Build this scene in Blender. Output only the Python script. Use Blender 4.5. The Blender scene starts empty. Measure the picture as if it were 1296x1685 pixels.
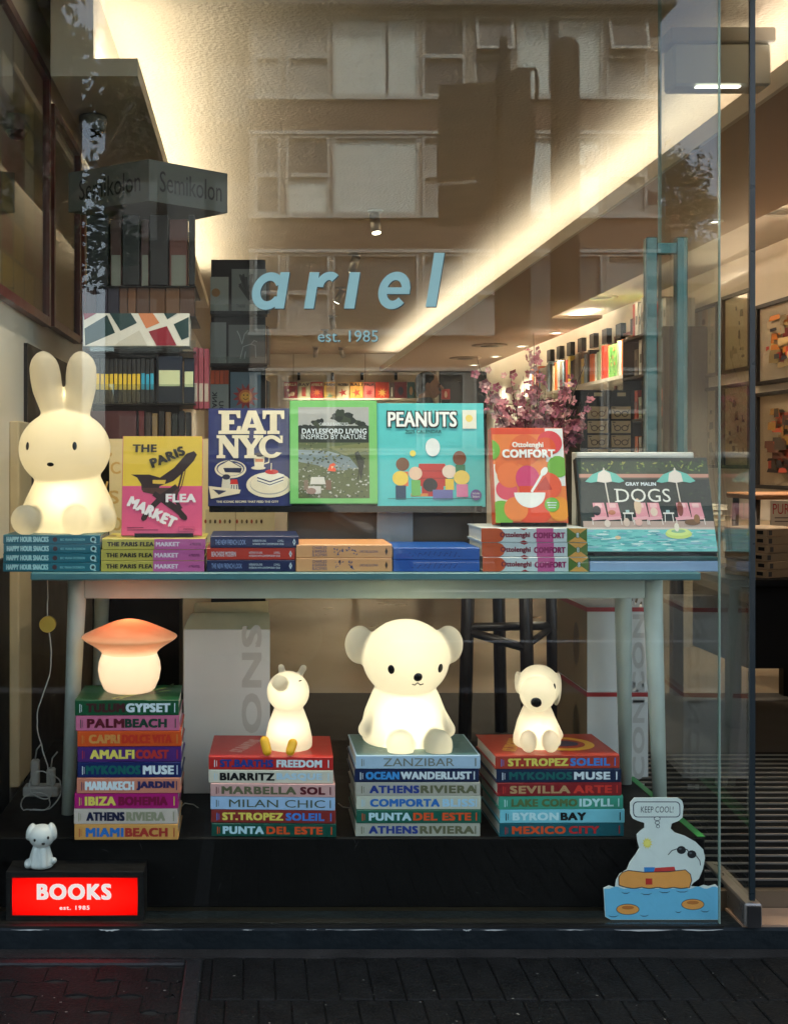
import bpy, math, random
from mathutils import Vector, Matrix
from math import radians as R, sin, cos, pi

random.seed(7)
SC = bpy.context.scene
COL = SC.collection

# ------------------------------------------------------------------ measuring
F, CX, CY, H, YG = 1890.0, 420.0, 757.0, 1.24, 2.92
def X(px, D): return (px - CX) * D / F
def Z(py, D): return H - (py - CY) * D / F
def W(px, py, D): return Vector((X(px, D), D - YG, Z(py, D)))

# ------------------------------------------------------------------ camera
cd = bpy.data.cameras.new('camera'); cam = bpy.data.objects.new('camera', cd); COL.objects.link(cam)
cam.location = (0, -YG, H); cam.rotation_euler = (R(90), 0, 0)
cd.sensor_fit = 'HORIZONTAL'; cd.sensor_width = 36; cd.lens = 36 * F / 1296
cd.shift_x = (648 - CX) / 1296; cd.shift_y = (CY - 842.5) / 1296
cd.clip_start = 0.05; cd.clip_end = 400
SC.camera = cam

# ------------------------------------------------------------------ world, sun, exposure
SUN_EL = 48
wd = bpy.data.worlds.new('World'); SC.world = wd; wd.use_nodes = True
nt = wd.node_tree; nt.nodes.clear()
sky = nt.nodes.new('ShaderNodeTexSky'); sky.sky_type = 'NISHITA'; sky.sun_disc = False
sky.sun_elevation = R(SUN_EL); sky.sun_rotation = 0.0; sky.air_density = 1.0; sky.dust_density = 2.5
bg = nt.nodes.new('ShaderNodeBackground'); bg.inputs[1].default_value = 0.15
wo = nt.nodes.new('ShaderNodeOutputWorld')
hs_ = nt.nodes.new('ShaderNodeHueSaturation'); hs_.inputs['Saturation'].default_value = 0.55
nt.links.new(sky.outputs[0], hs_.inputs['Color']); nt.links.new(hs_.outputs[0], bg.inputs[0]); nt.links.new(bg.outputs[0], wo.inputs[0])
sl = bpy.data.lights.new('sun', 'SUN'); sl.energy = 1.5; sl.angle = R(12); sl.color = (1, 0.95, 0.88)
so = bpy.data.objects.new('sun', sl); COL.objects.link(so)
so.rotation_euler = Vector((0, -cos(R(SUN_EL)), -sin(R(SUN_EL)))).to_track_quat('-Z', 'Y').to_euler()
so.location = (0, 10, 20)
SC.view_settings.view_transform = 'Standard'; SC.view_settings.look = 'None'
SC.view_settings.exposure = 2.4; SC.view_settings.gamma = 1
SC.render.engine = 'CYCLES'
cy = SC.cycles
cy.use_denoising = True
cy.max_bounces = 9; cy.diffuse_bounces = 4; cy.glossy_bounces = 4; cy.transmission_bounces = 4
cy.transparent_max_bounces = 16; cy.caustics_reflective = False; cy.caustics_refractive = False
cy.sample_clamp_indirect = 4.0

# ------------------------------------------------------------------ materials
def lin(c):
    c /= 255.0
    return c / 12.92 if c <= 0.04045 else ((c + 0.055) / 1.055) ** 2.4
def C(r, g, b): return (lin(r), lin(g), lin(b))
MATS = {}
def M(key, col, rough=0.5, var=0.10, scale=18.0, bump=0.0, metal=0.0, coat=0.0, bscale=None, spec=0.5):
    if key in MATS: return MATS[key]
    m = bpy.data.materials.new(key); m.use_nodes = True; n = m.node_tree.nodes; l = m.node_tree.links
    b = n['Principled BSDF']
    b.inputs['Roughness'].default_value = rough; b.inputs['Metallic'].default_value = metal
    b.inputs['Coat Weight'].default_value = coat; b.inputs['Coat Roughness'].default_value = 0.1
    b.inputs['Specular IOR Level'].default_value = spec
    tc = n.new('ShaderNodeTexCoord'); no = n.new('ShaderNodeTexNoise')
    no.inputs['Scale'].default_value = scale; no.inputs['Detail'].default_value = 6
    l.new(tc.outputs['Object'], no.inputs['Vector'])
    mx = n.new('ShaderNodeMix'); mx.data_type = 'RGBA'
    mx.inputs['A'].default_value = (*[max(0, c * (1 - var * 1.6)) for c in col], 1)
    mx.inputs['B'].default_value = (*[min(1, c * (1 + var * 1.6)) for c in col], 1)
    l.new(no.outputs['Fac'], mx.inputs['Factor']); l.new(mx.outputs['Result'], b.inputs['Base Color'])
    mr = n.new('ShaderNodeMapRange')
    mr.inputs['To Min'].default_value = max(0.02, rough - 0.1); mr.inputs['To Max'].default_value = min(1, rough + 0.1)
    l.new(no.outputs['Fac'], mr.inputs['Value']); l.new(mr.outputs['Result'], b.inputs['Roughness'])
    if bump:
        n2 = n.new('ShaderNodeTexNoise'); n2.inputs['Scale'].default_value = bscale or scale * 4; n2.inputs['Detail'].default_value = 3
        l.new(tc.outputs['Object'], n2.inputs['Vector'])
        bp = n.new('ShaderNodeBump'); bp.inputs['Strength'].default_value = bump; bp.inputs['Distance'].default_value = 0.01
        l.new(n2.outputs['Fac'], bp.inputs['Height']); l.new(bp.outputs['Normal'], b.inputs['Normal'])
    MATS[key] = m
    return m
def INK(r, g, b, rough=0.38):            # printed or painted colour, given as sRGB
    return M('print_%d_%d_%d' % (r, g, b), C(r, g, b), rough, 0.05, 40)
def EMIT(key, col, strength):
    if key in MATS: return MATS[key]
    m = bpy.data.materials.new(key); m.use_nodes = True; n = m.node_tree.nodes; n.clear()
    e = n.new('ShaderNodeEmission'); e.inputs[0].default_value = (*col, 1); e.inputs[1].default_value = strength
    o = n.new('ShaderNodeOutputMaterial'); m.node_tree.links.new(e.outputs[0], o.inputs[0])
    MATS[key] = m
    return m
def GLASS(key, f0, tint, rough=0.0):
    m = bpy.data.materials.new(key); m.use_nodes = True; n = m.node_tree.nodes; l = m.node_tree.links; n.clear()
    g = n.new('ShaderNodeNewGeometry'); d = n.new('ShaderNodeVectorMath'); d.operation = 'DOT_PRODUCT'
    l.new(g.outputs['Normal'], d.inputs[0]); l.new(g.outputs['Incoming'], d.inputs[1])
    a = n.new('ShaderNodeMath'); a.operation = 'ABSOLUTE'; l.new(d.outputs['Value'], a.inputs[0])
    s = n.new('ShaderNodeMath'); s.operation = 'SUBTRACT'; s.inputs[0].default_value = 1; l.new(a.outputs[0], s.inputs[1])
    p = n.new('ShaderNodeMath'); p.operation = 'POWER'; p.inputs[1].default_value = 5; l.new(s.outputs[0], p.inputs[0])
    q = n.new('ShaderNodeMath'); q.operation = 'MULTIPLY_ADD'; q.inputs[1].default_value = 1 - f0; q.inputs[2].default_value = f0
    l.new(p.outputs[0], q.inputs[0])
    t = n.new('ShaderNodeBsdfTransparent'); t.inputs[0].default_value = (*tint, 1)
    gl = n.new('ShaderNodeBsdfGlossy'); gl.inputs['Roughness'].default_value = rough
    mx = n.new('ShaderNodeMixShader'); l.new(q.outputs[0], mx.inputs[0]); l.new(t.outputs[0], mx.inputs[1]); l.new(gl.outputs[0], mx.inputs[2])
    o = n.new('ShaderNodeOutputMaterial'); l.new(mx.outputs[0], o.inputs[0])
    MATS[key] = m
    return m
def SHELL(key, col, trans):
    """thin lamp shell: white skin that passes light from the bulb inside it"""
    m = bpy.data.materials.new(key); m.use_nodes = True; n = m.node_tree.nodes; l = m.node_tree.links; n.clear()
    df = n.new('ShaderNodeBsdfDiffuse'); df.inputs[0].default_value = (*col, 1)
    tr = n.new('ShaderNodeBsdfTranslucent'); tr.inputs[0].default_value = (*trans, 1)
    m1 = n.new('ShaderNodeMixShader'); m1.inputs[0].default_value = 0.74
    l.new(df.outputs[0], m1.inputs[1]); l.new(tr.outputs[0], m1.inputs[2])
    gl = n.new('ShaderNodeBsdfGlossy'); gl.inputs['Roughness'].default_value = 0.28
    lw = n.new('ShaderNodeLayerWeight'); lw.inputs[0].default_value = 0.12
    m2 = n.new('ShaderNodeMixShader'); l.new(lw.outputs['Fresnel'], m2.inputs[0]); l.new(m1.outputs[0], m2.inputs[1]); l.new(gl.outputs[0], m2.inputs[2])
    o = n.new('ShaderNodeOutputMaterial'); l.new(m2.outputs[0], o.inputs[0])
    MATS[key] = m
    return m

# ------------------------------------------------------------------ mesh builder
GL = {}
def glyphs(s, bold=0.0, shear=0.0, spacing=1.0):
    k = (s, bold, shear, spacing)
    if k in GL: return GL[k]
    c = bpy.data.curves.new('lettering', 'FONT'); c.body = s; c.offset = bold; c.shear = shear; c.space_character = spacing
    c.resolution_u = 3; c.fill_mode = 'FRONT'
    o = bpy.data.objects.new('lettering', c)
    me = bpy.data.meshes.new_from_object(o)
    v = [(p.co.x, p.co.y) for p in me.vertices]; f = [tuple(p.vertices) for p in me.polygons]
    x0 = min(p[0] for p in v); x1 = max(p[0] for p in v); y0 = min(p[1] for p in v); y1 = max(p[1] for p in v)
    v = [((p[0] - x0) / (x1 - x0), (p[1] - y0) / (y1 - y0)) for p in v]
    bpy.data.objects.remove(o); bpy.data.meshes.remove(me); bpy.data.curves.remove(c)
    GL[k] = (v, f, (x1 - x0) / (y1 - y0))
    return GL[k]

class MB:
    def __init__(s): s.v = []; s.f = []; s.m = []; s.sm = []; s.mats = []
    def mi(s, m):
        if m not in s.mats: s.mats.append(m)
        return s.mats.index(m)
    def add(s, vs, fs, m, smooth=False):
        o = len(s.v); s.v += [tuple(p) for p in vs]; i = s.mi(m)
        for f in fs: s.f.append(tuple(a + o for a in f)); s.m.append(i); s.sm.append(smooth)
        return s
    def box(s, a, b, m, bev=0.0, mtx=None):
        x0, y0, z0 = a; x1, y1, z1 = b
        if bev:
            c = bev; vs = []; fs = []
            # chamfered box: 24 vertices
            def q(ix, iy, iz, ax):
                p = [(x0, x1)[ix], (y0, y1)[iy], (z0, z1)[iz]]; sg = [1 - 2 * ix, 1 - 2 * iy, 1 - 2 * iz]
                for k in range(3):
                    if k != ax: p[k] += sg[k] * c
                return tuple(p)
            idx = {}
            for ix in (0, 1):
                for iy in (0, 1):
                    for iz in (0, 1):
                        for ax in range(3):
                            idx[(ix, iy, iz, ax)] = len(vs); vs.append(q(ix, iy, iz, ax))
            def g(*ks): return tuple(idx[k] for k in ks)
            for i in (0, 1):
                r = lambda t: t if i else t[::-1]
                fs.append(r(g((i,0,0,0),(i,1,0,0),(i,1,1,0),(i,0,1,0))))
                fs.append(r(g((0,i,0,1),(0,i,1,1),(1,i,1,1),(1,i,0,1))))
                fs.append(r(g((0,0,i,2),(1,0,i,2),(1,1,i,2),(0,1,i,2))))
            for i in (0, 1):
                for j in (0, 1):
                    t = g((i,j,0,0),(i,j,1,0),(i,j,1,1),(i,j,0,1)); fs.append(t if (i ^ j) else t[::-1])
                    t = g((i,0,j,0),(i,1,j,0),(i,1,j,2),(i,0,j,2)); fs.append(t[::-1] if (i ^ j) else t)
                    t = g((0,i,j,1),(1,i,j,1),(1,i,j,2),(0,i,j,2)); fs.append(t if (i ^ j) else t[::-1])
                    for k in (0, 1):
                        t = g((i,j,k,0),(i,j,k,1),(i,j,k,2)); fs.append(t[::-1] if (i ^ j ^ k) else t)
        else:
            vs = [(x0,y0,z0),(x1,y0,z0),(x1,y1,z0),(x0,y1,z0),(x0,y0,z1),(x1,y0,z1),(x1,y1,z1),(x0,y1,z1)]
            fs = [(0,3,2,1),(4,5,6,7),(0,1,5,4),(1,2,6,5),(2,3,7,6),(3,0,4,7)]
        if mtx is not None: vs = [mtx @ Vector(p) for p in vs]
        return s.add(vs, fs, m)
    def tube(s, pts, r, m, n=8, cap=True):
        pts = [Vector(p) for p in pts]; rs = r if isinstance(r, (list, tuple)) else [r] * len(pts)
        vs = []; fs = []; up = None
        for i, p in enumerate(pts):
            d = (pts[min(i + 1, len(pts) - 1)] - pts[max(i - 1, 0)]).normalized()
            if up is None: up = Vector((0, 0, 1)) if abs(d.z) < 0.9 else Vector((1, 0, 0))
            a = d.cross(up).normalized(); b = a.cross(d).normalized(); up = b
            for k in range(n):
                t = 2 * pi * k / n; vs.append(p + (a * cos(t) + b * sin(t)) * rs[i])
        for i in range(len(pts) - 1):
            for k in range(n):
                k2 = (k + 1) % n; fs.append((i*n+k, i*n+k2, (i+1)*n+k2, (i+1)*n+k))
        fs2 = []
        if cap: fs2 = [tuple(range(n))[::-1], tuple(range((len(pts)-1)*n, len(pts)*n))]
        s.add(vs, fs, m, True)
        if cap:
            o = len(s.v) - len(vs); i = s.mi(m)
            for f in fs2: s.f.append(tuple(a + o for a in f)); s.m.append(i); s.sm.append(False)
        return s
    def lathe(s, prof, m, c=(0, 0, 0), n=40, sy=1.0, cap=True):
        vs = []; fs = []
        for (r, z) in prof:
            for k in range(n):
                t = 2 * pi * k / n; vs.append((c[0] + r * cos(t), c[1] + r * sin(t) * sy, c[2] + z))
        for i in range(len(prof) - 1):
            for k in range(n):
                k2 = (k + 1) % n; fs.append((i*n+k, i*n+k2, (i+1)*n+k2, (i+1)*n+k))
        if cap: fs += [tuple(range(n))[::-1], tuple(range((len(prof)-1)*n, len(prof)*n))]
        return s.add(vs, fs, m, True)
    def ell(s, c, r, m, n=20, k=12, rot=None):
        if not isinstance(r, (list, tuple)): r = (r, r, r)
        vs = []; fs = []
        for i in range(1, k):
            a = pi * i / k
            for j in range(n):
                t = 2 * pi * j / n; vs.append(Vector((r[0]*sin(a)*cos(t), r[1]*sin(a)*sin(t), -r[2]*cos(a))))
        vs += [Vector((0, 0, -r[2])), Vector((0, 0, r[2]))]; b = len(vs) - 2
        for i in range(k - 2):
            for j in range(n):
                j2 = (j + 1) % n; fs.append((i*n+j, i*n+j2, (i+1)*n+j2, (i+1)*n+j))
        for j in range(n):
            j2 = (j + 1) % n; fs.append((b, j2, j)); fs.append((b + 1, (k-2)*n+j, (k-2)*n+j2))
        if rot is not None: vs = [rot @ p for p in vs]
        return s.add([p + Vector(c) for p in vs], fs, m, True)
    def capsule(s, a, b, r0, r1, m, n=16):
        a = Vector(a); b = Vector(b); d = (b - a).normalized(); pts = []; rs = []
        for i in range(6):
            t = pi / 2 * (i + 0.3) / 5.3; pts.append(a - d * r0 * cos(t)); rs.append(r0 * sin(t))
        for i in range(6):
            t = pi / 2 * (5 - i + 0.3) / 5.3; pts.append(b + d * r1 * cos(t)); rs.append(r1 * sin(t))
        return s.tube(pts, rs, m, n)
    def prism(s, poly, fn0, fn1, m, smooth=False):
        """polygon (u,v) between two mappings"""
        n = len(poly); vs = [fn0(u, v) for u, v in poly] + [fn1(u, v) for u, v in poly]
        fs = [tuple(range(n)), tuple(range(n, 2*n))[::-1]] + [(i, i + n, (i+1) % n + n, (i+1) % n) for i in range(n)]
        return s.add(vs, fs, m, smooth)
    def flat(s, poly, fn, m): return s.add([fn(u, v) for u, v in poly], [tuple(range(len(poly)))], m)
    def text(s, t, x0, y0, x1, y1, fn, m, bold=0.0, shear=0.0, rot=0.0, keep=False, spacing=1.0):
        w, h = x1 - x0, y1 - y0
        if bold > .012:                       # heavy face: the same outline laid down with small shifts
            d = h*bold*2.3; sp_ = spacing*(1 + bold*3.0); e = min(d, w*.035)
            for k, (sx, sy) in enumerate(((-1, -.6), (1, -.6), (-1, .6), (1, .6), (0, 0))):
                s.text(t, x0 + e + sx*e, y0 + .6*e + sy*e, x1 - e + sx*e, y1 - .6*e + sy*e, (lambda kk: lambda u, v: Vector(fn(u, v)) + Vector((0, -.00001*kk, .000001*kk)))(k), m, 0.0, shear, rot, False, sp_)
            return s
        v, f, asp = glyphs(t, 0.0, shear, spacing)
        if keep:
            w2 = min(w, h * asp); x0 += (w - w2) / 2; w = w2; h2 = w / asp; y0 += (h - h2) / 2; h = h2
        cx, cy_ = x0 + w / 2, y0 + h / 2; ca, sa = cos(rot), sin(rot); vs = []
        for a, b in v:
            px, py = (a - 0.5) * w, (b - 0.5) * h
            vs.append(fn(cx + px * ca - py * sa, cy_ + px * sa + py * ca))
        return s.add(vs, f, m)
    def build(s, name, parent=None, world=False, mods=None):
        me = bpy.data.meshes.new(name)
        vs = s.v
        if world and parent is not None:
            o = parent.location; vs = [(p[0]-o.x, p[1]-o.y, p[2]-o.z) for p in vs]
        me.from_pydata(vs, [], s.f)
        for m in s.mats: me.materials.append(m)
        me.polygons.foreach_set('material_index', s.m); me.polygons.foreach_set('use_smooth', s.sm)
        me.update()
        o = bpy.data.objects.new(name, me); COL.objects.link(o)
        if parent is not None: o.parent = parent
        return o

def circ(cx, cy_, rx, ry=None, n=28, rot=0.0, a0=0.0, a1=2*pi):
    ry = rx if ry is None else ry; out = []
    full = abs(a1 - a0 - 2*pi) < 1e-6
    for i in range(n if full else n + 1):
        t = a0 + (a1 - a0) * i / n; x, y = rx * cos(t), ry * sin(t)
        out.append((cx + x*cos(rot) - y*sin(rot), cy_ + x*sin(rot) + y*cos(rot)))
    return out
def stroke(pts, w):
    L = []; Rr = []; ws = w if isinstance(w, (list, tuple)) else [w] * len(pts)
    for i, p in enumerate(pts):
        a = pts[max(i-1, 0)]; b = pts[min(i+1, len(pts)-1)]; dx, dy = b[0]-a[0], b[1]-a[1]; l = math.hypot(dx, dy) or 1
        nx, ny = -dy/l*ws[i]/2, dx/l*ws[i]/2
        L.append((p[0]+nx, p[1]+ny)); Rr.append((p[0]-nx, p[1]-ny))
    return Rr + L[::-1]
def ccw(poly):
    a = sum(poly[i][0]*poly[(i+1) % len(poly)][1] - poly[(i+1) % len(poly)][0]*poly[i][1] for i in range(len(poly)))
    return poly if a > 0 else poly[::-1]

def tag(o, label, cat, group=None):
    o['label'] = label; o['category'] = cat
    if group: o['group'] = group
    return o
def thing(name, label, cat, loc=(0, 0, 0), rot=(0, 0, 0), group=None):
    o = bpy.data.objects.new(name, None); COL.objects.link(o); o.empty_display_size = 0.05
    o.location = loc; o.rotation_euler = rot
    return tag(o, label, cat, group)
def struct(o): o['kind'] = 'structure'; return o
def lamp_light(name, parent, loc, watts, col, size=0.03, kind='POINT', spot=70, blend=0.6, aim=None):
    l = bpy.data.lights.new(name, kind); l.energy = watts; l.color = col; l.shadow_soft_size = size
    if kind == 'SPOT': l.spot_size = R(spot); l.spot_blend = blend
    o = bpy.data.objects.new(name, l); COL.objects.link(o); o.parent = parent; o.location = loc
    if aim is not None: o.rotation_euler = (Vector(aim)).to_track_quat('-Z', 'Y').to_euler()
    return o
ORD = ['first', 'second', 'third', 'fourth', 'fifth', 'sixth', 'seventh', 'eighth', 'ninth', 'tenth', 'eleventh', 'twelfth', 'thirteenth', 'fourteenth', 'fifteenth', 'sixteenth', 'seventeenth', 'eighteenth']
WARM = (1.0, 0.74, 0.44)
LW = dict(rabbit=.122, mushroom=0.080, pig=0.038, bear=.16, puppy=0.038, sign=0.20, track=26, window=12, down=32)

# ================================================================== STREET
asph = M('asphalt', (0.035, 0.035, 0.036), 0.85, 0.25, 3, 0.4, bscale=160)
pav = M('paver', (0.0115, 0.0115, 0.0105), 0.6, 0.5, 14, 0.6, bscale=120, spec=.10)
joint = M('paver_joint', (0.022, 0.023, 0.020), 0.9, 0.7, 9, spec=.2)
conc = M('concrete', (0.026, 0.024, 0.021), 0.8, 0.5, 9, 0.4, bscale=140, spec=.2)
kerbm = M('kerb_stone', (0.22, 0.21, 0.20), 0.8, 0.2, 8, 0.3)
paintw = M('road_paint', (0.7, 0.7, 0.68), 0.7, 0.1, 30)
b = MB(); b.box((-90, -90, -0.6), (90, -3.3, -0.13), asph); struct(b.build('road'))
b = MB()
for k in range(-9, 10): b.box((k*6.0, -9.06, -0.128), (k*6.0+3.2, -8.94, -0.126), paintw)
b.box((-60, -5.75, -0.128), (60, -5.65, -0.126), paintw)
b.box((-60, -12.4, -0.128), (60, -12.3, -0.126), paintw)
struct(b.build('road_markings'))
b = MB(); b.box((-90, -3.302, -0.2), (90, -3.14, 0.002), kerbm, 0.015); struct(b.build('kerb'))
b = MB(); b.box((-90, -22.5, -0.13), (90, -15.0, 0.0), conc); struct(b.build('far_pavement'))
# near pavement: bedding, rows of pavers, concrete strip against the step
b = MB(); b.box((-20, -3.13, -0.2), (20, -0.012, -0.006), joint)
b.box((-20, -0.055, -0.006), (20, -0.008, -0.001), conc)
rr = random.Random(3)
y1 = -0.058; row = 0
PIT = (-1.6, -0.172, -1.1, -0.100)            # x0, x1, y0, y1 of the service cover
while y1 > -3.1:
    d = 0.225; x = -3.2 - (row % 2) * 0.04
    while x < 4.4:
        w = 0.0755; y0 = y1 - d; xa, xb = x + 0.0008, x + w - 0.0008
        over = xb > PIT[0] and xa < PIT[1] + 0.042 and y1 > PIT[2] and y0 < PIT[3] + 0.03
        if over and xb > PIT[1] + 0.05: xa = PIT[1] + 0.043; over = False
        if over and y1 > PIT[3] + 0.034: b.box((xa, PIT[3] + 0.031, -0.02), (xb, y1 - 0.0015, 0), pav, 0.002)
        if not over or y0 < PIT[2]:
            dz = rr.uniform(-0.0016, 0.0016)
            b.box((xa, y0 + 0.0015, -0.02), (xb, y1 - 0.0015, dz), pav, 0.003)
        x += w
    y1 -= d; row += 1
flk = M('pale_fleck', (.30, .29, .25), .8, .3, 40)
for i in range(110):
    x = rr.uniform(-.7, 1.5); y = -.15 - rr.random()**1.3*.45; a = rr.uniform(0, pi); l_ = rr.uniform(.001, .005)
    b.flat(ccw([(x + l_*cos(a + q)*rr.uniform(.4, 1), y + l_*.6*sin(a + q)*rr.uniform(.4, 1)) for q in (0, 1.2, 2.6, 3.9, 5.1)]), lambda u, v: (u, v, .0022), flk)
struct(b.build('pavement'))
# service cover with infill pavers
ironm = M('cast_iron', (0.012, 0.012, 0.012), 0.55, 0.3, 20, 0.3, spec=0.4)
cover = thing('access_cover', 'dark recessed access cover filled with wavy brick pavers, below the red light box', 'access cover', (-0.9, -0.6, 0))
b = MB(); fx0, fx1, fy0, fy1 = PIT
b.box((fx1, fy0, -0.03), (fx1 + 0.04, fy1 + 0.028, 0.003), ironm, 0.004)
b.box((fx0, fy1, -0.03), (fx1 - 0.001, fy1 + 0.028, 0.003), ironm, 0.004)
b.build('frame', cover, True)
b = MB(); b.box((fx0, fy0, -0.03), (fx1 - 0.002, fy1 - 0.002, -0.0045), joint)
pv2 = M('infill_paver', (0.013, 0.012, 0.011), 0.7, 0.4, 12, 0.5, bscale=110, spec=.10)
def wavy(x0, y0, w, h):
    top = []; n = 8
    for i in range(n + 1):
        t = i / n; top.append((x0 + w*t, y0 + 0.010*sin(2*pi*t)))
    bot = [(p[0], p[1] - h) for p in top][::-1]
    side = []
    return ccw(top + bot)
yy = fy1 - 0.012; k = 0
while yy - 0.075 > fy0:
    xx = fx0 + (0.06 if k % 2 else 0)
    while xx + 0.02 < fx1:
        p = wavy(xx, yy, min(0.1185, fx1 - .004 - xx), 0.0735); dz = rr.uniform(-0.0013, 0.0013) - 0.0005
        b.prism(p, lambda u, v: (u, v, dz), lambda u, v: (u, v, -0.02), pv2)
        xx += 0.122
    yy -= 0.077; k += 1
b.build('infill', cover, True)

# ================================================================== OPPOSITE SIDE (seen reflected in the glass)
OD = 27.0; OY = -(OD - YG)
def ox(px): return X(px, OD)
def oz(py): return Z(py, OD)
render_m = M('cream_render', (0.33, 0.30, 0.25), 0.85, 0.15, 1.2)
brick = M('brown_brick', (0.145, 0.10, 0.075), 0.85, 0.25, 4)
framew = M('window_frame_paint', (0.45, 0.45, 0.41), 0.6, 0.08, 6)
curtm = M('curtain_cloth', (0.70, 0.76, 0.70), 0.9, 0.12, 5, 0.6, bscale=9)
curtd = M('blind_cloth', (0.36, 0.36, 0.33), 0.9, 0.12, 5)
dglass = M('dark_pane', (0.10, 0.10, 0.095), 0.15, 0.2, 2)
bld = thing('apartment_building', 'cream and brown apartment block across the street, mirrored in the shop glass', 'building', (ox(760), OY, 0))
WROWS = [(25, 157), (222, 352), (417, 545), (612, 742)]
WCOLS = [(418, 462, 's'), (470, 543, 's'), (546, 690, 'c'), (694, 766, 's'), (779, 845, 's'), (849, 993, 'c'), (997, 1066, 's')]
xl, xr = ox(410), ox(1085)
b = MB()
zprev = 0.0
segs = []
for (a, c) in WROWS[::-1]:
    segs.append((zprev, oz(c))); zprev = oz(a)
segs.append((zprev, oz(18)))
for i, (z0, z1) in enumerate(segs): b.box((xl, OY - 0.35, z0), (xr, OY, z1), brick if 0 < i < 4 else render_m)
for (a, c) in WROWS:
    z0, z1 = oz(c), oz(a); last = xl
    for (p, q, _) in WCOLS:
        b.box((last, OY - 0.35, z0), (ox(p), OY - 0.004, z1), render_m); last = ox(q)
    b.box((last, OY - 0.35, z0), (xr, OY - 0.004, z1), render_m)
    b.box((xl - 0.02, OY, z0 - 0.10), (xr + 0.02, OY + 0.10, z0 - 0.02), framew)
    b.box((xl - 0.02, OY, z1 + 0.02), (xr + 0.02, OY + 0.07, z1 + 0.10), framew)
b.box((xl, OY - 9, 0), (xl + 0.3, OY - 0.35, oz(18)), render_m); b.box((xr - 0.3, OY - 9, 0), (xr, OY - 0.35, oz(18)), render_m)
b.box((xl, OY - 9, 0), (xr, OY - 8.7, oz(18)), render_m)
for k in range(36):
    if k % 2 == 0: b.box((xr - 0.30, OY, k*0.33), (xr + 0.015, OY + 0.012, k*0.33 + 0.30), brick)
b.build('wall', bld, True)
b = MB(); b.box((xl - 0.3, OY - 9.2, oz(18)), (xr + 0.25, OY + 0.45, oz(18) + 0.35), M('eave', (0.10, 0.095, 0.09), 0.8)); b.build('roof', bld, True)
rw = random.Random(5)
for ri, (a, c) in enumerate(WROWS):
    z0, z1 = oz(c), oz(a)
    for ci, (p, q, kind) in enumerate(WCOLS):
        x0, x1 = ox(p) + 0.01, ox(q) - 0.01; t = 0.06
        w = MB()
        w.box((x0, OY - 0.2, z0), (x0 + t, OY + 0.02, z1), framew); w.box((x1 - t, OY - 0.2, z0), (x1, OY + 0.02, z1), framew)
        w.box((x0 + t, OY - 0.2, z0), (x1 - t, OY + 0.018, z0 + t), framew); w.box((x0 + t, OY - 0.2, z1 - t), (x1 - t, OY + 0.018, z1), framew)
        zm = (z0 + z1) / 2
        if kind == 's': w.box((x0 + t, OY - 0.18, zm - 0.05), (x1 - t, OY + 0.016, zm + 0.05), framew)
        wo_ = w.build('window', bld, True)
        g = MB(); g.box((x0 + t, OY - 0.16, z0 + t), (x1 - t, OY - 0.13, z1 - t), dglass)
        def kid(mb, nm):
            ob = mb.build(nm, None); ob.parent = wo_
            me = ob.data
            for vv in me.vertices: vv.co -= bld.location
        kid(g, 'pane')
        cu = MB()
        if kind == 'c' and ri in (0, 1):
            n = 24; pts = []
            for i in range(n + 1):
                u = i / n; y = OY - 0.10 + 0.018*sin(u*38 + ci) + 0.01*sin(u*91)
                pts.append((x0 + t + (x1-x0-2*t)*u, y))
            cut = 0.62 if (ri == 0 and ci == 2) else 2
            vs = []; fs = []
            for (xx, y) in pts: vs += [(xx, y, z0 + t), (xx, y, z1 - t)]
            for i in range(n):
                fs.append((2*i, 2*i+2, 2*i+3, 2*i+1))
            if ri == 0 and ci == 5: fs = [f for i, f in enumerate(fs) if not (9 <= i <= 11)]
            if ri == 0 and ci == 2: fs = [f for i, f in enumerate(fs) if i != 15]
            cu.add(vs, fs, curtm, True); kid(cu, 'curtain')
        elif kind == 's' and ri in (0, 1, 2):
            r = rw.random()
            if r < 0.75:
                cu.box((x0 + t, OY - 0.128, z0 + t), (x1 - t, OY - 0.115, zm - 0.05 if r < 0.4 else z1 - t), curtm if ri == 1 and ci == 1 else curtd); kid(cu, 'blind')
        if ri == 0 and ci in (4, 6):                # hopper sash pushed open
            s = MB(); mt = Matrix.Translation((0, OY + 0.03, z1 - 0.03)) @ Matrix.Rotation(R(16), 4, 'X')
            hh = (z1 - z0) * 0.47
            s.box((x0 + 0.02, 0, -hh), (x1 - 0.02, 0.03, 0), dglass, mtx=mt)
            for bx in ((x0 + 0.02, x0 + 0.09), (x1 - 0.09, x1 - 0.02)): s.box((bx[0], -0.01, -hh), (bx[1], 0.045, 0), framew, mtx=mt)
            s.box((x0 + 0.09, -0.01, -hh), (x1 - 0.09, 0.044, -hh + 0.07), framew, mtx=mt); s.box((x0 + 0.09, -0.01, -0.07), (x1 - 0.09, 0.044, 0), framew, mtx=mt)
            kid(s, 'sash')
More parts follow.
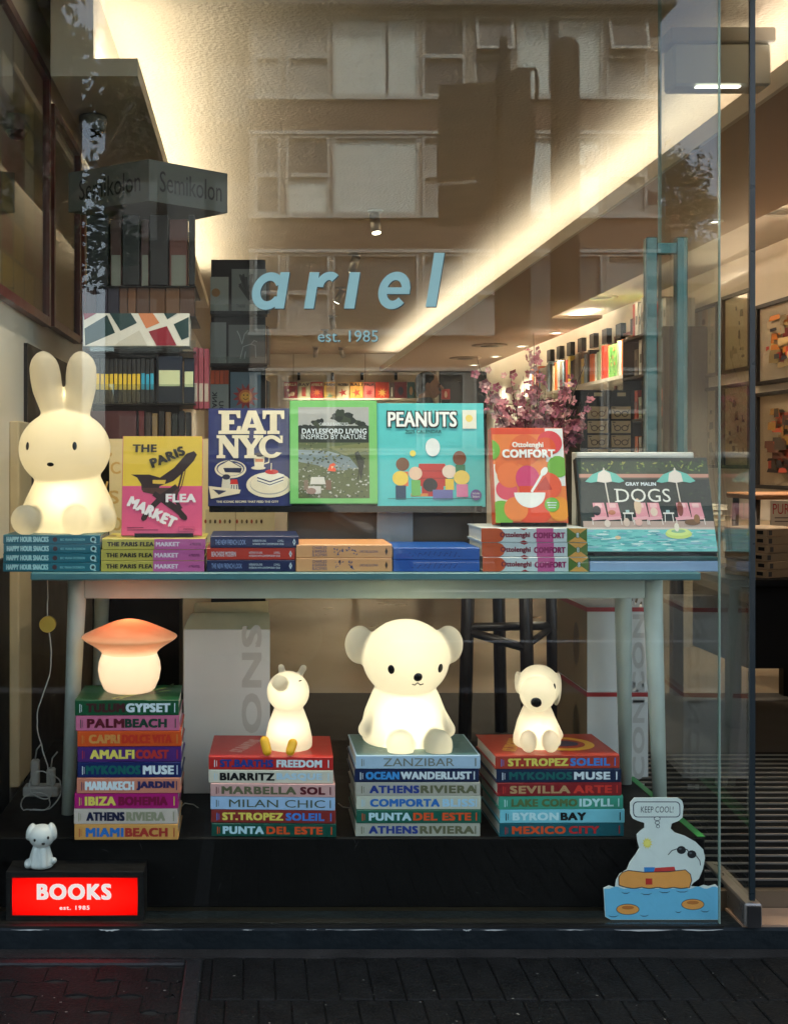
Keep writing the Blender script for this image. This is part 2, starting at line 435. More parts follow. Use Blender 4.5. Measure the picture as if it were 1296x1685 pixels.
# neighbours on the left, a slot of sky between them behind the tree
nbm = M('dark_brick', (0.040, 0.032, 0.028), 0.9, 0.25, 4)
for (pa, pb, lab, top) in ((168, 408, 'dark brick annexe joined to the left of the apartment block, mirrored in the glass', -60), (-700, 40, 'dark brick block behind the street tree at the left of the mirrored street', -90)):
    nb = thing('brick_building', lab, 'building', (ox((pa + pb)/2), OY - 1, 0))
    b = MB(); b.box((ox(pa), OY - 9, 0), (ox(pb), OY - 0.5, oz(top)), nbm); b.build('wall', nb, True)
    b = MB(); b.box((ox(pa) - .1, OY - 9.1, oz(top)), (ox(pb) + .1, OY - .3, oz(top) + .3), M('eave', (0.10, 0.095, 0.09), 0.8)); b.build('roof', nb, True)
    n_w = 3 if pb > 100 else 6
    for ri in range(4):
        for ci in range(n_w):
            xa = ox(pa) + (ox(pb) - ox(pa))*(ci + .3)/n_w; z0 = .9 + ri*2.8
            w = MB(); w.box((xa, OY - .52, z0), (xa + .9, OY - .46, z0 + 1.4), M('grey_frame', (.12, .12, .11), .7)); wf = w.build('window', nb, True)
            w = MB(); w.box((xa + .06, OY - .47, z0 + .06), (xa + .84, OY - .45, z0 + 1.34), dglass); pn = w.build('pane', None); pn.parent = wf
            for vv in pn.data.vertices: vv.co -= nb.location
# terrace house with a chimney
hs = thing('terrace_house', 'low terrace house with a chimney beside the apartment block, mirrored in the glass', 'house', (ox(1140), OY - 2, 0))
HD = 31.0; hy = -(HD - YG)
b = MB(); b.box((X(1060, HD), hy - 8, 0), (X(1330, HD), hy, Z(470, HD)), M('house_render', (0.25, 0.22, 0.19), 0.9)); b.build('wall', hs, True)
b = MB(); ya, yb = hy + 0.4, hy - 8.4
z0, z1 = Z(470, HD), Z(425, HD); rm = M('slate', (0.09, 0.085, 0.085), 0.8, 0.2, 3)
b.add([(X(1050, HD), ya, z0), (X(1340, HD), ya, z0), (X(1340, HD), yb, z0), (X(1050, HD), yb, z0), (X(1100, HD), (ya+yb)/2, z1 + 1.2), (X(1290, HD), (ya+yb)/2, z1 + 1.2)],
      [(0, 1, 5, 4), (2, 3, 4, 5), (3, 0, 4), (1, 2, 5), (3, 2, 1, 0)], rm)
rf = b.build('roof', hs, True)
b = MB(); cx0, cx1 = X(1129, HD), X(1152, HD)
b.box((cx0, hy - 1.6, z0), (cx1, hy - 1.1, Z(362, HD)), brick); b.box((cx0 - 0.08, hy - 1.68, Z(362, HD)), (cx1 + 0.08, hy - 1.02, Z(354, HD)), brick, 0.03)
b.lathe([(0.14, 0), (0.11, 0.22), (0.13, 0.26), (0.13, 0.30)], M('terracotta', (0.25, 0.10, 0.06), 0.8), ((cx0+cx1)/2, hy - 1.35, Z(354, HD)), 14)
c = b.build('chimney', None); c.parent = rf
for v in c.data.vertices: v.co -= hs.location
# street trees
barkm = M('bark', (0.07, 0.055, 0.045), 0.9, 0.3, 12, 0.6)
leafm = M('leaf', (0.045, 0.07, 0.03), 0.6, 0.35, 2.0)
def tree(label, x, y, zt, zb, rx, seed, nl, ls, spread=.45):
    t = thing('street_tree', label, 'tree', (x, y, 0)); r = random.Random(seed)
    b = MB(); b.tube([(0, 0, -0.13), (0.05, 0, zb*0.5), (0, 0.05, zb), (0.1, 0, (zt+zb)/2)], [0.2, 0.16, 0.14, 0.06], barkm, 10)
    for i in range(7):
        a = r.uniform(0, 2*pi); z = zb + r.uniform(0, 0.4)*(zt-zb)
        b.tube([(0, 0, z), (cos(a)*rx*0.4, sin(a)*rx*0.4, z + 0.6), (cos(a)*rx*0.8, sin(a)*rx*0.8, z + 1.3)], [0.07, 0.045, 0.015], barkm, 6)
    b.build('trunk', t)
    vs = []; fs = []
    cl = []
    for i in range(44):
        a = r.uniform(0, 2*pi); q = r.random()**0.6; z = r.uniform(0.05, 0.95); rad = rx*math.sqrt(max(0.05, 1-(2*z-1)**2))*q
        cl.append((rad*cos(a), rad*sin(a), zb + z*(zt-zb), r.uniform(0.35, 0.8)*rx*spread))
    for i in range(nl):
        c = r.choice(cl); d = Vector((r.gauss(0, 1), r.gauss(0, 1), r.gauss(0, 0.8))).normalized() * c[3] * r.random()**0.4
        p = Vector(c[:3]) + d; u = Vector((r.gauss(0, 1), r.gauss(0, 1), r.gauss(0, 0.6))).normalized(); w = u.orthogonal().normalized()
        s_ = ls*r.uniform(0.6, 1.3); o = len(vs)
        vs += [p - u*s_, p + w*s_*0.45, p + u*s_, p - w*s_*0.45]; fs.append((o, o+1, o+2, o+3))
    b = MB(); b.add(vs, fs, leafm); b.build('crown', t)
    return t
TD = 12.5
tree('tall leafy street tree mirrored at the left edge of the glass', X(75, TD), -(TD - YG), Z(-190, TD), Z(500, TD), 1.4, 11, 4600, 0.07)
tree('dark round tree beside the chimney, mirrored in the glass', X(1098, 34), -(34 - YG), Z(255, 34), Z(420, 34), 1.3, 12, 7000, 0.07, .7)
tree('small tree right of the chimney at the edge of the mirrored sky', X(1190, 36), -(36 - YG), Z(360, 36), Z(460, 36), 0.9, 13, 2200, 0.06, .6)
# pole with sign panels, and timber post
darkm = M('sign_back_metal', (0.018, 0.017, 0.016), 0.7, 0.2, 6)
PD = 12.6; py_ = -(PD - YG)
sp = thing('street_sign', 'dark street pole carrying wide sign panels, a silhouette mirrored above the lettering', 'street sign', (X(850, PD), py_, -0.13))
b = MB(); b.box((X(818, PD), py_ - 0.14, -0.13), (X(870, PD), py_ + 0.14, Z(118, PD)), darkm, 0.03)
b.box((X(824, PD), py_ - 0.05, Z(118, PD)), (X(834, PD), py_ + 0.05, Z(60, PD)), darkm); b.build('pole', sp, True)
for (a, c, dl) in ((140, 222, 0), (223, 298, 0.01), (305, 372, 0.0)):
    b = MB(); x0, x1 = X(722 - dl*200, PD), X(817, PD)
    z0, z1 = Z(c, PD), Z(a, PD)
    b.add([(x0, py_ - 0.03, z0 - 0.0), (x1, py_ - 0.03, z0 + 0.05), (x1, py_ - 0.03, z1 + 0.05), (x0, py_ - 0.03, z1), (x0, py_ + 0.03, z0), (x1, py_ + 0.03, z0 + 0.05), (x1, py_ + 0.03, z1 + 0.05), (x0, py_ + 0.03, z1)],
          [(0, 1, 2, 3), (7, 6, 5, 4), (0, 4, 5, 1), (1, 5, 6, 2), (2, 6, 7, 3), (3, 7, 4, 0)], darkm)
    b.build('panel', sp, True)
b = MB(); zz = Z(112, PD)
b.tube([(X(850, PD), py_, zz), (X(882, PD), py_, zz), (X(884, PD), py_, zz - 0.08), (X(884, PD), py_, zz - 0.35)], 0.022, darkm, 8)
b.tube([(X(868, PD), py_, Z(150, PD)), (X(878, PD), py_, Z(190, PD)), (X(877, PD), py_, Z(250, PD)), (X(868, PD), py_, Z(330, PD)), (X(869, PD), py_, 0.5)], 0.03, darkm, 8); b.build('cable', sp, True)
tp = thing('timber_post', 'round topped dark timber pole, a silhouette mirrored right of the sign pole', 'pole', (X(947, PD), py_ - 0.4, -0.13))
b = MB(); zt = Z(38, PD)
b.lathe([(0.17, -0.13), (0.168, 2), (0.158, zt - 0.16), (0.145, zt - 0.08), (0.10, zt - 0.02), (0.03, zt)], darkm, (X(947, PD), py_ - 0.4, 0), 20); b.build('shaft', tp, True)
b = MB(); b.box((X(980, PD), py_ - 0.36, Z(275, PD)), (X(1005, PD), py_ - 0.33, Z(235, PD)), M('notice_white', (0.5, 0.5, 0.48), 0.7)); b.box((X(955, PD), py_ - 0.37, Z(262, PD)), (X(981, PD), py_ - 0.35, Z(256, PD)), darkm); b.build('notice', tp, True)

# parked cars (mirrored)
def car(label, x, y, paint):
    t = thing('parked_car', label, 'car', (x, y, -0.13), group='cars parked along the kerb')
    gl = M('car_glass', (0.03, 0.035, 0.04), 0.08, 0.1, 3); tyre = M('tyre', (0.02, 0.02, 0.02), 0.8); rim = M('rim', (0.4, 0.4, 0.42), 0.3, metal=0.8)
    b = MB(); hw = 0.86
    sec = [(-2.1, .38, .62, .70), (-2.02, .25, .74, .80), (-1.3, .2, .86, .86), (-0.8, .2, .93, .86), (0.6, .2, .96, .86), (1.5, .2, .95, .86), (1.95, .25, .92, .80), (2.1, .4, .75, .70)]
    vs = []; fs = []
    for (xx, zb, zt, w) in sec:
        vs += [(xx, -w, zb + .06), (xx, -w + .05, zb), (xx, w - .05, zb), (xx, w, zb + .06), (xx, w, zt - .16), (xx, w - .1, zt), (xx, -w + .1, zt), (xx, -w, zt - .16)]
    for i in range(len(sec) - 1):
        for k in range(8): fs.append((i*8+k, (i+1)*8+k, (i+1)*8+(k+1) % 8, i*8+(k+1) % 8))
    fs += [tuple(range(8)), tuple(range((len(sec)-1)*8, len(sec)*8))[::-1]]
    b.add(vs, fs, paint, True)
    top = [(-0.55, 1.40, .60), (0.2, 1.45, .62), (1.0, 1.42, .60)]
    vs = []; fs = []
    for (xx, z, w) in [(-0.62, 1.36, .58)] + top + [(1.12, 1.37, .57)]: vs += [(xx, -w, z - .04), (xx, -w + .1, z + .01), (xx, w - .1, z + .01), (xx, w, z - .04)]
    for i in range(4):
        for k in range(3): fs.append((i*4+k, (i+1)*4+k, (i+1)*4+k+1, i*4+k+1))
        fs.append((i*4+3, (i+1)*4+3, (i+1)*4, i*4))
    fs += [(0, 1, 2, 3), (19, 18, 17, 16)]
    b.add(vs, fs, paint, True); b.build('body', t)
    b = MB()
    lo = [(-1.25, -.74, .88), (1.85, -.74, .92), (1.85, .74, .92), (-1.25, .74, .88)]; hi = [(-0.6, -.57, 1.34), (1.1, -.57, 1.35), (1.1, .57, 1.35), (-0.6, .57, 1.34)]
    b.add(lo + hi, [(0, 1, 5, 4), (1, 2, 6, 5), (2, 3, 7, 6), (3, 0, 4, 7), (4, 5, 6, 7)], gl); b.build('windows', t)
    for s in (-1, 1):
        for (xa, xb) in ((-1.25, -0.6), (0.15, 0.18), (1.85, 1.1)):
            b = MB(); b.tube([(xa, s*.75, .9), (xb, s*.585, 1.36)], 0.03, paint, 6); b.build('roof_pillar', t)
    for (wx, wy) in ((-1.3, -.78), (-1.3, .78), (1.35, -.78), (1.35, .78)):
        w = MB(); pr = [(.20, -.1), (.30, -.1), (.325, -.06), (.325, .06), (.30, .1), (.20, .1)]
        vs = []; fs = []; n = 28
        for (r_, yy_) in pr:
            for k in range(n): a = 2*pi*k/n; vs.append((wx + r_*cos(a), wy + yy_, .325 + r_*sin(a)))
        for i in range(len(pr)-1):
            for k in range(n): fs.append((i*n+k, i*n+(k+1) % n, (i+1)*n+(k+1) % n, (i+1)*n+k))
        w.add(vs, fs, tyre, True); wh = w.build('wheel', t)
        w = MB(); w.tube([(wx, wy - .085, .325), (wx, wy + .085, .325)], .2, rim, 20); rr_ = w.build('rim', None); rr_.parent = wh
    for s in (-1, 1):
        b = MB(); b.box((-2.11, s*.55 - .14, .6), (-1.95, s*.55 + .14, .70), M('headlight', (.6, .6, .6), .1), .03); b.build('headlight', t)
        b = MB(); b.box((1.98, s*.6 - .12, .65), (2.11, s*.6 + .12, .8), M('tail_light', (.3, .01, .01), .2), .03); b.build('tail_light', t)
    return t
car('silver parked car mirrored faintly across the left half of the glass', -1.15, -4.75, M('silver_paint', (.22, .22, .22), .22, .02, coat=1))
car('dark blue parked car mirrored behind the poolside book at the right', 5.2, -4.75, M('blue_paint', (.03, .045, .07), .22, .02, coat=1))

# ================================================================== THE SHOP
XL, XR, ZC, ZD, ZB = -0.75, 3.4, 2.81, 2.55, 2.66
YB = 17.0 - YG; ZF = 0.10
def Y(D): return D - YG
wallm = M('shop_wall_paint', (0.70, 0.63, 0.53), 0.8, 0.05, 4, 0.12, bscale=300)
ceilm = M('stippled_ceiling', (0.53, 0.44, 0.33), 0.9, 0.06, 5, 0.7, bscale=58)
dropm = M('dropped_ceiling_paint', (0.42, 0.30, 0.22), 0.7, 0.05, 3)
facm = M('facade_tile', (0.012, 0.016, 0.018), 0.35, 0.2, 6)
stepm = M('painted_step', (0.006, 0.010, 0.012), 0.5, 0.35, 12, 0.3, spec=.2)
trimm = M('wood_trim', (0.50, 0.40, 0.25), 0.6, 0.12, 8)
blackm = M('black_wood', (0.010, 0.009, 0.008), 0.45, 0.2, 10, spec=.2)
led = EMIT('led_strip', (1.0, 0.92, 0.80), 4.4); led_l = EMIT('led_strip_left', (1.0, 0.90, 0.75), 5.4); led_w = EMIT('led_strip_wall', (1.0, 0.90, 0.74), 13.0)
shop = thing('bookshop', 'shopfront bookshop building with lit cove ceiling behind a large window', 'shop', (0.5, 6, 0))
b = MB(); b.box((XL - 0.3, 0.0, -0.1), (XL, YB + 0.3, 3.2), wallm); b.build('left_wall', shop, True)
b = MB(); b.box((XR, 0.32, -0.1), (XR + 0.3, YB + 0.3, 3.2), wallm); b.build('right_wall', shop, True)
b = MB(); b.box((XL, YB, -0.1), (XR, YB + 0.3, 3.2), wallm)
for xx in (X(482, 17), X(600, 17)): b.box((xx, YB - 0.004, 0.1), (xx + 0.012, YB, ZC), M('wall_joint', (.35, .3, .22), .8))
b.build('back_wall', shop, True)
b = MB(); b.box((XL, 0.0, ZC), (XR, YB, ZC + 0.2), ceilm); b.build('ceiling', shop, True)
b = MB()
b.box((1.86, 0.06, ZD), (2.72, YB, ZD + 0.028), dropm); b.box((1.84, 0.06, ZD - 0.002), (1.86, YB, ZD + 0.075), wallm)
b.box((2.10, 0.06, ZD + 0.028), (2.60, YB, ZC), wallm)
b.box((2.60, 0.06, ZB), (XR, YB, ZC), wallm)
b.box((2.72, Y(10.6), ZD), (3.20, YB, ZD + 0.028), dropm)
b.build('dropped_ceiling', shop, True)
b = MB(); b.add([(1.90, 0.2, ZD + 0.035), (1.95, 0.2, ZD + 0.035), (1.95, YB - 0.4, ZD + 0.035), (1.90, YB - 0.4, ZD + 0.035)], [(0, 1, 2, 3)], led); b.build('light_strip', shop, True)
b = MB(); b.add([(2.66, 0.4, ZD + 0.034), (2.69, 0.4, ZD + 0.034), (2.69, Y(10.5), ZD + 0.034), (2.66, Y(10.5), ZD + 0.034)], [(0, 1, 2, 3)], led_w); b.build('light_strip', shop, True)
b = MB(); b.add([(3.14, Y(10.8), ZD + 0.034), (3.17, Y(10.8), ZD + 0.034), (3.17, YB - .2, ZD + 0.034), (3.14, YB - .2, ZD + 0.034)], [(0, 1, 2, 3)], led_w); b.build('light_strip', shop, True)
bd = 3.78
b = MB(); b.box((-.67, Y(bd), 2.50), (-0.405, Y(9.5), 2.528), wallm); b.box((-0.405, Y(bd), 2.498), (-0.385, Y(9.5), 2.556), wallm)
b.box((-.67, Y(bd) - 0.02, 2.498), (-0.385, Y(bd), 2.556), wallm); b.box((-.67, Y(bd) - .019, 2.556), (-0.53, Y(9.5), ZC), wallm)
b.build('bulkhead', shop, True)
b = MB(); b.add([(-0.50, Y(bd) + .05, 2.535), (-0.44, Y(bd) + .05, 2.535), (-0.44, Y(9.4), 2.535), (-0.50, Y(9.4), 2.535)], [(0, 1, 2, 3)], led_l); b.build('light_strip', shop, True)
# street front: piers, fascia, awning, step
b = MB(); b.box((-6, -0.008, -0.1), (XL - 0.001, 0.3, 3.0), facm); b.box((2.35, -0.008, -0.1), (8, 0.3, 3.0), facm)
b.box((-6, -0.008, 3.0), (8, 0.3, 8.5), facm); b.box((XL, -0.006, 2.86), (2.35, 0.05, 3.0), facm)
b.box((-6, 0.3, 3.2), (8, YB + 0.3, 3.5), facm); b.build('facade', shop, True)
b = MB(); b.box((-6, -1.15, 3.02), (8, -0.01, 3.14), M('awning_soffit', (0.05, 0.05, 0.05), 0.8), 0.01); b.box((-6, -1.22, 2.99), (8, -1.16, 3.32), facm, 0.01); b.build('awning', shop, True)
b = MB(); b.box((-6, -0.004, -0.1), (8, 0.115, 0.05), stepm, 0.006)
wp = M('worn_white_edge', (0.42, 0.45, 0.42), 0.8, 0.3, 20)
r = random.Random(9); xx = -0.8
while xx < 1.2:
    L_ = r.uniform(0.02, 0.16)
    if r.random() < 0.72:
        ph = r.uniform(0, 9); t_ = r.uniform(0.0015, 0.0055)
        pl = [(xx + L_*i/8, 0.0475 - 0.0006*sin(ph + i)) for i in range(9)]
        lo_ = [(xx + L_*i/8, 0.0475 - t_*(0.4 + 0.6*abs(sin(ph*2 + i*1.7)))*sin(pi*min(1, (i + .4)/8.4))) for i in range(9)][::-1]
        b.flat(ccw(pl + lo_), lambda u, v: (u, -0.0052, v), wp)
    xx += L_ + r.uniform(0, 0.05)
b.build('step', shop, True)
b = MB(); b.box((XL, 0.0, 0.05), (1.19, 0.05, 0.054), M('ledge_timber', (0.016, 0.015, 0.012), 0.5, 0.4, 9, 0.2, spec=.15)); b.build('sill', shop, True)
# left wall panelling
b = MB()
b.box((XL, 0.06, 0.1), (XL + 0.012, Y(3.45), 0.95), blackm); b.box((XL, Y(3.72), 0.1), (XL + 0.012, Y(7), 1.62), blackm)
b.box((XL, Y(3.50), 0.24), (XL + 0.03, Y(3.70), 1.36), trimm, 0.004); b.build('wall_panel', shop, True)
floorm = M('shop_floor_timber', (0.115, 0.08, 0.046), 0.30, 0.14, 1.6)
b = MB(); b.box((XL, 0.16, -0.1), (1.2, YB, ZF), floorm); b.box((1.2, 0.118, -0.1), (XR, YB, ZF), floorm); struct(b.build('shop_floor'))
b = MB(); brass = M('threshold_metal', (0.45, 0.30, 0.20), 0.4, 0.25, 12, metal=0.5)
b.box((1.24, 0.003, 0.0505), (2.4, 0.114, 0.056), brass)
th = b.build('threshold_plate'); tag(th, 'worn copper coloured threshold plate at the open doorway', 'threshold')

fm = thing('floor_sheet', 'dark brown floor runner across the front of the shop behind the platform', 'floor runner', (1.2, Y(4.8), ZF))
b = MB(); b.box((XL + .02, Y(4.12), ZF + .0005), (XR - .02, Y(5.6), ZF + .004), M('dark_sheet', (.022, .018, .014), .7, .2, 6, spec=.2)); b.build('sheet', fm, True)  # thin dark sheet over the floor, making its front part darker
# display plinth, mat
plm = M('plinth_stain', (0.0045, 0.004, 0.0035), 0.5, 0.3, 7, 0.1, spec=.10)
pl = thing('display_plinth', 'low black platform inside the window carrying the book stacks', 'plinth', (0.2, 0.6, 0.05))
b = MB(); b.box((XL + .03, Y(3.04), 0.0545), (1.19, Y(4.1), 0.24), plm, 0.004); scf = M('plinth_scuff', (.05, .047, .042), .6, .3, 30)
r = random.Random(40)
for i in range(16):
    x = r.uniform(-.45, 1.1); z = r.uniform(.075, .225); a = r.uniform(-.5, .5) + (pi/2 if r.random() < .4 else 0); l_ = r.uniform(.004, .03)
    b.flat(ccw(stroke([(x, z), (x + l_*cos(a)*.5, z + l_*sin(a)*.5 + .001), (x + l_*cos(a), z + l_*sin(a))], [.0003, .0011, .0002])), lambda u, v: (u, Y(3.04) - .0005, v), scf)
b.build('platform', pl, True)
b = MB(); b.box((1.172, Y(3.045), 0.2402), (1.192, Y(4.09), 0.242), M('green_tape', (0.03, 0.30, 0.06), 0.4)); b.build('edge_tape', pl, True)
mat_ = thing('entrance_mat', 'dark entrance mat with thin metal bars inside the doorway', 'mat', (1.8, 0.8, ZF))
b = MB(); b.box((1.20, Y(3.06), ZF + .001), (3.0, Y(4.45), ZF + 0.008), M('mat_rubber', (0.006, 0.0065, 0.0065), 0.9, spec=.08)); b.build('base', mat_, True)
b = MB(); barm = M('mat_bar', (0.30, 0.27, 0.23), 0.4, 0.15, 20, metal=0.7)
yy = Y(3.09)
while yy < Y(4.43): b.box((1.205, yy, ZF + 0.008), (2.99, yy + 0.0045, ZF + 0.013), barm); yy += 0.062
b.build('bar_grid', mat_, True)

# window and door
glm = GLASS('window_glass', 0.032, (0.93, 0.965, 0.95))
dgm = GLASS('door_glass', 0.035, (0.95, 0.97, 0.95))
edge = M('glass_edge', (0.25, 0.36, 0.30), 0.2)
win = thing('shop_window', 'large clear shop window pane with teal lettering mirroring the street', 'window', (0.2, 0, 0.05))
b = MB(); b.box((XL, 0.012, 0.0545), (1.184, 0.022, 2.86), glm); b.build('pane', win, True)
b = MB(); b.box((1.1842, 0.0118, 0.0546), (1.1865, 0.0222, 2.86), edge); b.build('polished_edge', win, True)
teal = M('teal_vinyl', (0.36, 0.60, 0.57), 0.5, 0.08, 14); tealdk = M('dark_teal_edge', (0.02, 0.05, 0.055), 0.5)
LD = 2.925
def lx(px): return X(px, LD)
def lz(py): return Z(py, LD)
f0 = lambda u, v: (lx(u), 0.0105, lz(v)); f1 = lambda u, v: (lx(u) - 0.0016, 0.0113, lz(v) - 0.0016)
def sh(u, v, base=507): return (u + (base - v) * 0.16, v)
def letter(name, polys):
    b = MB()
    for k, p in enumerate(polys):
        p2 = [sh(*q) for q in p]
        ar = sum(p2[i][0]*p2[(i+1) % len(p2)][1] - p2[(i+1) % len(p2)][0]*p2[i][1] for i in range(len(p2)))
        if ar > 0: p2 = p2[::-1]
        e = 0.0002*k
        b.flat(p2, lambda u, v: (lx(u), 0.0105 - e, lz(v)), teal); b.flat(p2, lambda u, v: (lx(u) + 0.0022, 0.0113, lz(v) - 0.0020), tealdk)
    return b.build(name, win, True)
def ringp(cx, cy_, rx, ry, w, a0, a1, n=30):
    o = [(cx + rx*cos(a0 + (a1-a0)*i/n), cy_ - ry*sin(a0 + (a1-a0)*i/n)) for i in range(n+1)]
    inn = [(cx + (rx-w)*cos(a0 + (a1-a0)*i/n), cy_ - (ry-w)*sin(a0 + (a1-a0)*i/n)) for i in range(n+1)][::-1]
    return o + inn
letter('letter_a', [ringp(437, 478, 27, 31, 14, R(28), R(332)), [(452, 447), (467, 447), (467, 507), (452, 507)]])
letter('letter_r', [[(500, 447), (516, 447), (516, 507), (500, 507)], ringp(534, 472, 22, 26, 14, R(50), R(178), 16)])
letter('letter_i', [[(566, 447), (583, 447), (583, 507), (566, 507)]])
letter('letter_e', [ringp(644, 477, 26, 31, 14, R(0), R(318)), [(630, 472), (670, 472), (670, 483), (630, 483)]])
letter('letter_l', [[(700, 415), (717, 415), (717, 504), (700, 504)]])
b = MB(); fe = lambda u, v: (u, 0.0105, v); fe2 = lambda u, v: (u + .0012, 0.0113, v - .0012)
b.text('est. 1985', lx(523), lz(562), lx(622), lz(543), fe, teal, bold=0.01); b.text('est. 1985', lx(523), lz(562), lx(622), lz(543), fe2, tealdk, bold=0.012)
b.build('est_line', win, True)

door = thing('glass_door', 'frameless glass door standing open inwards beside the window', 'door', (1.262, 0.0, 0.06))
d0 = Vector((1.262, 0.0, 0)); d1 = Vector((1.302, Y(3.70), 0)); dv = (d1 - d0).normalized(); dn = Vector((-dv.y, dv.x, 0))
dm = Matrix(((dv.x, -dn.x, 0, 0), (dv.y, -dn.y, 0, 0), (0, 0, 1, 0), (0, 0, 0, 1)))     # local x along the door
DL = (d1 - d0).length
b = MB(); b.box((0.0, -0.006, 0.005), (DL, 0.006, 2.70), dgm, mtx=dm); b.build('pane', door)
b = MB(); b.box((-0.004, -0.0065, 0.06), (0.006, 0.0068, 2.70), M('door_seal', (0.01, 0.018, 0.022), 0.3), mtx=dm)
b.box((DL, -0.0055, 0.005), (DL + 0.002, 0.0055, 2.70), edge, mtx=dm); b.build('edge_seal', door)
b = MB(); stl = M('brushed_steel', (0.42, 0.40, 0.36), 0.3, 0.1, 30, metal=0.9)
b.box((-0.012, -0.022, -0.004), (0.30, 0.022, 0.055), stl, 0.004, mtx=dm); b.box((-0.018, -0.016, -0.003), (-0.0125, 0.016, 0.05), M('dark_steel', (.05, .05, .05), .4, metal=.8), mtx=dm); b.build('pivot_shoe', door)
hm = M('tinted_steel', (0.10, 0.22, 0.24), 0.22, 0.2, 30, metal=0.8)
hx = DL - 0.06; b = MB()
for s in (-1, 1): b.box((hx - 0.018, s*0.047 - 0.018, 0.90), (hx + 0.018, s*0.047 + 0.018, 1.885), hm, 0.004, mtx=dm)
for z in (0.93, 1.85): b.box((hx - 0.016, -0.0285, z - 0.016), (hx + 0.016, 0.0285, z + 0.016), hm, mtx=dm)
b.build('pull_handle', door)

# ================================================================== DISPLAY TABLE
TZ = 0.94; TF = 3.06
tm = M('table_teal_edge', (0.07, 0.19, 0.20), 0.4, 0.12, 10); tg = M('table_pale_green', (0.68, 0.75, 0.67), 0.5, 0.10, 14, 0.08)
tb = thing('display_table', 'pale green painted table with teal top filling the shop window', 'table', (0.3, Y(3.4), 0.24))
b = MB(); b.box((X(50, TF), Y(TF), TZ - 0.021), (1.187, Y(3.86), TZ), tm, 0.003); b.build('table_top', tb, True)
AD = 3.24
b = MB()
b.box((X(139, AD), Y(AD), Z(985, AD)), (X(1061, AD), Y(AD) + 0.025, TZ - 0.022), tg, 0.002)
b.box((X(139, AD), Y(3.74), Z(985, AD)), (X(1061, AD), Y(3.74) + 0.025, TZ - 0.022), tg, 0.002)
for xx in (X(125, AD) - .01, X(1074, AD) - .01): b.box((xx, Y(AD) + 0.04, Z(983, AD)), (xx + 0.022, Y(3.73), TZ - 0.022), tg)
b.build('apron', tb, True)
for (xt, xb) in ((X(125, AD), X(111, AD)), (X(1077, AD), X(1087, AD))):
    for (d, o) in ((AD + 0.015, -0.01), (3.80 if xt < 0 else 3.52, 0.03)):
        b = MB(); b.tube([(xt, Y(d), TZ - 0.022), (xt, Y(d), TZ - 0.1), (xb, Y(d) + o, 0.24)], [0.026, 0.026, 0.018], tg, 20); b.build('leg', tb, True)

# ================================================================== BOOKS
pagem = M('page_block', (0.66, 0.61, 0.52), 0.8, 0.12, 160)
jr = random.Random(21)
def flat_book(label, x0, x1, yf, z, T, dep, cov, texts, rot=0.0, bands=(), marks=(), group=None, top=None, name='book', plastic=False):
    """a book lying down with its spine to the street; spine texts in fractions (u0,u1,v0,v1)"""
    L = x1 - x0
    t = thing(name, label, 'book', ((x0 + x1)/2, yf, z), (0, 0, rot), group)
    bt = 0.003; h = L/2
    b = MB()
    b.box((-h, 0.0, 0.0), (h, 0.004, T), cov, 0.0016)
    b.box((-h, 0.0042, 0.0), (h, dep, bt), cov); b.box((-h, 0.0042, T - bt), (h, dep, T), cov)
    for (u0, u1, m) in bands: b.box((-h + u0*L, -0.0005, 0.0006), (-h + u1*L, 0.002, T - 0.0006), m)
    for mk in marks:
        if mk[0] == 'c': b.flat(circ(-h + mk[1]*L, T*mk[2], mk[3]*T, n=18), lambda u, v: (u, -0.0009, v), mk[4])
        elif mk[0] == 'p': b.flat(ccw([(-h + p[0]*L, p[1]*T) for p in mk[1]]), lambda u, v: (u, -0.0008, v), mk[2])
    if top: top(b, L, dep, T)
    b.build('cover', t)
    p = MB(); p.box((-h + 0.004, 0.0045, bt + 0.0001), (h - 0.004, dep - 0.004, T - bt - 0.0001), pagem); p.build('pages', t)
    g = MB()
    for (s, u0, u1, v0, v1, m, bo) in texts:
        g.text(s, -h + u0*L, v0*T, -h + u1*L, v1*T, lambda u, v: (u, -0.0011, v), m, bold=bo)
    if texts: g.build('spine_title', t)
    return t

NV = INK(18, 24, 60)
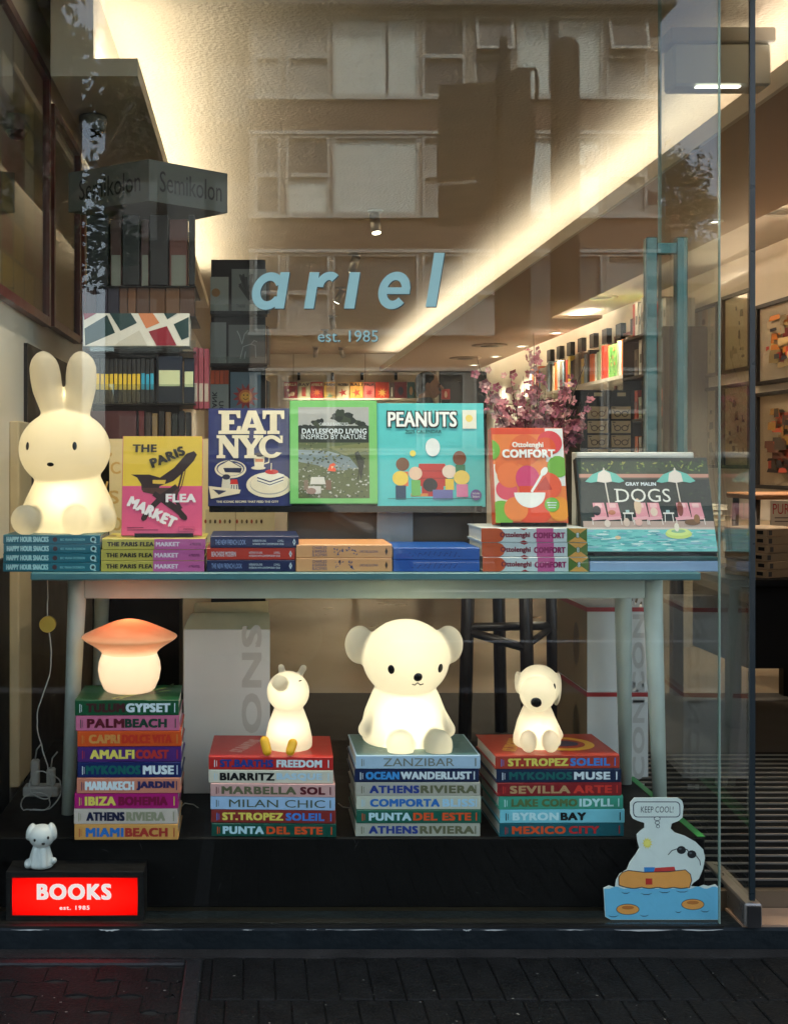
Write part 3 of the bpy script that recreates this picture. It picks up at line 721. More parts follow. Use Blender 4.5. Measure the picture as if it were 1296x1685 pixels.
# tall stack under the mushroom lamp, and three stacks on the platform: colour name, cover, (words), publisher tick colour
WHT = INK(225, 232, 235); MAR = INK(92, 16, 30); YEL = INK(236, 214, 96); RED = INK(178, 36, 40); KHA = INK(150, 146, 118)
OLV = INK(106, 104, 74); BLU = INK(40, 110, 190); ROY = INK(34, 60, 140); ORA = INK(226, 84, 36); PBL = INK(170, 205, 232); TEA = INK(14, 96, 92); BLK = INK(16, 16, 18)
S1 = [('dark green', INK(8, 78, 44), [('TULUM', .11, .48, INK(70, 20, 26)), ('GYPSET', .49, .92, WHT)]),
      ('candy pink', INK(208, 108, 140), [('PALM', .11, .47, MAR), ('BEACH', .475, .88, INK(20, 60, 44))]),
      ('bright orange', INK(218, 82, 26), [('CAPRI', .11, .41, INK(214, 140, 70)), ('DOLCE VITA', .43, .91, INK(205, 52, 30))]),
      ('violet', INK(78, 34, 110), [('AMALFI', .12, .55, YEL), ('COAST', .56, .88, INK(190, 50, 44))]),
      ('navy', INK(20, 34, 92), [('MYKONOS', .08, .61, TEA), ('MUSE', .63, .93, WHT)]),
      ('salmon', INK(212, 130, 104), [('MARRAKECH', .08, .555, WHT), ('JARDIN', .575, .94, INK(44, 40, 90))]),
      ('magenta', INK(176, 22, 112), [('IBIZA', .10, .40, YEL), ('BOHEMIA', .425, .90, INK(128, 14, 60))]),
      ('pale stone', INK(204, 186, 172), [('ATHENS', .12, .49, NV), ('RIVIERA', .505, .88, KHA)]),
      ('sandy orange', INK(220, 158, 84), [('MIAMI', .11, .475, BLU), ('BEACH', .49, .90, INK(176, 52, 44))])]
S2 = [('tomato red', INK(196, 40, 36), [('ST.BARTHS', .09, .52, ROY), ('FREEDOM', .545, .91, WHT)]),
      ('cream', INK(222, 212, 192), [('BIARRITZ', .09, .53, BLK), ('BASQUE', .545, .91, INK(190, 216, 232))]),
      ('dusty pink', INK(216, 166, 160), [('MARBELLA', .09, .69, OLV), ('SOL', .72, .92, MAR)]),
      ('powder blue', INK(168, 196, 228), [('MILAN CHIC', .15, .92, INK(84, 92, 70))]),
      ('brick red', INK(140, 44, 40), [('ST.TROPEZ', .09, .58, YEL), ('SOLEIL', .60, .91, INK(70, 130, 210))]),
      ('bottle green', INK(8, 76, 62), [('PUNTA', .09, .42, INK(190, 222, 232)), ('DEL ESTE', .44, .89, ORA)])]
S3 = [('ice blue', INK(178, 202, 222), [('ZANZIBAR', .22, .79, INK(128, 128, 112))]),
      ('navy', INK(16, 32, 72), [('OCEAN', .09, .36, INK(66, 150, 220)), ('WANDERLUST', .37, .94, WHT)]),
      ('warm grey', INK(186, 178, 164), [('ATHENS', .11, .51, ROY), ('RIVIERA', .52, .97, OLV)]),
      ('light beige', INK(206, 204, 184), [('COMPORTA', .11, .67, BLU), ('BLISS', .69, .95, INK(176, 216, 240))]),
      ('bottle green', INK(10, 92, 74), [('PUNTA', .10, .44, INK(200, 228, 236)), ('DEL ESTE', .455, .92, ORA)]),
      ('stone grey', INK(184, 180, 164), [('ATHENS', .105, .50, ROY), ('RIVIERA', .515, .95, OLV)])]
S4 = [('rusty red', INK(178, 58, 40), [('ST.TROPEZ', .10, .585, YEL), ('SOLEIL', .60, .92, INK(70, 130, 210))]),
      ('midnight blue', INK(14, 34, 66), [('MYKONOS', .10, .605, TEA), ('MUSE', .62, .91, WHT)]),
      ('crimson', INK(138, 26, 32), [('SEVILLA', .10, .585, INK(190, 150, 104)), ('ARTE', .61, .92, INK(216, 56, 44))]),
      ('sea green', INK(64, 158, 132), [('LAKE COMO', .10, .63, INK(92, 112, 66)), ('IDYLL', .645, .92, INK(200, 236, 236))]),
      ('sky blue', INK(128, 206, 220), [('BYRON', .10, .47, INK(206, 240, 244)), ('BAY', .485, .69, BLK)]),
      ('dark teal', INK(10, 88, 98), [('MEXICO', .10, .53, ORA), ('CITY', .555, .80, INK(196, 40, 44))])]
def top_stb(b, L, dep, T):
    b.text('ST.BARTHS', -L/2 + .02, 0.10, -L/2 + .17, 0.135, lambda u, v: (u, v, T + .0004), INK(214, 150, 140), bold=.04, rot=R(68))
def top_zan(b, L, dep, T):
    b.box((-L/2 + .004, .006, T + .0002), (L/2 - .004, dep - .004, T + .0005), INK(70, 110, 112))
    for i in range(60):
        x = jr.uniform(-L/2 + .02, L/2 - .03); y = jr.uniform(.01, dep - .02)
        if i % 3 == 0 or abs(x) > .09: b.box((x, y, T + .0006), (x + jr.uniform(.004, .02), y + .0015, T + .0008), INK(150, 180, 176))
def top_trop(b, L, dep, T):
    f = lambda u, v: (u, v, T + .0004); f2 = lambda u, v: (u, v, T + .0007); f3 = lambda u, v: (u, v, T + .001)
    b.flat(circ(.05, dep*.52, .085, .075), f, INK(236, 170, 50)); b.flat(circ(.05, dep*.52, .06, .052), f2, INK(178, 58, 40)); b.flat(circ(.05, dep*.52, .042, .03), f3, INK(80, 70, 90))
    b.text('ST.TROPEZ', -L/2 + .0, 0.10, -L/2 + .15, 0.135, f, INK(226, 160, 60), bold=.04, rot=R(68))
def top_tul(b, L, dep, T):
    for i in range(5):
        b.flat(stroke([(-.05 + i*.01, .02), (.02 + i*.02, .07 + .02*i), (.11, .10 + .03*i)], [.012, .022, .004]), lambda u, v: (u, v, T + .0004 + .0001*i), INK(140, 168, 70) if i % 2 else INK(24, 50, 30))
def stack(books, x0, x1, D, zt, zb, dep, where, jit, top, tilt=0.0, reverse=False):
    n = len(books); T = (zt - zb)/n
    for i, (cn, cov, words) in enumerate(books):
        z = zb + (n - 1 - i)*T; o = jit[i]*D/F
        txt = []
        for (s, u0, u1, m) in words:
            bo = .008 if s in ('ZANZIBAR', 'MILAN CHIC') else .035
            txt.append((s, u0, u1, .21, .80, m, bo))
        tick = words[-1][3] if cn not in ('bright orange', 'magenta') else words[0][3]
        mk = [('p', [(.045, .2), (.052, .2), (.052, .75), (.045, .75)], tick), ('p', [(.957, .2), (.966, .2), (.966, .8), (.957, .8)], tick), ('p', [(.063, .25), (.067, .25), (.067, .7), (.063, .7)], tick)]
        pos = 'topmost' if i == 0 else ('bottom one' if i == n - 1 else ORD[i] + ' from the top')
        flat_book(cn + ' travel book, ' + pos + ' in the stack under the ' + where, x0 + o, x1 + o, Y(D) + jr.uniform(-.002, .002), z + .0003, T - .0006, dep, cov, txt,
                  rot=tilt + jr.uniform(-.008, .008), marks=mk, group='travel books stacked in the window', top=top if i == 0 else None)
SD = 3.045
zb_ = .2405
stack(S1, X(125.5, 3.02), X(296, 3.02), 3.02, Z(1152, 3.02), Z(1396, 3.02) if Z(1396, 3.02) > zb_ else zb_, .20, 'mushroom lamp', [-2, -1, 2, 2, 2, 1, -3, -4, -3], top_tul, .012)
stack(S2, X(346, SD), X(551, SD), SD, Z(1246, SD), zb_, .235, 'pig lamp', [-3, -3, 0, 0, 1, 2], top_stb, -.03)
stack(S3, X(585, SD), X(790, SD), SD, Z(1243, SD), zb_, .235, 'bear lamp', [0, -2, 0, 1, 1, 0], top_zan, 0.0)
stack(S4, X(818, SD), X(1024, SD), SD, Z(1243, SD), zb_, .235, 'puppy lamp', [-4, -2, -1, 2, 4, 3], top_trop, .02)

# rows on the table ------------------------------------------------
BD = 3.08
def row(books, x0, x1, ytop, dep, where, cat_group, tilt=0.0):
    n = len(books); T = (Z(ytop, BD) - TZ - .0004)/n
    for i, (lab, cov, txt, bands, marks, dx) in enumerate(books):
        o = dx*BD/F
        flat_book(lab + ', ' + ('top one' if i == 0 else 'bottom one' if i == n-1 else ORD[i] + ' from the top') + ' of ' + where, X(x0, BD) + o, X(x1, BD) + o, Y(BD) + .001 + jr.uniform(-.001, .001), TZ + .0003 + (n-1-i)*T, T - .0005, dep, cov, txt, tilt, bands, marks, cat_group)
HHT = INK(24, 104, 118); HHL = INK(176, 216, 214)
row([('teal snack cookbook', HHT, [('HAPPY HOUR SNACKS', .035, .47, .22, .82, HHL, .03), ('BEC VRANA DICKINSON', .59, .845, .36, .62, INK(120, 180, 182), .02)], [], [('c', .535, .5, .26, INK(74, 40, 44)), ('c', .93, .5, .34, HHL), ('c', .93, .5, .2, HHT), ('p', [(.935, .1), (.965, .1), (.95, .35)], HHL)], dx) for dx in (0, 0.5, 0, -.5)], 5, 164.5, 880, .21, 'four under the rabbit lamp', 'teal books under the rabbit lamp')
PY, PP = INK(196, 176, 76), INK(200, 92, 150)
row([('yellow and pink flea market book', PY, [('THE PARIS FLEA', .05, .50, .30, .70, INK(40, 34, 24), .03), ('MARKET', .52, .75, .30, .70, INK(240, 214, 224), .03), ('PRESTEL', .87, .96, .38, .62, INK(140, 60, 110), .02)], [(.505, 1.0, PP)], [('p', [(.845, .4), (.862, .4), (.862, .62)], INK(140, 60, 110))], dx) for dx in (2, 0, 0)], 166, 336, 886, .235, 'three below the propped copy', 'flea market books in a pile', .004)
FN, FR = INK(22, 32, 76), INK(190, 52, 36)
def fl(t, c): return [(t, .055, .40 if 'B' not in t else .33, .28, .70, c, .0), ('INTERIORS FOR LIVING', .48, .63, .52, .70, WHT, .0), ('INTERIORS WITH CONTEMPORARY EDGE', .48, .83, .26, .42, WHT, .0), ('LOWELL', .76, .83, .52, .70, WHT, .0)]
dm_ = [('p', [(.93, .5), (.948, .8), (.966, .5), (.948, .2)], WHT), ('p', [(.940, .5), (.948, .65), (.956, .5), (.948, .35)], FN)]
row([('navy interiors book', FN, fl('THE NEW FRENCH LOOK', INK(150, 170, 214)), [], dm_, 6), ('brick red interiors book', FR, fl('BEACHSIDE MODERN', WHT), [], dm_, 0), ('navy interiors book', FN, fl('THE NEW FRENCH LOOK', INK(150, 170, 214)), [], dm_, 0)], 340, 485.5, 882, .23, 'the navy and red pile', 'interiors books in a pile')
PE, BB = INK(232, 164, 108), INK(80, 84, 120)
def birds(o):
    r = random.Random(o); out = []
    for cx in (.41, .45, .54, .59):
        for k in range(5):
            x = cx + r.uniform(-.03, .03); y = r.uniform(.2, .75); out.append(('p', [(x, y), (x + r.uniform(.01, .03), y + r.uniform(-.12, .12)), (x + r.uniform(0, .02), y + r.uniform(.05, .2))], BB))
    return out + [('p', [(.925, .5), (.94, .8), (.955, .5), (.94, .2)], INK(70, 50, 40))]
row([('peach art book with birds on its spine', PE, [('CHARLES', .17, .32, .66, .88, BB, .01), ('& BARBARA', .17, .32, .40, .62, BB, .01), ('BLACKMAN', .17, .32, .12, .36, BB, .01), ('CHRISTABEL BLACKMAN', .66, .85, .40, .58, BB, .0)], [], birds(k), 0) for k in (1, 2)], 487, 645, 896, .23, 'the peach pair', 'peach art books in a pile')
BL = INK(26, 84, 164); SB = INK(16, 44, 110)
def script(o):
    r = random.Random(o); out = []
    pts = [(.18 + i*.0125, .5 + .28*sin(i*1.3 + r.random()) * r.uniform(.3, 1)) for i in range(48)]
    return [('p', [pts[i], (pts[i+1][0], pts[i+1][1]), (pts[i+1][0] + .003, pts[i+1][1] - .07), (pts[i][0] + .003, pts[i][1] - .07)], SB) for i in range(47) if i % 9 != 4]
row([('blue book with dark script on its spine', BL, [], [], script(k), 0) for k in (1, 2)], 647, 789, 901, .23, 'the blue pair', 'blue books in a pile')
OT = INK(206, 212, 210); OR_ = INK(206, 84, 40); OG = INK(84, 112, 44); OP = INK(206, 84, 140)
def otm(d): return [('c', .60, .5, .46, OP), ('p', [(.82, .02), (1, .02), (.91, .5)], INK(226, 160, 80)), ('p', [(.82, .98), (1, .98), (.91, .5)], INK(226, 160, 80)), ('c', .91, .5, .2, OG), ('p', [(.36, .02), (.40, .16), (.44, .02)], INK(160, 30, 40)), ('p', [(.36, .98), (.40, .84), (.44, .98)], INK(160, 30, 40)), ('c', .15, .5, .48, OR_), ('c', .91, .58, .10, WHT), ('c', .91, .42, .10, WHT)]
row([('white and orange cookbook', OT, [('Ottolenghi', .175, .46, .25, .72, INK(130, 40, 60), .02), ('COMFORT', .49, .79, .28, .70, INK(150, 24, 90), .03)], [(0, .15, OR_), (.81, 1, OG), (.52, .68, OP)], otm(0), dx) for dx in (-1, 0, 1)], 793, 966.5, 868.5, .215, 'three under the dotted orange cookbook', 'orange and white cookbooks in a pile', -.008)
PBk = INK(150, 176, 206)
for k, (lab, cov) in enumerate((('teal edged hardback, upper of two lying flat below the poolside book', INK(24, 70, 70)), ('pale blue hardback, lower of two lying flat below the poolside book', PBk))):
    z0, z1 = (Z(923, BD), Z(917, BD)) if k == 0 else (TZ + .0004, Z(923.2, BD) - .0004)
    flat_book(lab, X(970, BD), X(1181, BD), Y(BD), z0, z1 - z0, .25, cov, [], group='books under the poolside book')

# standing books ----------------------------------------------------
def standing(label, px, D, lean, thick, cov, art, titles, name='book', cat='book', rotz=0.0, zbase=None, group=None, spinecol=None, extra=0, parts_name='title'):
    x0, x1, y0, y1 = px; s = D/F; w = (x1-x0)*s; a = R(lean); h = (y1-y0)*s/cos(a)*1.0
    loc = Vector((X(x0, D), Y(D), Z(y1, D) if zbase is None else zbase))
    t = thing(name, label, cat, loc, (-a, 0, rotz), group)
    k = h/((y1-y0)*s)
    b = MB(); bt = .003
    b.box((0, 0, 0), (w, bt, h), cov, .0008); b.box((0, thick - bt, 0), (w, thick, h), cov, .0008)
    b.box((-.0015, 0.0005, 0), (.003, thick - .0005, h), spinecol or cov)
    L = [0]
    def fn(u, v): return ((u - x0)*s, -.0003 - L[0], (y1 - v)*s*k)
    def orient(p):
        ar = sum(p[i][0]*p[(i+1) % len(p)][1] - p[(i+1) % len(p)][0]*p[i][1] for i in range(len(p)))
        return p[::-1] if ar > 0 else p
    for it in art:
        L[0] += min(.00012, .0026/len(art)); kd = it[0]
        if kd == 'r': p = [(it[1], it[2]), (it[3], it[2]), (it[3], it[4]), (it[1], it[4])]; m = it[5]
        elif kd == 'e': p = circ(it[1], it[2], it[3], it[4], rot=it[6] if len(it) > 6 else 0); m = it[5]
        elif kd == 'p': p = it[1]; m = it[2]
        elif kd == 'l': p = stroke(it[1], it[2]); m = it[3]
        p = [(min(max(q[0], x0 + .3), x1 - .3), min(max(q[1], y0 + .3), y1 - .3)) for q in p]
        b.flat(orient(p), fn, m)
    b.build('cover', t)
    g = MB(); g.box((.004, bt + .0002, .004), (w - .004, thick - bt - .0002, h - .004), pagem); g.build('pages', t)
    L[0] += .0002
    g = MB()
    fnt = lambda u, v: ((u - x0)*s, -.0003 - L[0], (y1 - (-v))*s*k)      # text given with v upwards = -py
    for it in titles:
        L[0] += .00015
        if it[0] == 't':
            _, tx, a0, b0, a1, b1, m, bo = it[:8]; rt = it[8] if len(it) > 8 else 0
            g.text(tx, a0, -b1, a1, -b0, fnt, m, bold=bo, rot=rt)
        else:
            g.flat(orient([tuple(q) for q in it[1]]), fn, it[2])
    if titles: g.build(parts_name, t)
    return t
# yellow and pink book with the chair
CH = INK(52, 30, 28); CH2 = INK(84, 52, 44); CRW = INK(240, 228, 226)
art = [('r', 200, 717, 332, 800, INK(232, 190, 62)), ('r', 200, 800, 332, 880.5, INK(222, 86, 124)),
       ('p', [(214, 781), (244, 781), (262, 786), (285, 770), (306, 746), (318, 742), (323, 748), (318, 758), (300, 778), (284, 792), (262, 800), (256, 812), (244, 812), (232, 807), (231, 797), (224, 786)], CH),
       ('p', [(250, 790), (272, 790), (270, 797), (250, 796)], INK(226, 180, 70)),
       ('l', [(299, 778), (292, 806), (288, 822), (297, 838)], [3, 3, 5, 7], CH),
       ('l', [(304, 774), (298, 800), (290, 815)], 1.5, CH2),
       ('p', [(232, 803), (292, 803), (292, 812), (268, 817), (234, 810)], CH2),
       ('l', [(290, 800), (266, 818), (250, 834), (236, 852)], [8, 10, 9, 8], CH), ('e', 237, 852, 6, 4.5, CH, R(-50)),
       ('l', [(252, 812), (272, 826), (290, 838), (302, 850)], [8, 10, 11, 8], CH), ('e', 301, 850, 8, 5, CH, R(40)),
       ('r', 209, 868, 236, 869.5, INK(120, 40, 70)), ('r', 209, 871.5, 260, 873, INK(120, 40, 70)), ('r', 293, 867, 320, 875, INK(190, 66, 104)), ('r', 294, 868, 319, 874, INK(222, 86, 124))]
tit = [('t', 'THE', 216, 731, 256, 744, INK(44, 36, 22), .03), ('t', 'PARIS', 244, 744, 304, 760, INK(44, 36, 22), .035, R(23)), ('t', 'FLEA', 272, 813, 322, 827, CRW, .035), ('t', 'MARKET', 207, 834, 293, 852, CRW, .035, R(-26)),
       ('t', 'PRESTEL', 302, 869.5, 318, 872.5, INK(110, 30, 60), .0)]
standing('yellow and pink cover with a brown folding chair, propped on the flea market books', (200, 332, 717, 881), 3.13, 9, .022, INK(214, 90, 120), art, tit, spinecol=INK(208, 120, 110))
# navy diner cookbook (slab letters drawn as shapes)
CR = INK(238, 222, 190); NB = INK(40, 46, 100)
def slab(ch, x0, y0, x1, y1, m):
    w, h = x1-x0, y1-y0
    def q(pts): return ('p', [(x0 + a*w, y1 - c*h) for a, c in pts], m)
    sr = .16
    if ch == 'E': return [q([(0, 0), (1, 0), (1, .34), (.86, .34), (.80, .15), (.48, .15), (.48, .42), (.70, .42), (.70, .60), (.48, .60), (.48, .85), (.78, .85), (.85, .68), (.98, .68), (.98, 1), (0, 1), (0, .87), (.14, .85), (.14, .15), (0, .13)])]
    if ch == 'A': return [q([(0, 0), (.40, 0), (.40, .13), (.32, .15), (.36, .27), (.62, .27), (.66, .15), (.56, .13), (.56, 0), (1, 0), (1, .13), (.93, .15), (.64, 1), (.34, 1), (.09, .15), (0, .13)]), ('p', [(x0 + a*w, y1 - c*h) for a, c in [(.41, .42), (.57, .42), (.49, .72)]], NB)]
    if ch == 'T': return [q([(.22, 0), (.78, 0), (.78, .13), (.66, .15), (.66, .84), (.82, .84), (.88, .64), (1, .64), (1, 1), (0, 1), (0, .64), (.12, .64), (.18, .84), (.34, .84), (.34, .15), (.22, .13)])]
    if ch == 'N': return [q([(0, 0), (.36, 0), (.36, .12), (.26, .14), (.26, .66), (.70, 0), (.90, 0), (.90, .86), (1, .88), (1, 1), (.64, 1), (.64, .88), (.74, .86), (.74, .46), (.34, 1), (0, 1), (0, .88), (.10, .86), (.10, .14), (0, .12)])]
    if ch == 'Y': return [q([(.26, 0), (.74, 0), (.74, .12), (.64, .14), (.64, .42), (.94, .87), (1, .88), (1, 1), (.62, 1), (.62, .88), (.70, .86), (.53, .58), (.37, .86), (.44, .88), (.44, 1), (0, 1), (0, .88), (.06, .87), (.36, .42), (.36, .14), (.26, .12)])]
    if ch == 'C':
        o = [(.5 + .5*cos(R(a)), .5 + .5*sin(R(a))) for a in range(35, 326, 10)]; i_ = [(.52 + .26*cos(R(a)), .5 + .34*sin(R(a))) for a in range(318, 40, -10)]
        return [q([(.98, .98), (.86, .98)] + o + [(.98, .22)] + i_ + [(.84, .66), (.98, .66)])]
navy = NB
art = [('r', 343, 672, 480, 832, navy),
       ('e', 379, 772, 26, 15, CR), ('e', 379, 771, 23, 12.5, INK(58, 62, 110)), ('e', 379, 772, 21, 11, CR), ('p', [(362, 767), (375, 757), (398, 770), (396, 778), (372, 776)], CR), ('p', [(367, 770), (398, 770), (396, 778), (370, 777)], INK(40, 40, 70)), ('l', [(364, 764), (376, 757), (397, 769)], 1.5, INK(60, 60, 90)),
       ('p', [(417, 747), (436, 747), (434, 768), (419, 768)], CR), ('e', 426.5, 748, 9.5, 3.5, INK(70, 56, 60)), ('l', [(436, 751), (443, 752), (442, 761), (435, 763)], 2.2, CR), ('r', 420, 755, 433, 760, INK(214, 130, 90)), ('e', 425, 770, 12, 3, CR),
       ('e', 443, 798, 38, 21, CR), ('e', 443, 797, 32, 17, INK(176, 170, 160)), ('e', 443, 796, 31, 16, CR),
       ('p', [(423, 782), (444, 774), (467, 781), (466, 793), (444, 801), (424, 793)], INK(246, 236, 214)), ('l', [(423, 786), (444, 793), (467, 785)], 2, INK(60, 60, 100)), ('l', [(423, 791), (444, 798), (466, 790)], 1.4, INK(60, 60, 100)), ('e', 447, 776.5, 11, 4, INK(206, 52, 44)), ('l', [(446, 774), (446.5, 762)], 1.5, CR),
       ('p', [(366, 786), (378, 786), (380, 805), (364, 805)], INK(220, 210, 190)), ('e', 372, 785, 6.5, 4.5, INK(50, 50, 70)),
       ('p', [(379, 795), (391, 795), (393, 812), (377, 812)], INK(230, 220, 200)), ('p', [(378, 797), (392, 797), (390, 789), (380, 789)], INK(206, 48, 44)), ('l', [(381, 798), (380, 811)], 1.6, INK(60, 60, 100)), ('l', [(385, 798), (385, 811)], 1.6, INK(60, 60, 100)), ('l', [(389, 798), (390, 811)], 1.6, INK(60, 60, 100)),
       ('p', [(342, 800), (396, 806), (394, 812), (347, 821)], CR), ('l', [(350, 806), (372, 808), (360, 814)], 1, INK(90, 90, 120))]
tit = []
for ch, a, c in (('E', 359, 396), ('A', 392, 438), ('T', 432, 468)): tit += slab(ch, a, 675, c, 714, CR)
for ch, a, c in (('N', 356, 396), ('Y', 391, 433), ('C', 426, 466)): tit += slab(ch, a, 716, c, 754, CR)
tit.append(('t', 'THE ICONIC RECIPES THAT FEED THE CITY', 356, 824, 458, 827.5, CR, .02))
RD = 3.32
standing('navy cookbook with big cream letters and diner food drawings on the black rail', (343, 480, 671, 833), RD, 6, .03, navy, art, tit)
# green bordered country book
g1 = INK(124, 196, 110); r = random.Random(4)
art = [('r', 478.5, 658.5, 621, 828, g1), ('r', 491, 669, 608, 820, INK(176, 174, 170)), ('r', 491, 724, 608, 820, INK(96, 104, 66)), ('r', 491, 700, 608, 728, INK(40, 46, 34))]
for k in range(26):
    cx = 491 + r.random()*117; cy_ = 706 - 26*math.exp(-((cx - 558)/38)**2) + r.uniform(-3, 10); rr0 = r.uniform(4, 10)
    art.append(('p', [(min(max(cx + rr0*r.uniform(.7, 1.2)*cos(a), 491.5), 607.5), cy_ + rr0*.8*r.uniform(.6, 1.2)*sin(a)) for a in [2*pi*i/11 for i in range(11)]], INK(*r.choice([(34, 40, 30), (48, 56, 40), (26, 32, 26), (60, 66, 46)]))))
art += [('p', [(491, 740), (540, 742), (575, 752), (590, 770), (560, 775), (520, 765), (491, 760)], INK(132, 146, 150)), ('p', [(540, 735), (608, 728), (608, 740), (570, 750)], INK(120, 122, 74))]
for k in range(330):
    cx = 491 + r.random()*116; cy_ = 728 + (r.random()**.7)*90; s_ = r.uniform(.8, 2.6)
    c_ = r.choice([(150, 150, 132), (186, 184, 172), (84, 92, 56), (64, 72, 46), (112, 118, 76), (204, 202, 192)] if cy_ > 765 else [(84, 92, 56), (64, 72, 46), (112, 118, 76), (140, 134, 84), (48, 56, 38)])
    art.append(('p', [(min(max(cx + s_*r.uniform(.6, 1.3)*cos(a), 491.5), 607.5), min(cy_ + s_*.7*r.uniform(.6, 1.3)*sin(a), 819.5)) for a in [2*pi*i/6 for i in range(6)]], INK(*c_)))
art += [('p', [(584, 745), (590, 742), (600, 760), (594, 790), (590, 770)], INK(44, 48, 34)), ('l', [(589, 790), (592, 765), (586, 745)], 1.3, INK(40, 36, 28)),
        ('p', [(512, 785), (533, 785), (536, 797), (510, 797)], INK(214, 210, 200)), ('r', 504, 800, 528, 812, INK(206, 200, 192)), ('r', 536, 790, 545, 806, INK(120, 90, 70)), ('e', 512, 808, 8, 5, INK(150, 120, 110)), ('r', 500, 790, 507, 806, INK(130, 110, 90)),
        ('p', [(543, 764), (549, 762), (553, 765), (548, 768), (553, 772), (552, 776), (539, 775)], INK(240, 90, 50)), ('p', [(545, 767), (549, 768), (546, 772)], INK(255, 210, 160))]
tit = [('t', 'CAROLE BAMFORD', 526, 695, 574, 700, WHT, .0), ('t', 'DAYLESFORD LIVING', 497, 705, 604, 713.5, WHT, .015), ('t', 'INSPIRED BY NATURE', 496, 714.5, 603, 722.5, WHT, .0)]
standing('tall green bordered book with a meadow landscape on the black rail', (478, 621.5, 658, 829), RD - .01, 6, .03, g1, art, tit)
# turquoise calendar: the drawing is left as plain coloured shapes
tq = INK(86, 196, 196)
art = [('r', 622, 663, 798, 833, tq), ('p', [(690, 763), (733, 763), (738, 800), (685, 800)], INK(196, 44, 40)), ('r', 694, 800, 730, 817, INK(196, 44, 40)), ('r', 676, 812, 704, 817, INK(220, 140, 70)),
       ('l', [(690, 775), (735, 775)], .8, INK(120, 24, 24)), ('l', [(688, 787), (737, 787)], .8, INK(120, 24, 24)),
       ('e', 663, 764, 11, 11, INK(120, 76, 50)), ('r', 655, 776, 672, 800, INK(230, 120, 70)), ('e', 659, 787, 13, 12, INK(240, 206, 80)), ('r', 651, 799, 668, 822, INK(30, 60, 90)),
       ('e', 684, 779, 11, 11, INK(238, 200, 170)), ('r', 677, 790, 692, 816, INK(110, 180, 90)), ('e', 708, 798, 12, 11, INK(34, 28, 34)), ('r', 712, 806, 745, 822, INK(110, 110, 170)),
       ('e', 740, 776, 12, 11, INK(240, 216, 196)), ('r', 733, 788, 747, 806, INK(240, 200, 70)), ('e', 757, 754, 11, 12, INK(120, 66, 40)), ('r', 750, 765, 766, 782, INK(40, 120, 80)),
       ('e', 760, 786, 13, 12, INK(244, 210, 100)), ('r', 751, 797, 770, 818, INK(226, 130, 170)), ('e', 713, 736, 12, 15, INK(238, 240, 236)), ('e', 680, 746, 5, 5, INK(240, 220, 90)),
       ('e', 783, 814.5, 9, 9, INK(110, 84, 150)), ('r', 763, 674, 786, 705, INK(232, 228, 210)), ('e', 774, 688, 6, 6, INK(240, 210, 100)), ('r', 638, 820, 780, 821, INK(40, 110, 110))]
tit = [('t', 'PEANUTS', 637.5, 674.5, 755.5, 704.5, BLK, .04), ('t', 'PEANUTS', 639.5, 677, 753.5, 702, INK(245, 245, 240), .016), ('t', '2025 CALENDAR', 668, 707, 728, 713, INK(20, 80, 84), .015), ('t', 'Includes', 777, 810, 789, 813.5, WHT, .0), ('t', 'Stickers!', 777, 815, 789, 819, WHT, .0)]
standing('turquoise wall calendar with a red block and coloured figures on the black rail', (622, 798.5, 662.5, 834), RD - .005, 6, .012, tq, art, tit, name='calendar', cat='calendar')
# dotted orange cookbook
O1 = INK(236, 100, 44); O2 = INK(240, 152, 70); GR = INK(120, 176, 60); PK = INK(222, 70, 120)
art = [('r', 816, 704, 935, 858, INK(238, 128, 58)), ('r', 816, 704, 905, 714, INK(226, 74, 36)), ('r', 905, 704, 935, 760, INK(236, 234, 226)), ('r', 915, 770, 935, 800, INK(236, 234, 226)), ('r', 816, 764, 850, 832, INK(236, 224, 206)),
       ('e', 870, 740, 26, 26, INK(228, 104, 50)), ('e', 838, 770, 20, 21, INK(232, 110, 50)), ('e', 836, 806, 18, 17, INK(226, 84, 100)), ('e', 842, 782, 21, 21, INK(240, 120, 60)), ('e', 912, 728, 21, 20, INK(226, 66, 70)), ('e', 905, 736, 17, 17, INK(230, 84, 30)),
       ('e', 924, 768, 18, 18, GR), ('e', 812, 740, 16, 17, GR), ('e', 826, 846, 22, 22, GR), ('e', 872, 788, 20, 22, INK(214, 62, 110)), ('e', 906, 800, 22, 22, INK(236, 90, 50)), ('r', 857, 800, 905, 850, INK(226, 70, 30)), ('e', 880, 838, 32, 26, INK(228, 72, 34)), ('e', 922, 838, 18, 20, INK(240, 150, 40)), ('e', 850, 838, 20, 20, INK(236, 130, 60)), ('p', [(888, 800), (902, 784), (912, 806), (886, 808)], INK(196, 50, 30)),
       ('p', [(848, 811)] + [(874 + 26*cos(R(a)), 811 + 25*sin(R(a))) for a in range(175, 4, -10)] + [(900, 811)], INK(244, 240, 232)), ('l', [(877, 810), (888, 794), (897, 780)], [4, 4, 4], INK(244, 240, 232)), ('e', 900, 776, 5, 8, INK(244, 240, 232), R(35)),
       ('e', 910, 831, 12.5, 12, INK(110, 170, 60)), ('e', 910, 831, 11, 10.5, INK(124, 186, 70)), ('r', 902, 827, 918, 828.5, WHT), ('r', 903, 831, 917, 832.5, WHT), ('r', 904, 835, 916, 836.5, WHT)]
tit = [('t', 'Ottolenghi', 848.5, 727, 901, 738.5, INK(246, 238, 224), .02), ('t', 'COMFORT', 831, 739.5, 920, 753.5, INK(248, 244, 236), .03)]
standing('dotted orange cookbook with a white bowl, propped on the cookbook pile', (815, 936, 703, 861), 3.14, 11, .035, INK(226, 88, 44), art, tit, spinecol=INK(200, 80, 40), rotz=R(2))
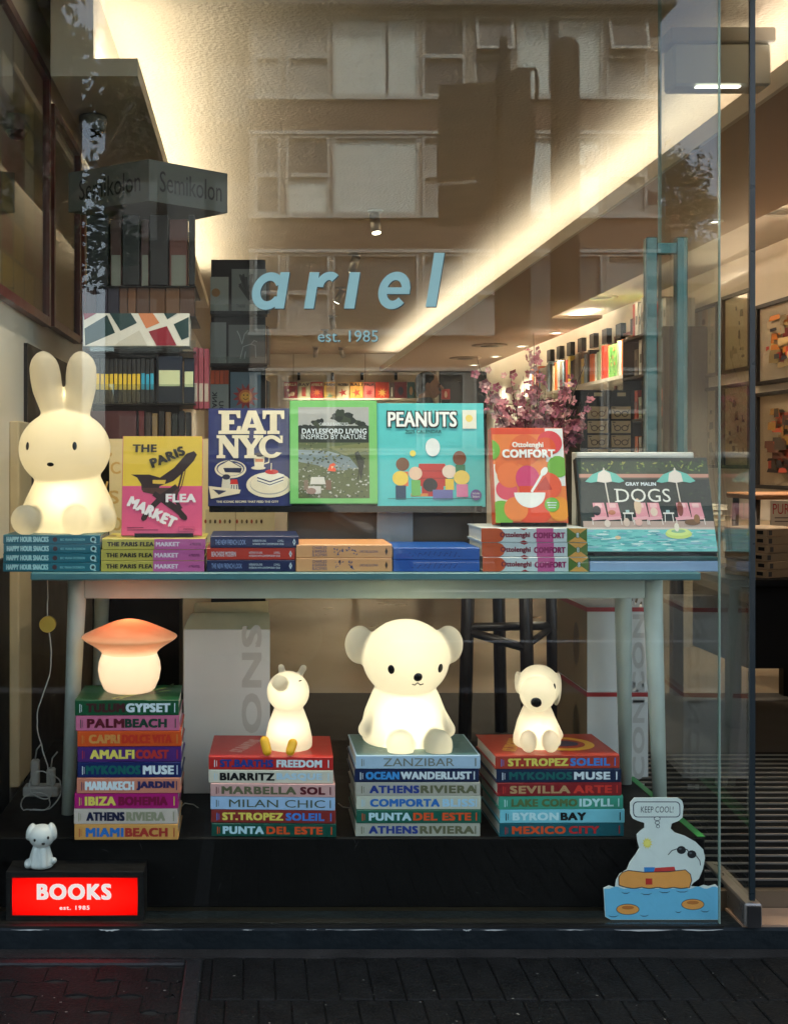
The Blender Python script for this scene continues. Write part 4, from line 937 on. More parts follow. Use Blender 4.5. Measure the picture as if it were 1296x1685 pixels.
# large poolside book
dk = INK(38, 44, 34); r = random.Random(8)
art = [('r', 963, 757, 1180, 905, dk), ('r', 963, 757, 1180, 779, INK(48, 62, 34))]
for k in range(90):
    cx = r.uniform(966, 1176); cy_ = r.uniform(758, 777); a = r.uniform(0, pi); l_ = r.uniform(3, 9)
    art.append(('l', [(cx, cy_), (cx + l_*cos(a)*.5, cy_ - l_*sin(a)*.5), (cx + l_*cos(a), cy_ - l_*sin(a))], [.5, 3, .5], INK(*r.choice([(70, 96, 40), (110, 130, 56), (40, 60, 30), (150, 150, 70), (28, 40, 24)]))))
for k in range(160):
    cx = r.uniform(964, 1178); cy_ = r.uniform(788, 858); art.append(('e', cx, cy_, r.uniform(1, 3), r.uniform(.8, 2), INK(*r.choice([(46, 56, 38), (32, 36, 30), (54, 62, 40), (28, 34, 26)]))))
art += [('r', 963, 778, 1180, 786, INK(196, 140, 120)), ('r', 963, 784, 1180, 787, INK(90, 80, 66)), ('r', 963, 856, 1180, 869, INK(190, 162, 148)), ('r', 963, 866.5, 1180, 869.5, INK(214, 196, 184)), ('r', 963, 869.5, 1180, 905, INK(118, 198, 194))]
for k in range(190):
    cx = r.uniform(964, 1178); cy_ = r.uniform(872, 903); w_ = r.uniform(3, 13)
    art.append(('e', cx, cy_, w_, r.uniform(.7, 1.7), INK(*r.choice([(96, 178, 178), (150, 210, 208), (200, 226, 222), (104, 186, 186), (84, 160, 166), (140, 184, 200)]))))
for ux in (1005, 1124):
    art += [('l', [(ux, 786), (ux + 4, 830), (ux + 5, 850)], 2.2, INK(222, 210, 196)),
            ('p', [(ux - 33, 791), (ux - 20, 779), (ux, 771), (ux + 20, 778), (ux + 33, 790), (ux + 24, 793), (ux + 12, 791), (ux, 793), (ux - 12, 791), (ux - 24, 793)], INK(108, 190, 176)),
            ('p', [(ux, 771), (ux - 10, 777), (ux - 13, 791), (ux, 793), (ux + 12, 791), (ux + 10, 777)], INK(232, 218, 206)), ('p', [(ux - 2, 771), (ux + 2, 771), (ux, 767)], INK(232, 218, 206))]
for lx0 in (981, 1004, 1050, 1072, 1120, 1142):
    art += [('p', [(lx0, 826), (lx0 + 19, 826), (lx0 + 23, 850), (lx0 + 2, 850)], INK(230, 150, 160)), ('p', [(lx0 + 4, 827), (lx0 + 15, 827), (lx0 + 16, 834), (lx0 + 5, 834)], INK(240, 190, 190)), ('p', [(lx0 - 4, 850), (lx0 + 20, 848), (lx0 + 24, 853), (lx0 - 2, 855)], INK(236, 170, 176)), ('l', [(lx0 - 2, 854), (lx0 - 2, 862)], 1.4, INK(236, 224, 214)), ('l', [(lx0 + 22, 852), (lx0 + 23, 862)], 1.4, INK(236, 224, 214))]
for tx in (1030, 1097): art += [('r', tx, 842, tx + 18, 844.5, INK(236, 226, 216)), ('l', [(tx + 3, 844), (tx + 2, 858)], 1.4, INK(236, 226, 216)), ('l', [(tx + 15, 844), (tx + 16, 858)], 1.4, INK(236, 226, 216)), ('r', tx + 5, 838, tx + 11, 842, INK(170, 200, 200))]
for (dx, dy, w_, h_, c) in ((987, 839, 7, 8, (28, 24, 26)), (1012, 842, 6, 4, (196, 120, 84)), (1056, 832, 6, 13, (224, 190, 156)), (1082, 841, 6, 7, (232, 206, 184)), (1126, 836, 5, 12, (134, 60, 40)), (1144, 858, 13, 5, (120, 84, 52)), (1152, 852, 5, 7, (150, 104, 60)), (1003, 860, 5, 6, (226, 206, 192)), (1035, 858, 5, 7, (216, 190, 172)), (1055, 858, 6, 6, (226, 176, 164))):
    art.append(('e', dx, dy, w_, h_, INK(*c)))
art += [('e', 1119, 877, 22, 8, INK(200, 220, 120)), ('e', 1119, 874, 20, 6, INK(216, 232, 140)), ('e', 1119, 872.5, 12, 3, INK(150, 190, 150)), ('e', 1117, 866, 4, 7, INK(238, 226, 206)), ('e', 1018, 883, 5, 3, INK(220, 190, 150)), ('l', [(990, 886), (1015, 884)], 2, INK(190, 224, 220))]
tit = [('t', 'GRAY MALIN', 1039, 792, 1090, 798, WHT, .025), ('t', 'DOGS', 1022, 803, 1112, 825, INK(236, 232, 222), -.004)]
def serif(x, y, w): return ('p', [(x, y - .9), (x + w, y - .9), (x + w, y + .9), (x, y + .9)], INK(236, 232, 222))
tit += [serif(1019, 804, 8), serif(1019, 824.2, 8)]
zs = Z(917, 3.10) + .0008
dg = standing('large landscape book with poolside parasols and pink loungers on its cover', (961, 1181, 750, 907), 3.13, 17, .03, dk, art, tit, zbase=zs + .009, spinecol=INK(40, 40, 36))

b = MB(); t = thing('white_box', 'slim white box standing just behind the top of the poolside book', 'box', (X(1045, 3.26), Y(3.26), TZ)); b.box((X(948, 3.26), Y(3.26), TZ + .0005), (X(1141, 3.26), Y(3.26) + .05, Z(744, 3.26)), INK(226, 224, 216), .002); b.build('carton', t, True)
b = MB(); b.box((X(949, 3.26), Y(3.26) - .0006, Z(751, 3.26)), (X(1140, 3.26), Y(3.26), Z(750, 3.26)), INK(170, 168, 162)); b.build('lid_seam', t, True)
# stands and the rail -----------------------------------------------
acr = M('black_acrylic', (0.012, 0.012, 0.012), 0.12, 0.1, 10)
rl = thing('display_rail', 'long black acrylic display rail holding three upright covers above the book piles', 'display rail', (X(560, RD), Y(RD), TZ))
b = MB(); z = Z(834, RD); b.box((X(345, RD), Y(RD) - .035, z - .014), (X(789, RD), Y(RD) + .16, z - .0005), acr, .002); b.box((X(345, RD), Y(RD) - .0355, z - .013), (X(789, RD), Y(RD) - .028, z + .004), acr); b.build('shelf', rl, True)
b = MB()
b.add([(X(345, RD), Y(RD) + .055, z), (X(789, RD), Y(RD) + .055, z), (X(789, RD), Y(RD) + .062, z + .22), (X(345, RD), Y(RD) + .062, z + .22), (X(345, RD), Y(RD) + .060, z), (X(789, RD), Y(RD) + .060, z), (X(789, RD), Y(RD) + .067, z + .22), (X(345, RD), Y(RD) + .067, z + .22)], [(0, 1, 2, 3), (7, 6, 5, 4), (0, 4, 5, 1), (1, 5, 6, 2), (2, 6, 7, 3), (3, 7, 4, 0)], acr); b.build('back_rest', rl, True)
b = MB(); b.box((X(475, RD), Y(RD) + .03, TZ + .0005), (X(780, RD), Y(RD) + .15, z - .0145), M('riser_brown', (0.09, 0.06, 0.04), .5, .3, 6)); b.box((X(621, RD), Y(RD) + .012, TZ + .0005), (X(680, RD), Y(RD) + .028, z - .016), M('grey_box_board', (.30, .29, .28), .7)); b.build('riser', rl, True)
def easel(label, x0, x1, D, z, lean, h):
    t = thing('book_stand', label, 'book stand', ((x0 + x1)/2, Y(D), z)); w = (x1 - x0)/2; a = R(lean)
    b = MB(); b.box((-w, -.012, 0.0003), (w, .11, .004), acr); b.box((-w, -.0125, .0003), (w, -.0085, .011), acr)
    mt = Matrix.Translation((0, .045, .004)) @ Matrix.Rotation(-a, 4, 'X'); b.box((-w*.7, 0, 0), (w*.7, .003, h), acr, mtx=mt); b.build('easel', t)
easel('small black stand behind the yellow and pink cover', X(222, 3.13), X(318, 3.13), 3.13, Z(886, BD) + .0003, 9, .16)
easel('small black stand under the dotted orange cookbook', X(822, 3.14), X(930, 3.14), 3.14, Z(868.5, BD) + .0003, 11, .16)
easel('wide black stand under the large poolside book', X(975, 3.13), X(1176, 3.13), 3.13, zs, 17, .2)

# ================================================================== LAMPS AND FIGURES
def blob(mb, name, parent, voxel=0.004, smooth=6):
    o = mb.build(name, parent, True)
    m = o.modifiers.new('union', 'REMESH'); m.mode = 'VOXEL'; m.voxel_size = voxel; m.use_smooth_shade = True
    if smooth:
        m = o.modifiers.new('soften', 'SMOOTH'); m.factor = 0.5; m.iterations = smooth
    return o
eyem = M('eye_black', (0.008, 0.007, 0.006), 0.25)
def face_spot(b, c, rx, rz, nrm, m=None, th=.002):
    """small raised oval lying on the surface at c, facing nrm"""
    n = Vector(nrm).normalized(); q = n.to_track_quat('Z', 'Y').to_matrix()
    b.ell(c, (rx, rz, th), m or eyem, 16, 8, rot=q)
def on_ell(c, r, px, py, D):
    """the point of ellipsoid (c, r) seen at a pixel of the elevation, and its normal"""
    x = X(px, D); z = Z(py, D); u = (x - c[0])/r[0]; w = (z - c[2])/r[2]
    d = math.sqrt(max(0.02, 1 - u*u - w*w)); y = c[1] - r[1]*d
    return (x, y - .0005, z), (u/r[0], -d/r[1], w/r[2])
cream = SHELL('lamp_shell', (0.84, 0.80, 0.72), (0.96, 0.87, 0.70))
LAMP = (1.0, 0.88, 0.68)
# rabbit
D = 3.18; zb0 = Z(880, BD) + .0005
t = thing('rabbit_lamp', 'large glowing white rabbit night light with tall ears on the teal books', 'lamp', (X(112, D), Y(D), zb0))
def P(px, py, dy=0): return (X(px, D), Y(D) + dy, Z(py, D))
b = MB()
hc = P(106.5, 739); hr = (75.5*D/F, .105, 65*D/F); b.ell(hc, hr, cream, 40, 24)
prof = [(.04, zb0), (.118, zb0 + .001), (.130, zb0 + .012), (.134, zb0 + .04), (.122, zb0 + .085), (.098, zb0 + .135), (.076, zb0 + .18), (.05, zb0 + .21)]
b.lathe(prof, cream, (X(112, D), Y(D) + .01, 0), 40, .78)
for (xa, ya, xb, yb_, xc, yc) in ((94, 693, 78, 640, 72.5, 603), (125, 693, 133, 640, 134, 603)):
    b.tube([P(xa, ya + 10), P(xa, ya), P((xa+xb)/2, (ya+yb_)/2), P(xb, yb_), P((xb+xc)/2, (yb_+yc)/2), P(xc, yc), P(xc - .5, yc - 12), P(xc - .5, yc - 21), P(xc, yc - 26)], [.032, .033, .037, .0415, .043, .041, .034, .021, .006], cream, 24)
for px in (52, 133): b.ell(P(px, 853, -.082), (24*D/F, .034, 25*D/F), cream, 24, 14)
for (xa, xb, s) in ((80, 47, 1), (134, 176, -1)): b.capsule(P(xa, 805, -.02), P(xb, 852, -.03), .030, .030, cream)
blob(b, 'body', t, .0045, 10)
b = MB()
for px in (54, 132):
    c, n = on_ell(hc, hr, px, 734.5, D); face_spot(b, c, .0062, .0115, n)
b.build('eye', t, True) if False else None
for px in (54, 132):
    e = MB(); c, n = on_ell(hc, hr, px, 734.5, D); face_spot(e, c, .0062, .0115, n); e.build('eye', t, True)
e = MB(); c, n = on_ell(hc, hr, 93, 764, D); face_spot(e, c, .010, .0062, n); e.build('nose', t, True)
RL = (1.0, .80, .50)
lamp_light('bulb', t, (0, -.03, .085), LW['rabbit'], RL, .03); lamp_light('bulb', t, (hc[0] - t.location.x, 0, .26), LW['rabbit']*.5, RL, .03)
lamp_light('bulb', t, (hc[0] - t.location.x, 0, .38), LW['rabbit']*.12, RL, .02)

# mushroom lamp
D = 3.14; zb0 = Z(1152, 3.02) + .0012
t = thing('mushroom_lamp', 'glowing mushroom lamp with an orange glass cap on the tallest book stack', 'lamp', (X(213, D), Y(D), zb0))
k = D/F; zt = (Z(1019, D) - zb0)
def pr(l): return [(r_*k, (1150 - y_)*k*zt/(131*k)) for r_, y_ in l]
stemm = SHELL('mushroom_stem_glass', (0.85, 0.76, 0.68), (0.98, 0.84, 0.70)); capm = SHELL('mushroom_cap_glass', (0.72, 0.20, 0.10), (0.95, 0.36, 0.16))
n_ = capm.node_tree.nodes; l_ = capm.node_tree.links
tc = n_.new('ShaderNodeTexCoord'); sx = n_.new('ShaderNodeSeparateXYZ'); l_.new(tc.outputs['Generated'], sx.inputs[0])
no = n_.new('ShaderNodeTexNoise'); no.inputs['Scale'].default_value = 3; l_.new(tc.outputs['Generated'], no.inputs['Vector'])
ad = n_.new('ShaderNodeMath'); ad.operation = 'MULTIPLY_ADD'; ad.inputs[1].default_value = .35; l_.new(no.outputs['Fac'], ad.inputs[0]); l_.new(sx.outputs['Z'], ad.inputs[2])
rp = n_.new('ShaderNodeValToRGB'); rp.color_ramp.elements[0].position = .1; rp.color_ramp.elements[0].color = (1, .84, .66, 1); rp.color_ramp.elements[1].position = 1.05; rp.color_ramp.elements[1].color = (.97, .26, .13, 1)
e_ = rp.color_ramp.elements.new(.6); e_.color = (1, .54, .34, 1)
l_.new(ad.outputs[0], rp.inputs[0])
for x_ in list(n_):
    if x_.type in ('BSDF_TRANSLUCENT', 'BSDF_DIFFUSE'): l_.new(rp.outputs[0], x_.inputs[0])
b = MB(); b.lathe(pr([(20, 1150), (38, 1149.5), (42.5, 1145), (49, 1128), (51.5, 1110), (50, 1096), (46.5, 1086), (45, 1081)]), stemm, n=48, cap=False); b.build('stem', t)
b = MB(); b.lathe(pr([(45.1, 1080.8), (46.5, 1078), (52, 1071.5), (62, 1064), (71, 1058), (76.5, 1053.5), (78.5, 1051), (77.5, 1048.5), (70, 1044.3), (58, 1038), (46, 1032), (34, 1026.5), (22, 1022), (10, 1019.2), (.5, 1018.5)]), capm, n=48, cap=False); b.build('cap', t)
lamp_light('bulb', t, (0, 0, .075), LW['mushroom'], (1, .80, .60), .03); lamp_light('bulb', t, (0, 0, .165), LW['mushroom']*.8, (1, .80, .54), .03)

# pig
D = 3.13; zb0 = Z(1246, SD) + .0012
t = thing('pig_lamp', 'small glowing pig night light with yellow feet on the tomato red book', 'lamp', (X(473, D), Y(D), zb0))
b = MB(); hc = P(474, 1138.5); hr = (35*D/F, .054, 34*D/F); b.ell(hc, hr, cream, 32, 20)
zt_ = Z(1165, D) - zb0
b.lathe([(.03, zb0), (.056, zb0 + .001), (.064, zb0 + .008), (.064, zb0 + .03), (.055, zb0 + .07), (.042, zb0 + .105), (.03, zb0 + .13)], cream, (X(475, D), Y(D), 0), 36, .85)
b.capsule(P(462, 1119, -.045), P(458, 1115.5, -.066), .0205, .0205, cream)
for (xa, ya, xb, yb_) in ((465, 1110, 462.5, 1098), (492, 1112, 499, 1099)): b.capsule(P(xa, ya, .0), P(xb, yb_, -.004), .0085, .0095, cream)
blob(b, 'body', t, .003, 6)
yf = M('yellow_vinyl', (0.90, 0.46, 0.012), .35, .05)
for (xa, ya, xb, yb_) in ((439, 1231, 435, 1209), (476, 1232, 480, 1213)):
    b = MB(); b.capsule((X(xa, D), Y(D) - .078, zb0 + .0125), P(xb, yb_, -.070), .0125, .013, yf); blob(b, 'foot', t, .0025, 3)
e = MB(); c, n = on_ell(hc, hr, 493, 1117, D); face_spot(e, c, .006, .0018, n); e.build('eye', t, True)
lamp_light('bulb', t, (0, -.01, .055), LW['pig'], LAMP, .015); lamp_light('bulb', t, (0, -.015, .158), LW['pig']*.75, LAMP, .015)

# bear
D = 3.16; zb0 = Z(1243, SD) + .0012
t = thing('bear_lamp', 'large glowing bear night light with round ears on the ice blue book', 'lamp', (X(667, D), Y(D), zb0))
b = MB(); hc = P(667.5, 1083.5); hr = (71.5*D/F, .10, 65*D/F); b.ell(hc, hr, cream, 40, 24)
b.lathe([(.05, zb0), (.105, zb0 + .001), (.118, zb0 + .012), (.122, zb0 + .045), (.112, zb0 + .09), (.092, zb0 + .14), (.07, zb0 + .18), (.05, zb0 + .2)], cream, (X(667, D), Y(D) + .01, 0), 40, .75)
for px in (592, 738): b.ell(P(px, 1062, .01), (25*D/F, .026, 32*D/F), cream, 24, 16)
for px in (653, 714): b.ell(P(px, 1215, -.078), (23*D/F, .030, 26*D/F), cream, 24, 14)
for (xa, xb) in ((628, 600), (707, 734)): b.capsule(P(xa, 1150, -.01), P(xb, 1197, -.025), .022, .0215, cream)
blob(b, 'body', t, .0045, 8)
for px in (637, 717.5): e = MB(); c, n = on_ell(hc, hr, px, 1092, D); face_spot(e, c, .0095, .0125, n); e.build('eye', t, True)
e = MB(); c, n = on_ell(hc, hr, 679.5, 1104, D); face_spot(e, c, .0125, .0125, n, None, .006); e.build('nose', t, True)
e = MB(); pts = []
for px, py in ((671, 1116), (675, 1117.5), (679.5, 1113.5), (684, 1117.5), (689, 1116)): c, n = on_ell(hc, hr, px, py, D); pts.append(c)
e.tube(pts, .0017, eyem, 6); e.build('mouth', t, True)
lamp_light('bulb', t, (0, -.03, .075), LW['bear'], LAMP, .03); lamp_light('bulb', t, (0, 0, .25), LW['bear']*.75, LAMP, .03)

# puppy lamp
D = 3.13; zb0 = Z(1243, SD) + .0012
t = thing('puppy_lamp', 'small glowing puppy night light with a round black nose on the rusty red book', 'lamp', (X(882, D), Y(D), zb0))
b = MB(); hc = P(886, 1128); hr = (35*D/F, .054, 34*D/F); b.ell(hc, hr, cream, 32, 20)
sc_ = P(877, 1136, -.048); sr = (29*D/F, .042, 29*D/F); b.ell(sc_, sr, cream, 28, 18)
b.lathe([(.03, zb0), (.054, zb0 + .001), (.064, zb0 + .01), (.064, zb0 + .03), (.054, zb0 + .07), (.042, zb0 + .10), (.03, zb0 + .125)], cream, (X(883, D), Y(D), 0), 36, .8)
for px in (861, 897): b.ell((X(px, D), Y(D) - .055, zb0 + .028), (.0225, .024, .030), cream, 20, 12)
for (xa, xb) in ((862, 851), (904, 917)): b.capsule(P(xa, 1180, -.005), P(xb, 1208, -.01), .013, .013, cream)
b.ell(P(916, 1134, .0), (.0105, .025, .046), cream, 20, 14, rot=Matrix.Rotation(R(4), 3, 'Y')); b.ell(P(853, 1124, .012), (.008, .02, .03), cream, 20, 14)
blob(b, 'body', t, .003, 5)
e = MB(); c, n = on_ell(sc_, sr, 869, 1145, D); face_spot(e, c, .0145, .0145, n, None, .006); e.build('nose', t, True)
for px, py in ((905, 1124),): e = MB(); c, n = on_ell(hc, hr, px, py, D); face_spot(e, c, .0035, .008, n); e.build('eye', t, True)
lamp_light('bulb', t, (0, -.012, .045), LW['puppy'], LAMP, .015); lamp_light('bulb', t, (-.008, -.03, .16), LW['puppy']*.75, LAMP, .015)

# light box sign with the little unlit puppy on it
D = 2.955
bx0, bx1, bz0, bz1 = X(10, D), X(237, D), .0545, Z(1435, D)
t = thing('light_box', 'black box sign with a glowing red BOOKS panel on the window ledge', 'sign', ((bx0+bx1)/2, Y(D), bz0))
b = MB(); dp = .085; f_ = .018
bxm = M('light_box_paint', (0.012, 0.011, 0.010), .5, .25, 12, .1, spec=.2)
b.box((bx0, Y(D), bz1 - .016), (bx1, Y(D) + dp, bz1), bxm, .001); b.box((bx0, Y(D), bz0), (bx1, Y(D) + dp, bz0 + .012), bxm)
b.box((bx0, Y(D) + .0005, bz0 + .012), (X(19.5, D), Y(D) + dp, bz1 - .016), bxm); b.box((X(226, D), Y(D) + .0005, bz0 + .012), (bx1, Y(D) + dp, bz1 - .016), bxm)
b.build('case', t, True)
rp_ = bpy.data.materials.new('red_lit_panel'); rp_.use_nodes = True; n_ = rp_.node_tree.nodes; l_ = rp_.node_tree.links; n_.clear()
tc = n_.new('ShaderNodeTexCoord'); mp = n_.new('ShaderNodeMapping'); mp.inputs['Location'].default_value = (-.5, 0, -.5); mp.inputs['Scale'].default_value = (1, 0, 1)
l_.new(tc.outputs['Generated'], mp.inputs[0]); ln = n_.new('ShaderNodeVectorMath'); ln.operation = 'LENGTH'; l_.new(mp.outputs[0], ln.inputs[0])
mr = n_.new('ShaderNodeMapRange'); mr.inputs[1].default_value = .12; mr.inputs[2].default_value = .70; mr.inputs[3].default_value = 6.5; mr.inputs[4].default_value = .9; l_.new(ln.outputs['Value'], mr.inputs[0]); mr.interpolation_type = 'SMOOTHSTEP'
ml = n_.new('ShaderNodeMath'); ml.operation = 'MULTIPLY'; ml.inputs[1].default_value = LW['sign']; l_.new(mr.outputs[0], ml.inputs[0])
em = n_.new('ShaderNodeEmission'); em.inputs[0].default_value = (1, .0025, .0012, 1); l_.new(ml.outputs[0], em.inputs[1]); oo = n_.new('ShaderNodeOutputMaterial'); l_.new(em.outputs[0], oo.inputs[0])
b = MB(); b.box((X(19.7, D), Y(D) + .004, bz0 + .0122), (X(225.8, D), Y(D) + .010, bz1 - .0162), rp_); b.build('lit_panel', t, True)
wl = EMIT('white_lit_letters', (1, .86, .86), LW['sign']*.95)
b = MB(); ff = lambda u, v: (X(u, D), Y(D) + .0034, Z(-v, D))
b.text('BOOKS', 60, -1482, 183, -1455.5, ff, wl, bold=.03, spacing=1.06); b.text('est. 1985', 97.5, -1498.5, 147, -1491.5, ff, wl, bold=.02, spacing=1.15); b.build('lettering', t, True)

D = 2.985; zb0 = bz1 + .0005
whv = M('white_vinyl', (0.62, 0.63, 0.60), .38, .04)
t = thing('puppy_figurine', 'small unlit white puppy figurine sitting on the red light box', 'figurine', (X(66, D), Y(D), zb0))
b = MB(); hc = P(68.5, 1376); hr = (21*D/F, .031, 19.5*D/F); b.ell(hc, hr, whv, 28, 18)
for (px, py, ro) in ((50, 1370, 18), (86, 1369, -14)): b.ell(P(px, py, .004), (.011, .018, .023), whv, 18, 12, rot=Matrix.Rotation(R(ro), 3, 'Y'))
b.lathe([(.015, zb0), (.030, zb0 + .001), (.033, zb0 + .008), (.029, zb0 + .03), (.022, zb0 + .052), (.015, zb0 + .065)], whv, (X(67, D), Y(D) + .006, 0), 28, .9)
for px in (59, 74): b.capsule((X(px, D), Y(D) - .018, zb0 + .012), P(px + (1 if px < 66 else -1), 1397, -.012), .0105, .009, whv)
b.ell((X(47.5, D), Y(D) - .006, zb0 + .012), (.011, .017, .012), whv); b.capsule((X(80, D), Y(D) + .01, zb0 + .011), (X(88.5, D), Y(D) - .002, zb0 + .019), .010, .0085, whv)
blob(b, 'body', t, .002, 5)
for px, py in ((60.5, 1377), (82, 1374)): e = MB(); c, n = on_ell(hc, hr, px, py, D); face_spot(e, c, .0032, .0042, n); e.build('eye', t, True)
e = MB(); c, n = on_ell(hc, hr, 74.5, 1383, D); face_spot(e, c, .0045, .0035, n, None, .003); e.build('nose', t, True)

# cut-out card with a float on blue water (its cartoon figures are left out)
D = 2.962; cardw = INK(222, 228, 222, .4); wat = INK(110, 186, 220); orr = INK(238, 160, 80)
t = thing('cardboard_standee', 'cut-out card with a KEEP COOL bubble above an orange float on blue water', 'display card', (X(1090, D), Y(D), .0545))
def rnd(x0, y0, x1, y1, r_, n=5):
    out = []
    for (cx, cy_, a) in ((x1 - r_, y0 + r_, -90), (x1 - r_, y1 - r_, 0), (x0 + r_, y1 - r_, 90), (x0 + r_, y0 + r_, 180)):
        for i in range(n + 1): t_ = R(a + 90*i/n); out.append((cx + r_*cos(t_), cy_ + r_*sin(t_)))
    return out
outline = [(1046, 1306), (1118, 1306), (1125, 1311), (1127, 1320), (1125, 1338), (1118, 1344), (1107, 1348), (1105, 1356), (1112, 1363), (1128, 1368), (1146, 1378), (1158, 1390), (1161, 1404), (1157, 1422), (1150, 1438), (1141, 1444), (1136, 1450),
           (1150, 1451), (1158, 1448), (1166, 1450), (1177, 1447), (1182, 1451), (1183, 1504), (1004, 1504), (995, 1499), (993, 1453), (1002, 1449), (1012, 1452), (1014, 1440), (1020, 1430), (1032, 1423), (1037, 1411), (1047, 1398), (1053, 1388), (1050, 1376), (1049, 1366), (1055, 1360), (1062, 1355), (1062, 1347), (1052, 1344), (1043, 1340), (1039, 1332), (1039, 1314)]
lean = R(3); bt_ = 1504
def cf(off):
    return lambda u, v: (X(u, D) - t.location.x, -off*cos(lean) + (bt_ - v)*D/F*sin(lean), (bt_ - v)*D/F*cos(lean) + .0003)
def ori(p):
    ar = sum(p[i][0]*p[(i+1) % len(p)][1] - p[(i+1) % len(p)][0]*p[i][1] for i in range(len(p)))
    return p[::-1] if ar > 0 else p
b = MB(); b.prism(ori(outline), cf(.003), cf(0), cardw); b.build('card', t)
b = MB()
wave = [(993.5, 1454)] + [(993.5 + i*4.7, 1452 + 2.0*sin(i*1.1)) for i in range(1, 40)] + [(1182.5, 1453), (1182.5, 1503.5), (1004, 1503.5), (995.5, 1498.5)]
b.flat(ori(wave), cf(.0033), wat)
fl_ = [(1018, 1448), (1018, 1434), (1024, 1427), (1034, 1424), (1060, 1427), (1100, 1426), (1128, 1423), (1136, 1430), (1138, 1440), (1134, 1452)] + [(1134 - i*4.6, 1451 + 2.2*abs(sin(i*.55))) for i in range(1, 24)]
b.flat(ori(fl_), cf(.0036), orr); b.flat(ori([(1062, 1437), (1073, 1437), (1073, 1447), (1062, 1447)]), cf(.0039), INK(196, 44, 36))
dk_ = INK(30, 40, 60)
b.flat(ori(stroke(fl_ + [fl_[0]], 1.4)), cf(.0038), dk_)
for (xa, ya, w_) in ((1022, 1459, 14), (1054, 1461, 18), (1084, 1458, 18), (1112, 1457, 20), (1000, 1497, 16), (1052, 1496, 14), (1110, 1490, 10), (1152, 1489, 14)):
    b.flat(ori(stroke([(xa, ya), (xa + w_*.3, ya + 2), (xa + w_*.7, ya + 2), (xa + w_, ya)], [.4, 1.3, 1.3, .4])), cf(.0037), dk_)
for (cx, cy_) in ((1032, 1487), (1139, 1479)):
    b.flat(ori(circ(cx, cy_, 19, 9)), cf(.0036), dk_); b.flat(ori(circ(cx, cy_, 18, 8)), cf(.0038), orr); b.flat(ori(circ(cx, cy_ - 3, 10, 3)), cf(.0040), INK(190, 110, 50))
b.flat(ori([(1062 + (9 if i % 2 else 5)*cos(2*pi*i/22) + 4, 1380 + (10 if i % 2 else 5.5)*sin(2*pi*i/22)) for i in range(22)]), cf(.0034), INK(240, 216, 60))
b.flat(ori(circ(1066, 1380, 5)), cf(.0036), INK(248, 232, 120))
b.flat(ori([(1060, 1419), (1078, 1419), (1076, 1427), (1060, 1427)]), cf(.0034), INK(50, 130, 200)); b.flat(ori([(1078, 1420), (1110, 1418), (1112, 1425), (1076, 1427)]), cf(.0034), INK(206, 60, 56))
for (cx, cy_) in ((1122, 1391), (1139, 1398)): b.flat(ori(circ(cx, cy_, 7.5, 6.5)), cf(.0034), INK(24, 24, 28)); b.flat(ori(circ(cx - 2, cy_ - 2, 2.4, 1.6)), cf(.0036), INK(90, 96, 104))
b.flat(ori(stroke([(1127, 1390), (1131, 1390), (1134, 1394)], 1.6)), cf(.0034), INK(24, 24, 28)); b.flat(ori(stroke([(1146, 1400), (1152, 1408), (1153, 1416)], 1.4)), cf(.0034), INK(24, 24, 28)); b.flat(ori(stroke([(1115, 1389), (1106, 1392), (1100, 1399)], 1.4)), cf(.0034), INK(24, 24, 28))
bub = rnd(1043.5, 1312, 1121.5, 1338, 7); b.flat(ori(bub), cf(.0033), dk_); b.flat(ori(rnd(1045, 1313.4, 1120, 1336.6, 6)), cf(.0035), cardw)
for (cx, cy_, rx, ry) in ((1083, 1340, 5.5, 3.6), (1083, 1346.5, 4.2, 3.2), (1084, 1352.5, 3, 3)): b.flat(ori(circ(cx, cy_, rx, ry)), cf(.0036 + (cy_ - 1340)*.00001), dk_); b.flat(ori(circ(cx, cy_, rx - 1, ry - 1)), cf(.0039 + (cy_ - 1340)*.00001), cardw)
b.build('print', t)
b = MB(); g_ = cf(.0039); b.text('KEEP COOL!', 1056, -1330, 1110, -1320, lambda u, v: g_(u, -v), INK(60, 66, 70), bold=-.005, shear=.08); b.build('lettering', t)
b = MB(); b.add([(-.03, .0035, .0005), (.03, .0035, .0005), (.03, .05, .0005), (-.03, .05, .0005), (-.03, .008, .10), (.03, .008, .10)], [(0, 1, 2, 3), (3, 2, 5, 4), (0, 3, 4), (1, 5, 2), (0, 4, 5, 1)], cardw); b.build('strut', t)

# cables, sockets
whp = M('white_plastic', (.55, .53, .48), .45, .05)
D = 3.22
t = thing('lamp_cord', 'thin white lamp cord with a round yellow switch hanging left of the table', 'cord', (X(78, D), Y(D), .24))
b = MB(); pts = [(78, 948), (78, 985), (77.5, 1012), (79, 1027), (81.5, 1045), (84, 1085), (80, 1115), (68, 1150), (61, 1175), (62, 1205), (70, 1235), (77, 1262), (80, 1290), (84, 1310), (70, 1322), (48, 1312), (46, 1290), (62, 1272), (90, 1282), (98, 1300), (92, 1322), (70, 1344), (42, 1346), (29, 1335), (36, 1318), (60, 1310), (76, 1320), (76, 1336), (60, 1345), (40, 1348)]
sm_ = []
for i in range(len(pts) - 1):
    p0, p1, p2, p3 = [Vector((*pts[min(max(j, 0), len(pts)-1)], 0)) for j in (i-1, i, i+1, i+2)]
    for q in range(4):
        u = q/4; sm_.append(.5*((2*p1) + (p2-p0)*u + (2*p0-5*p1+4*p2-p3)*u*u + (3*p1-p0-3*p2+p3)*u**3))
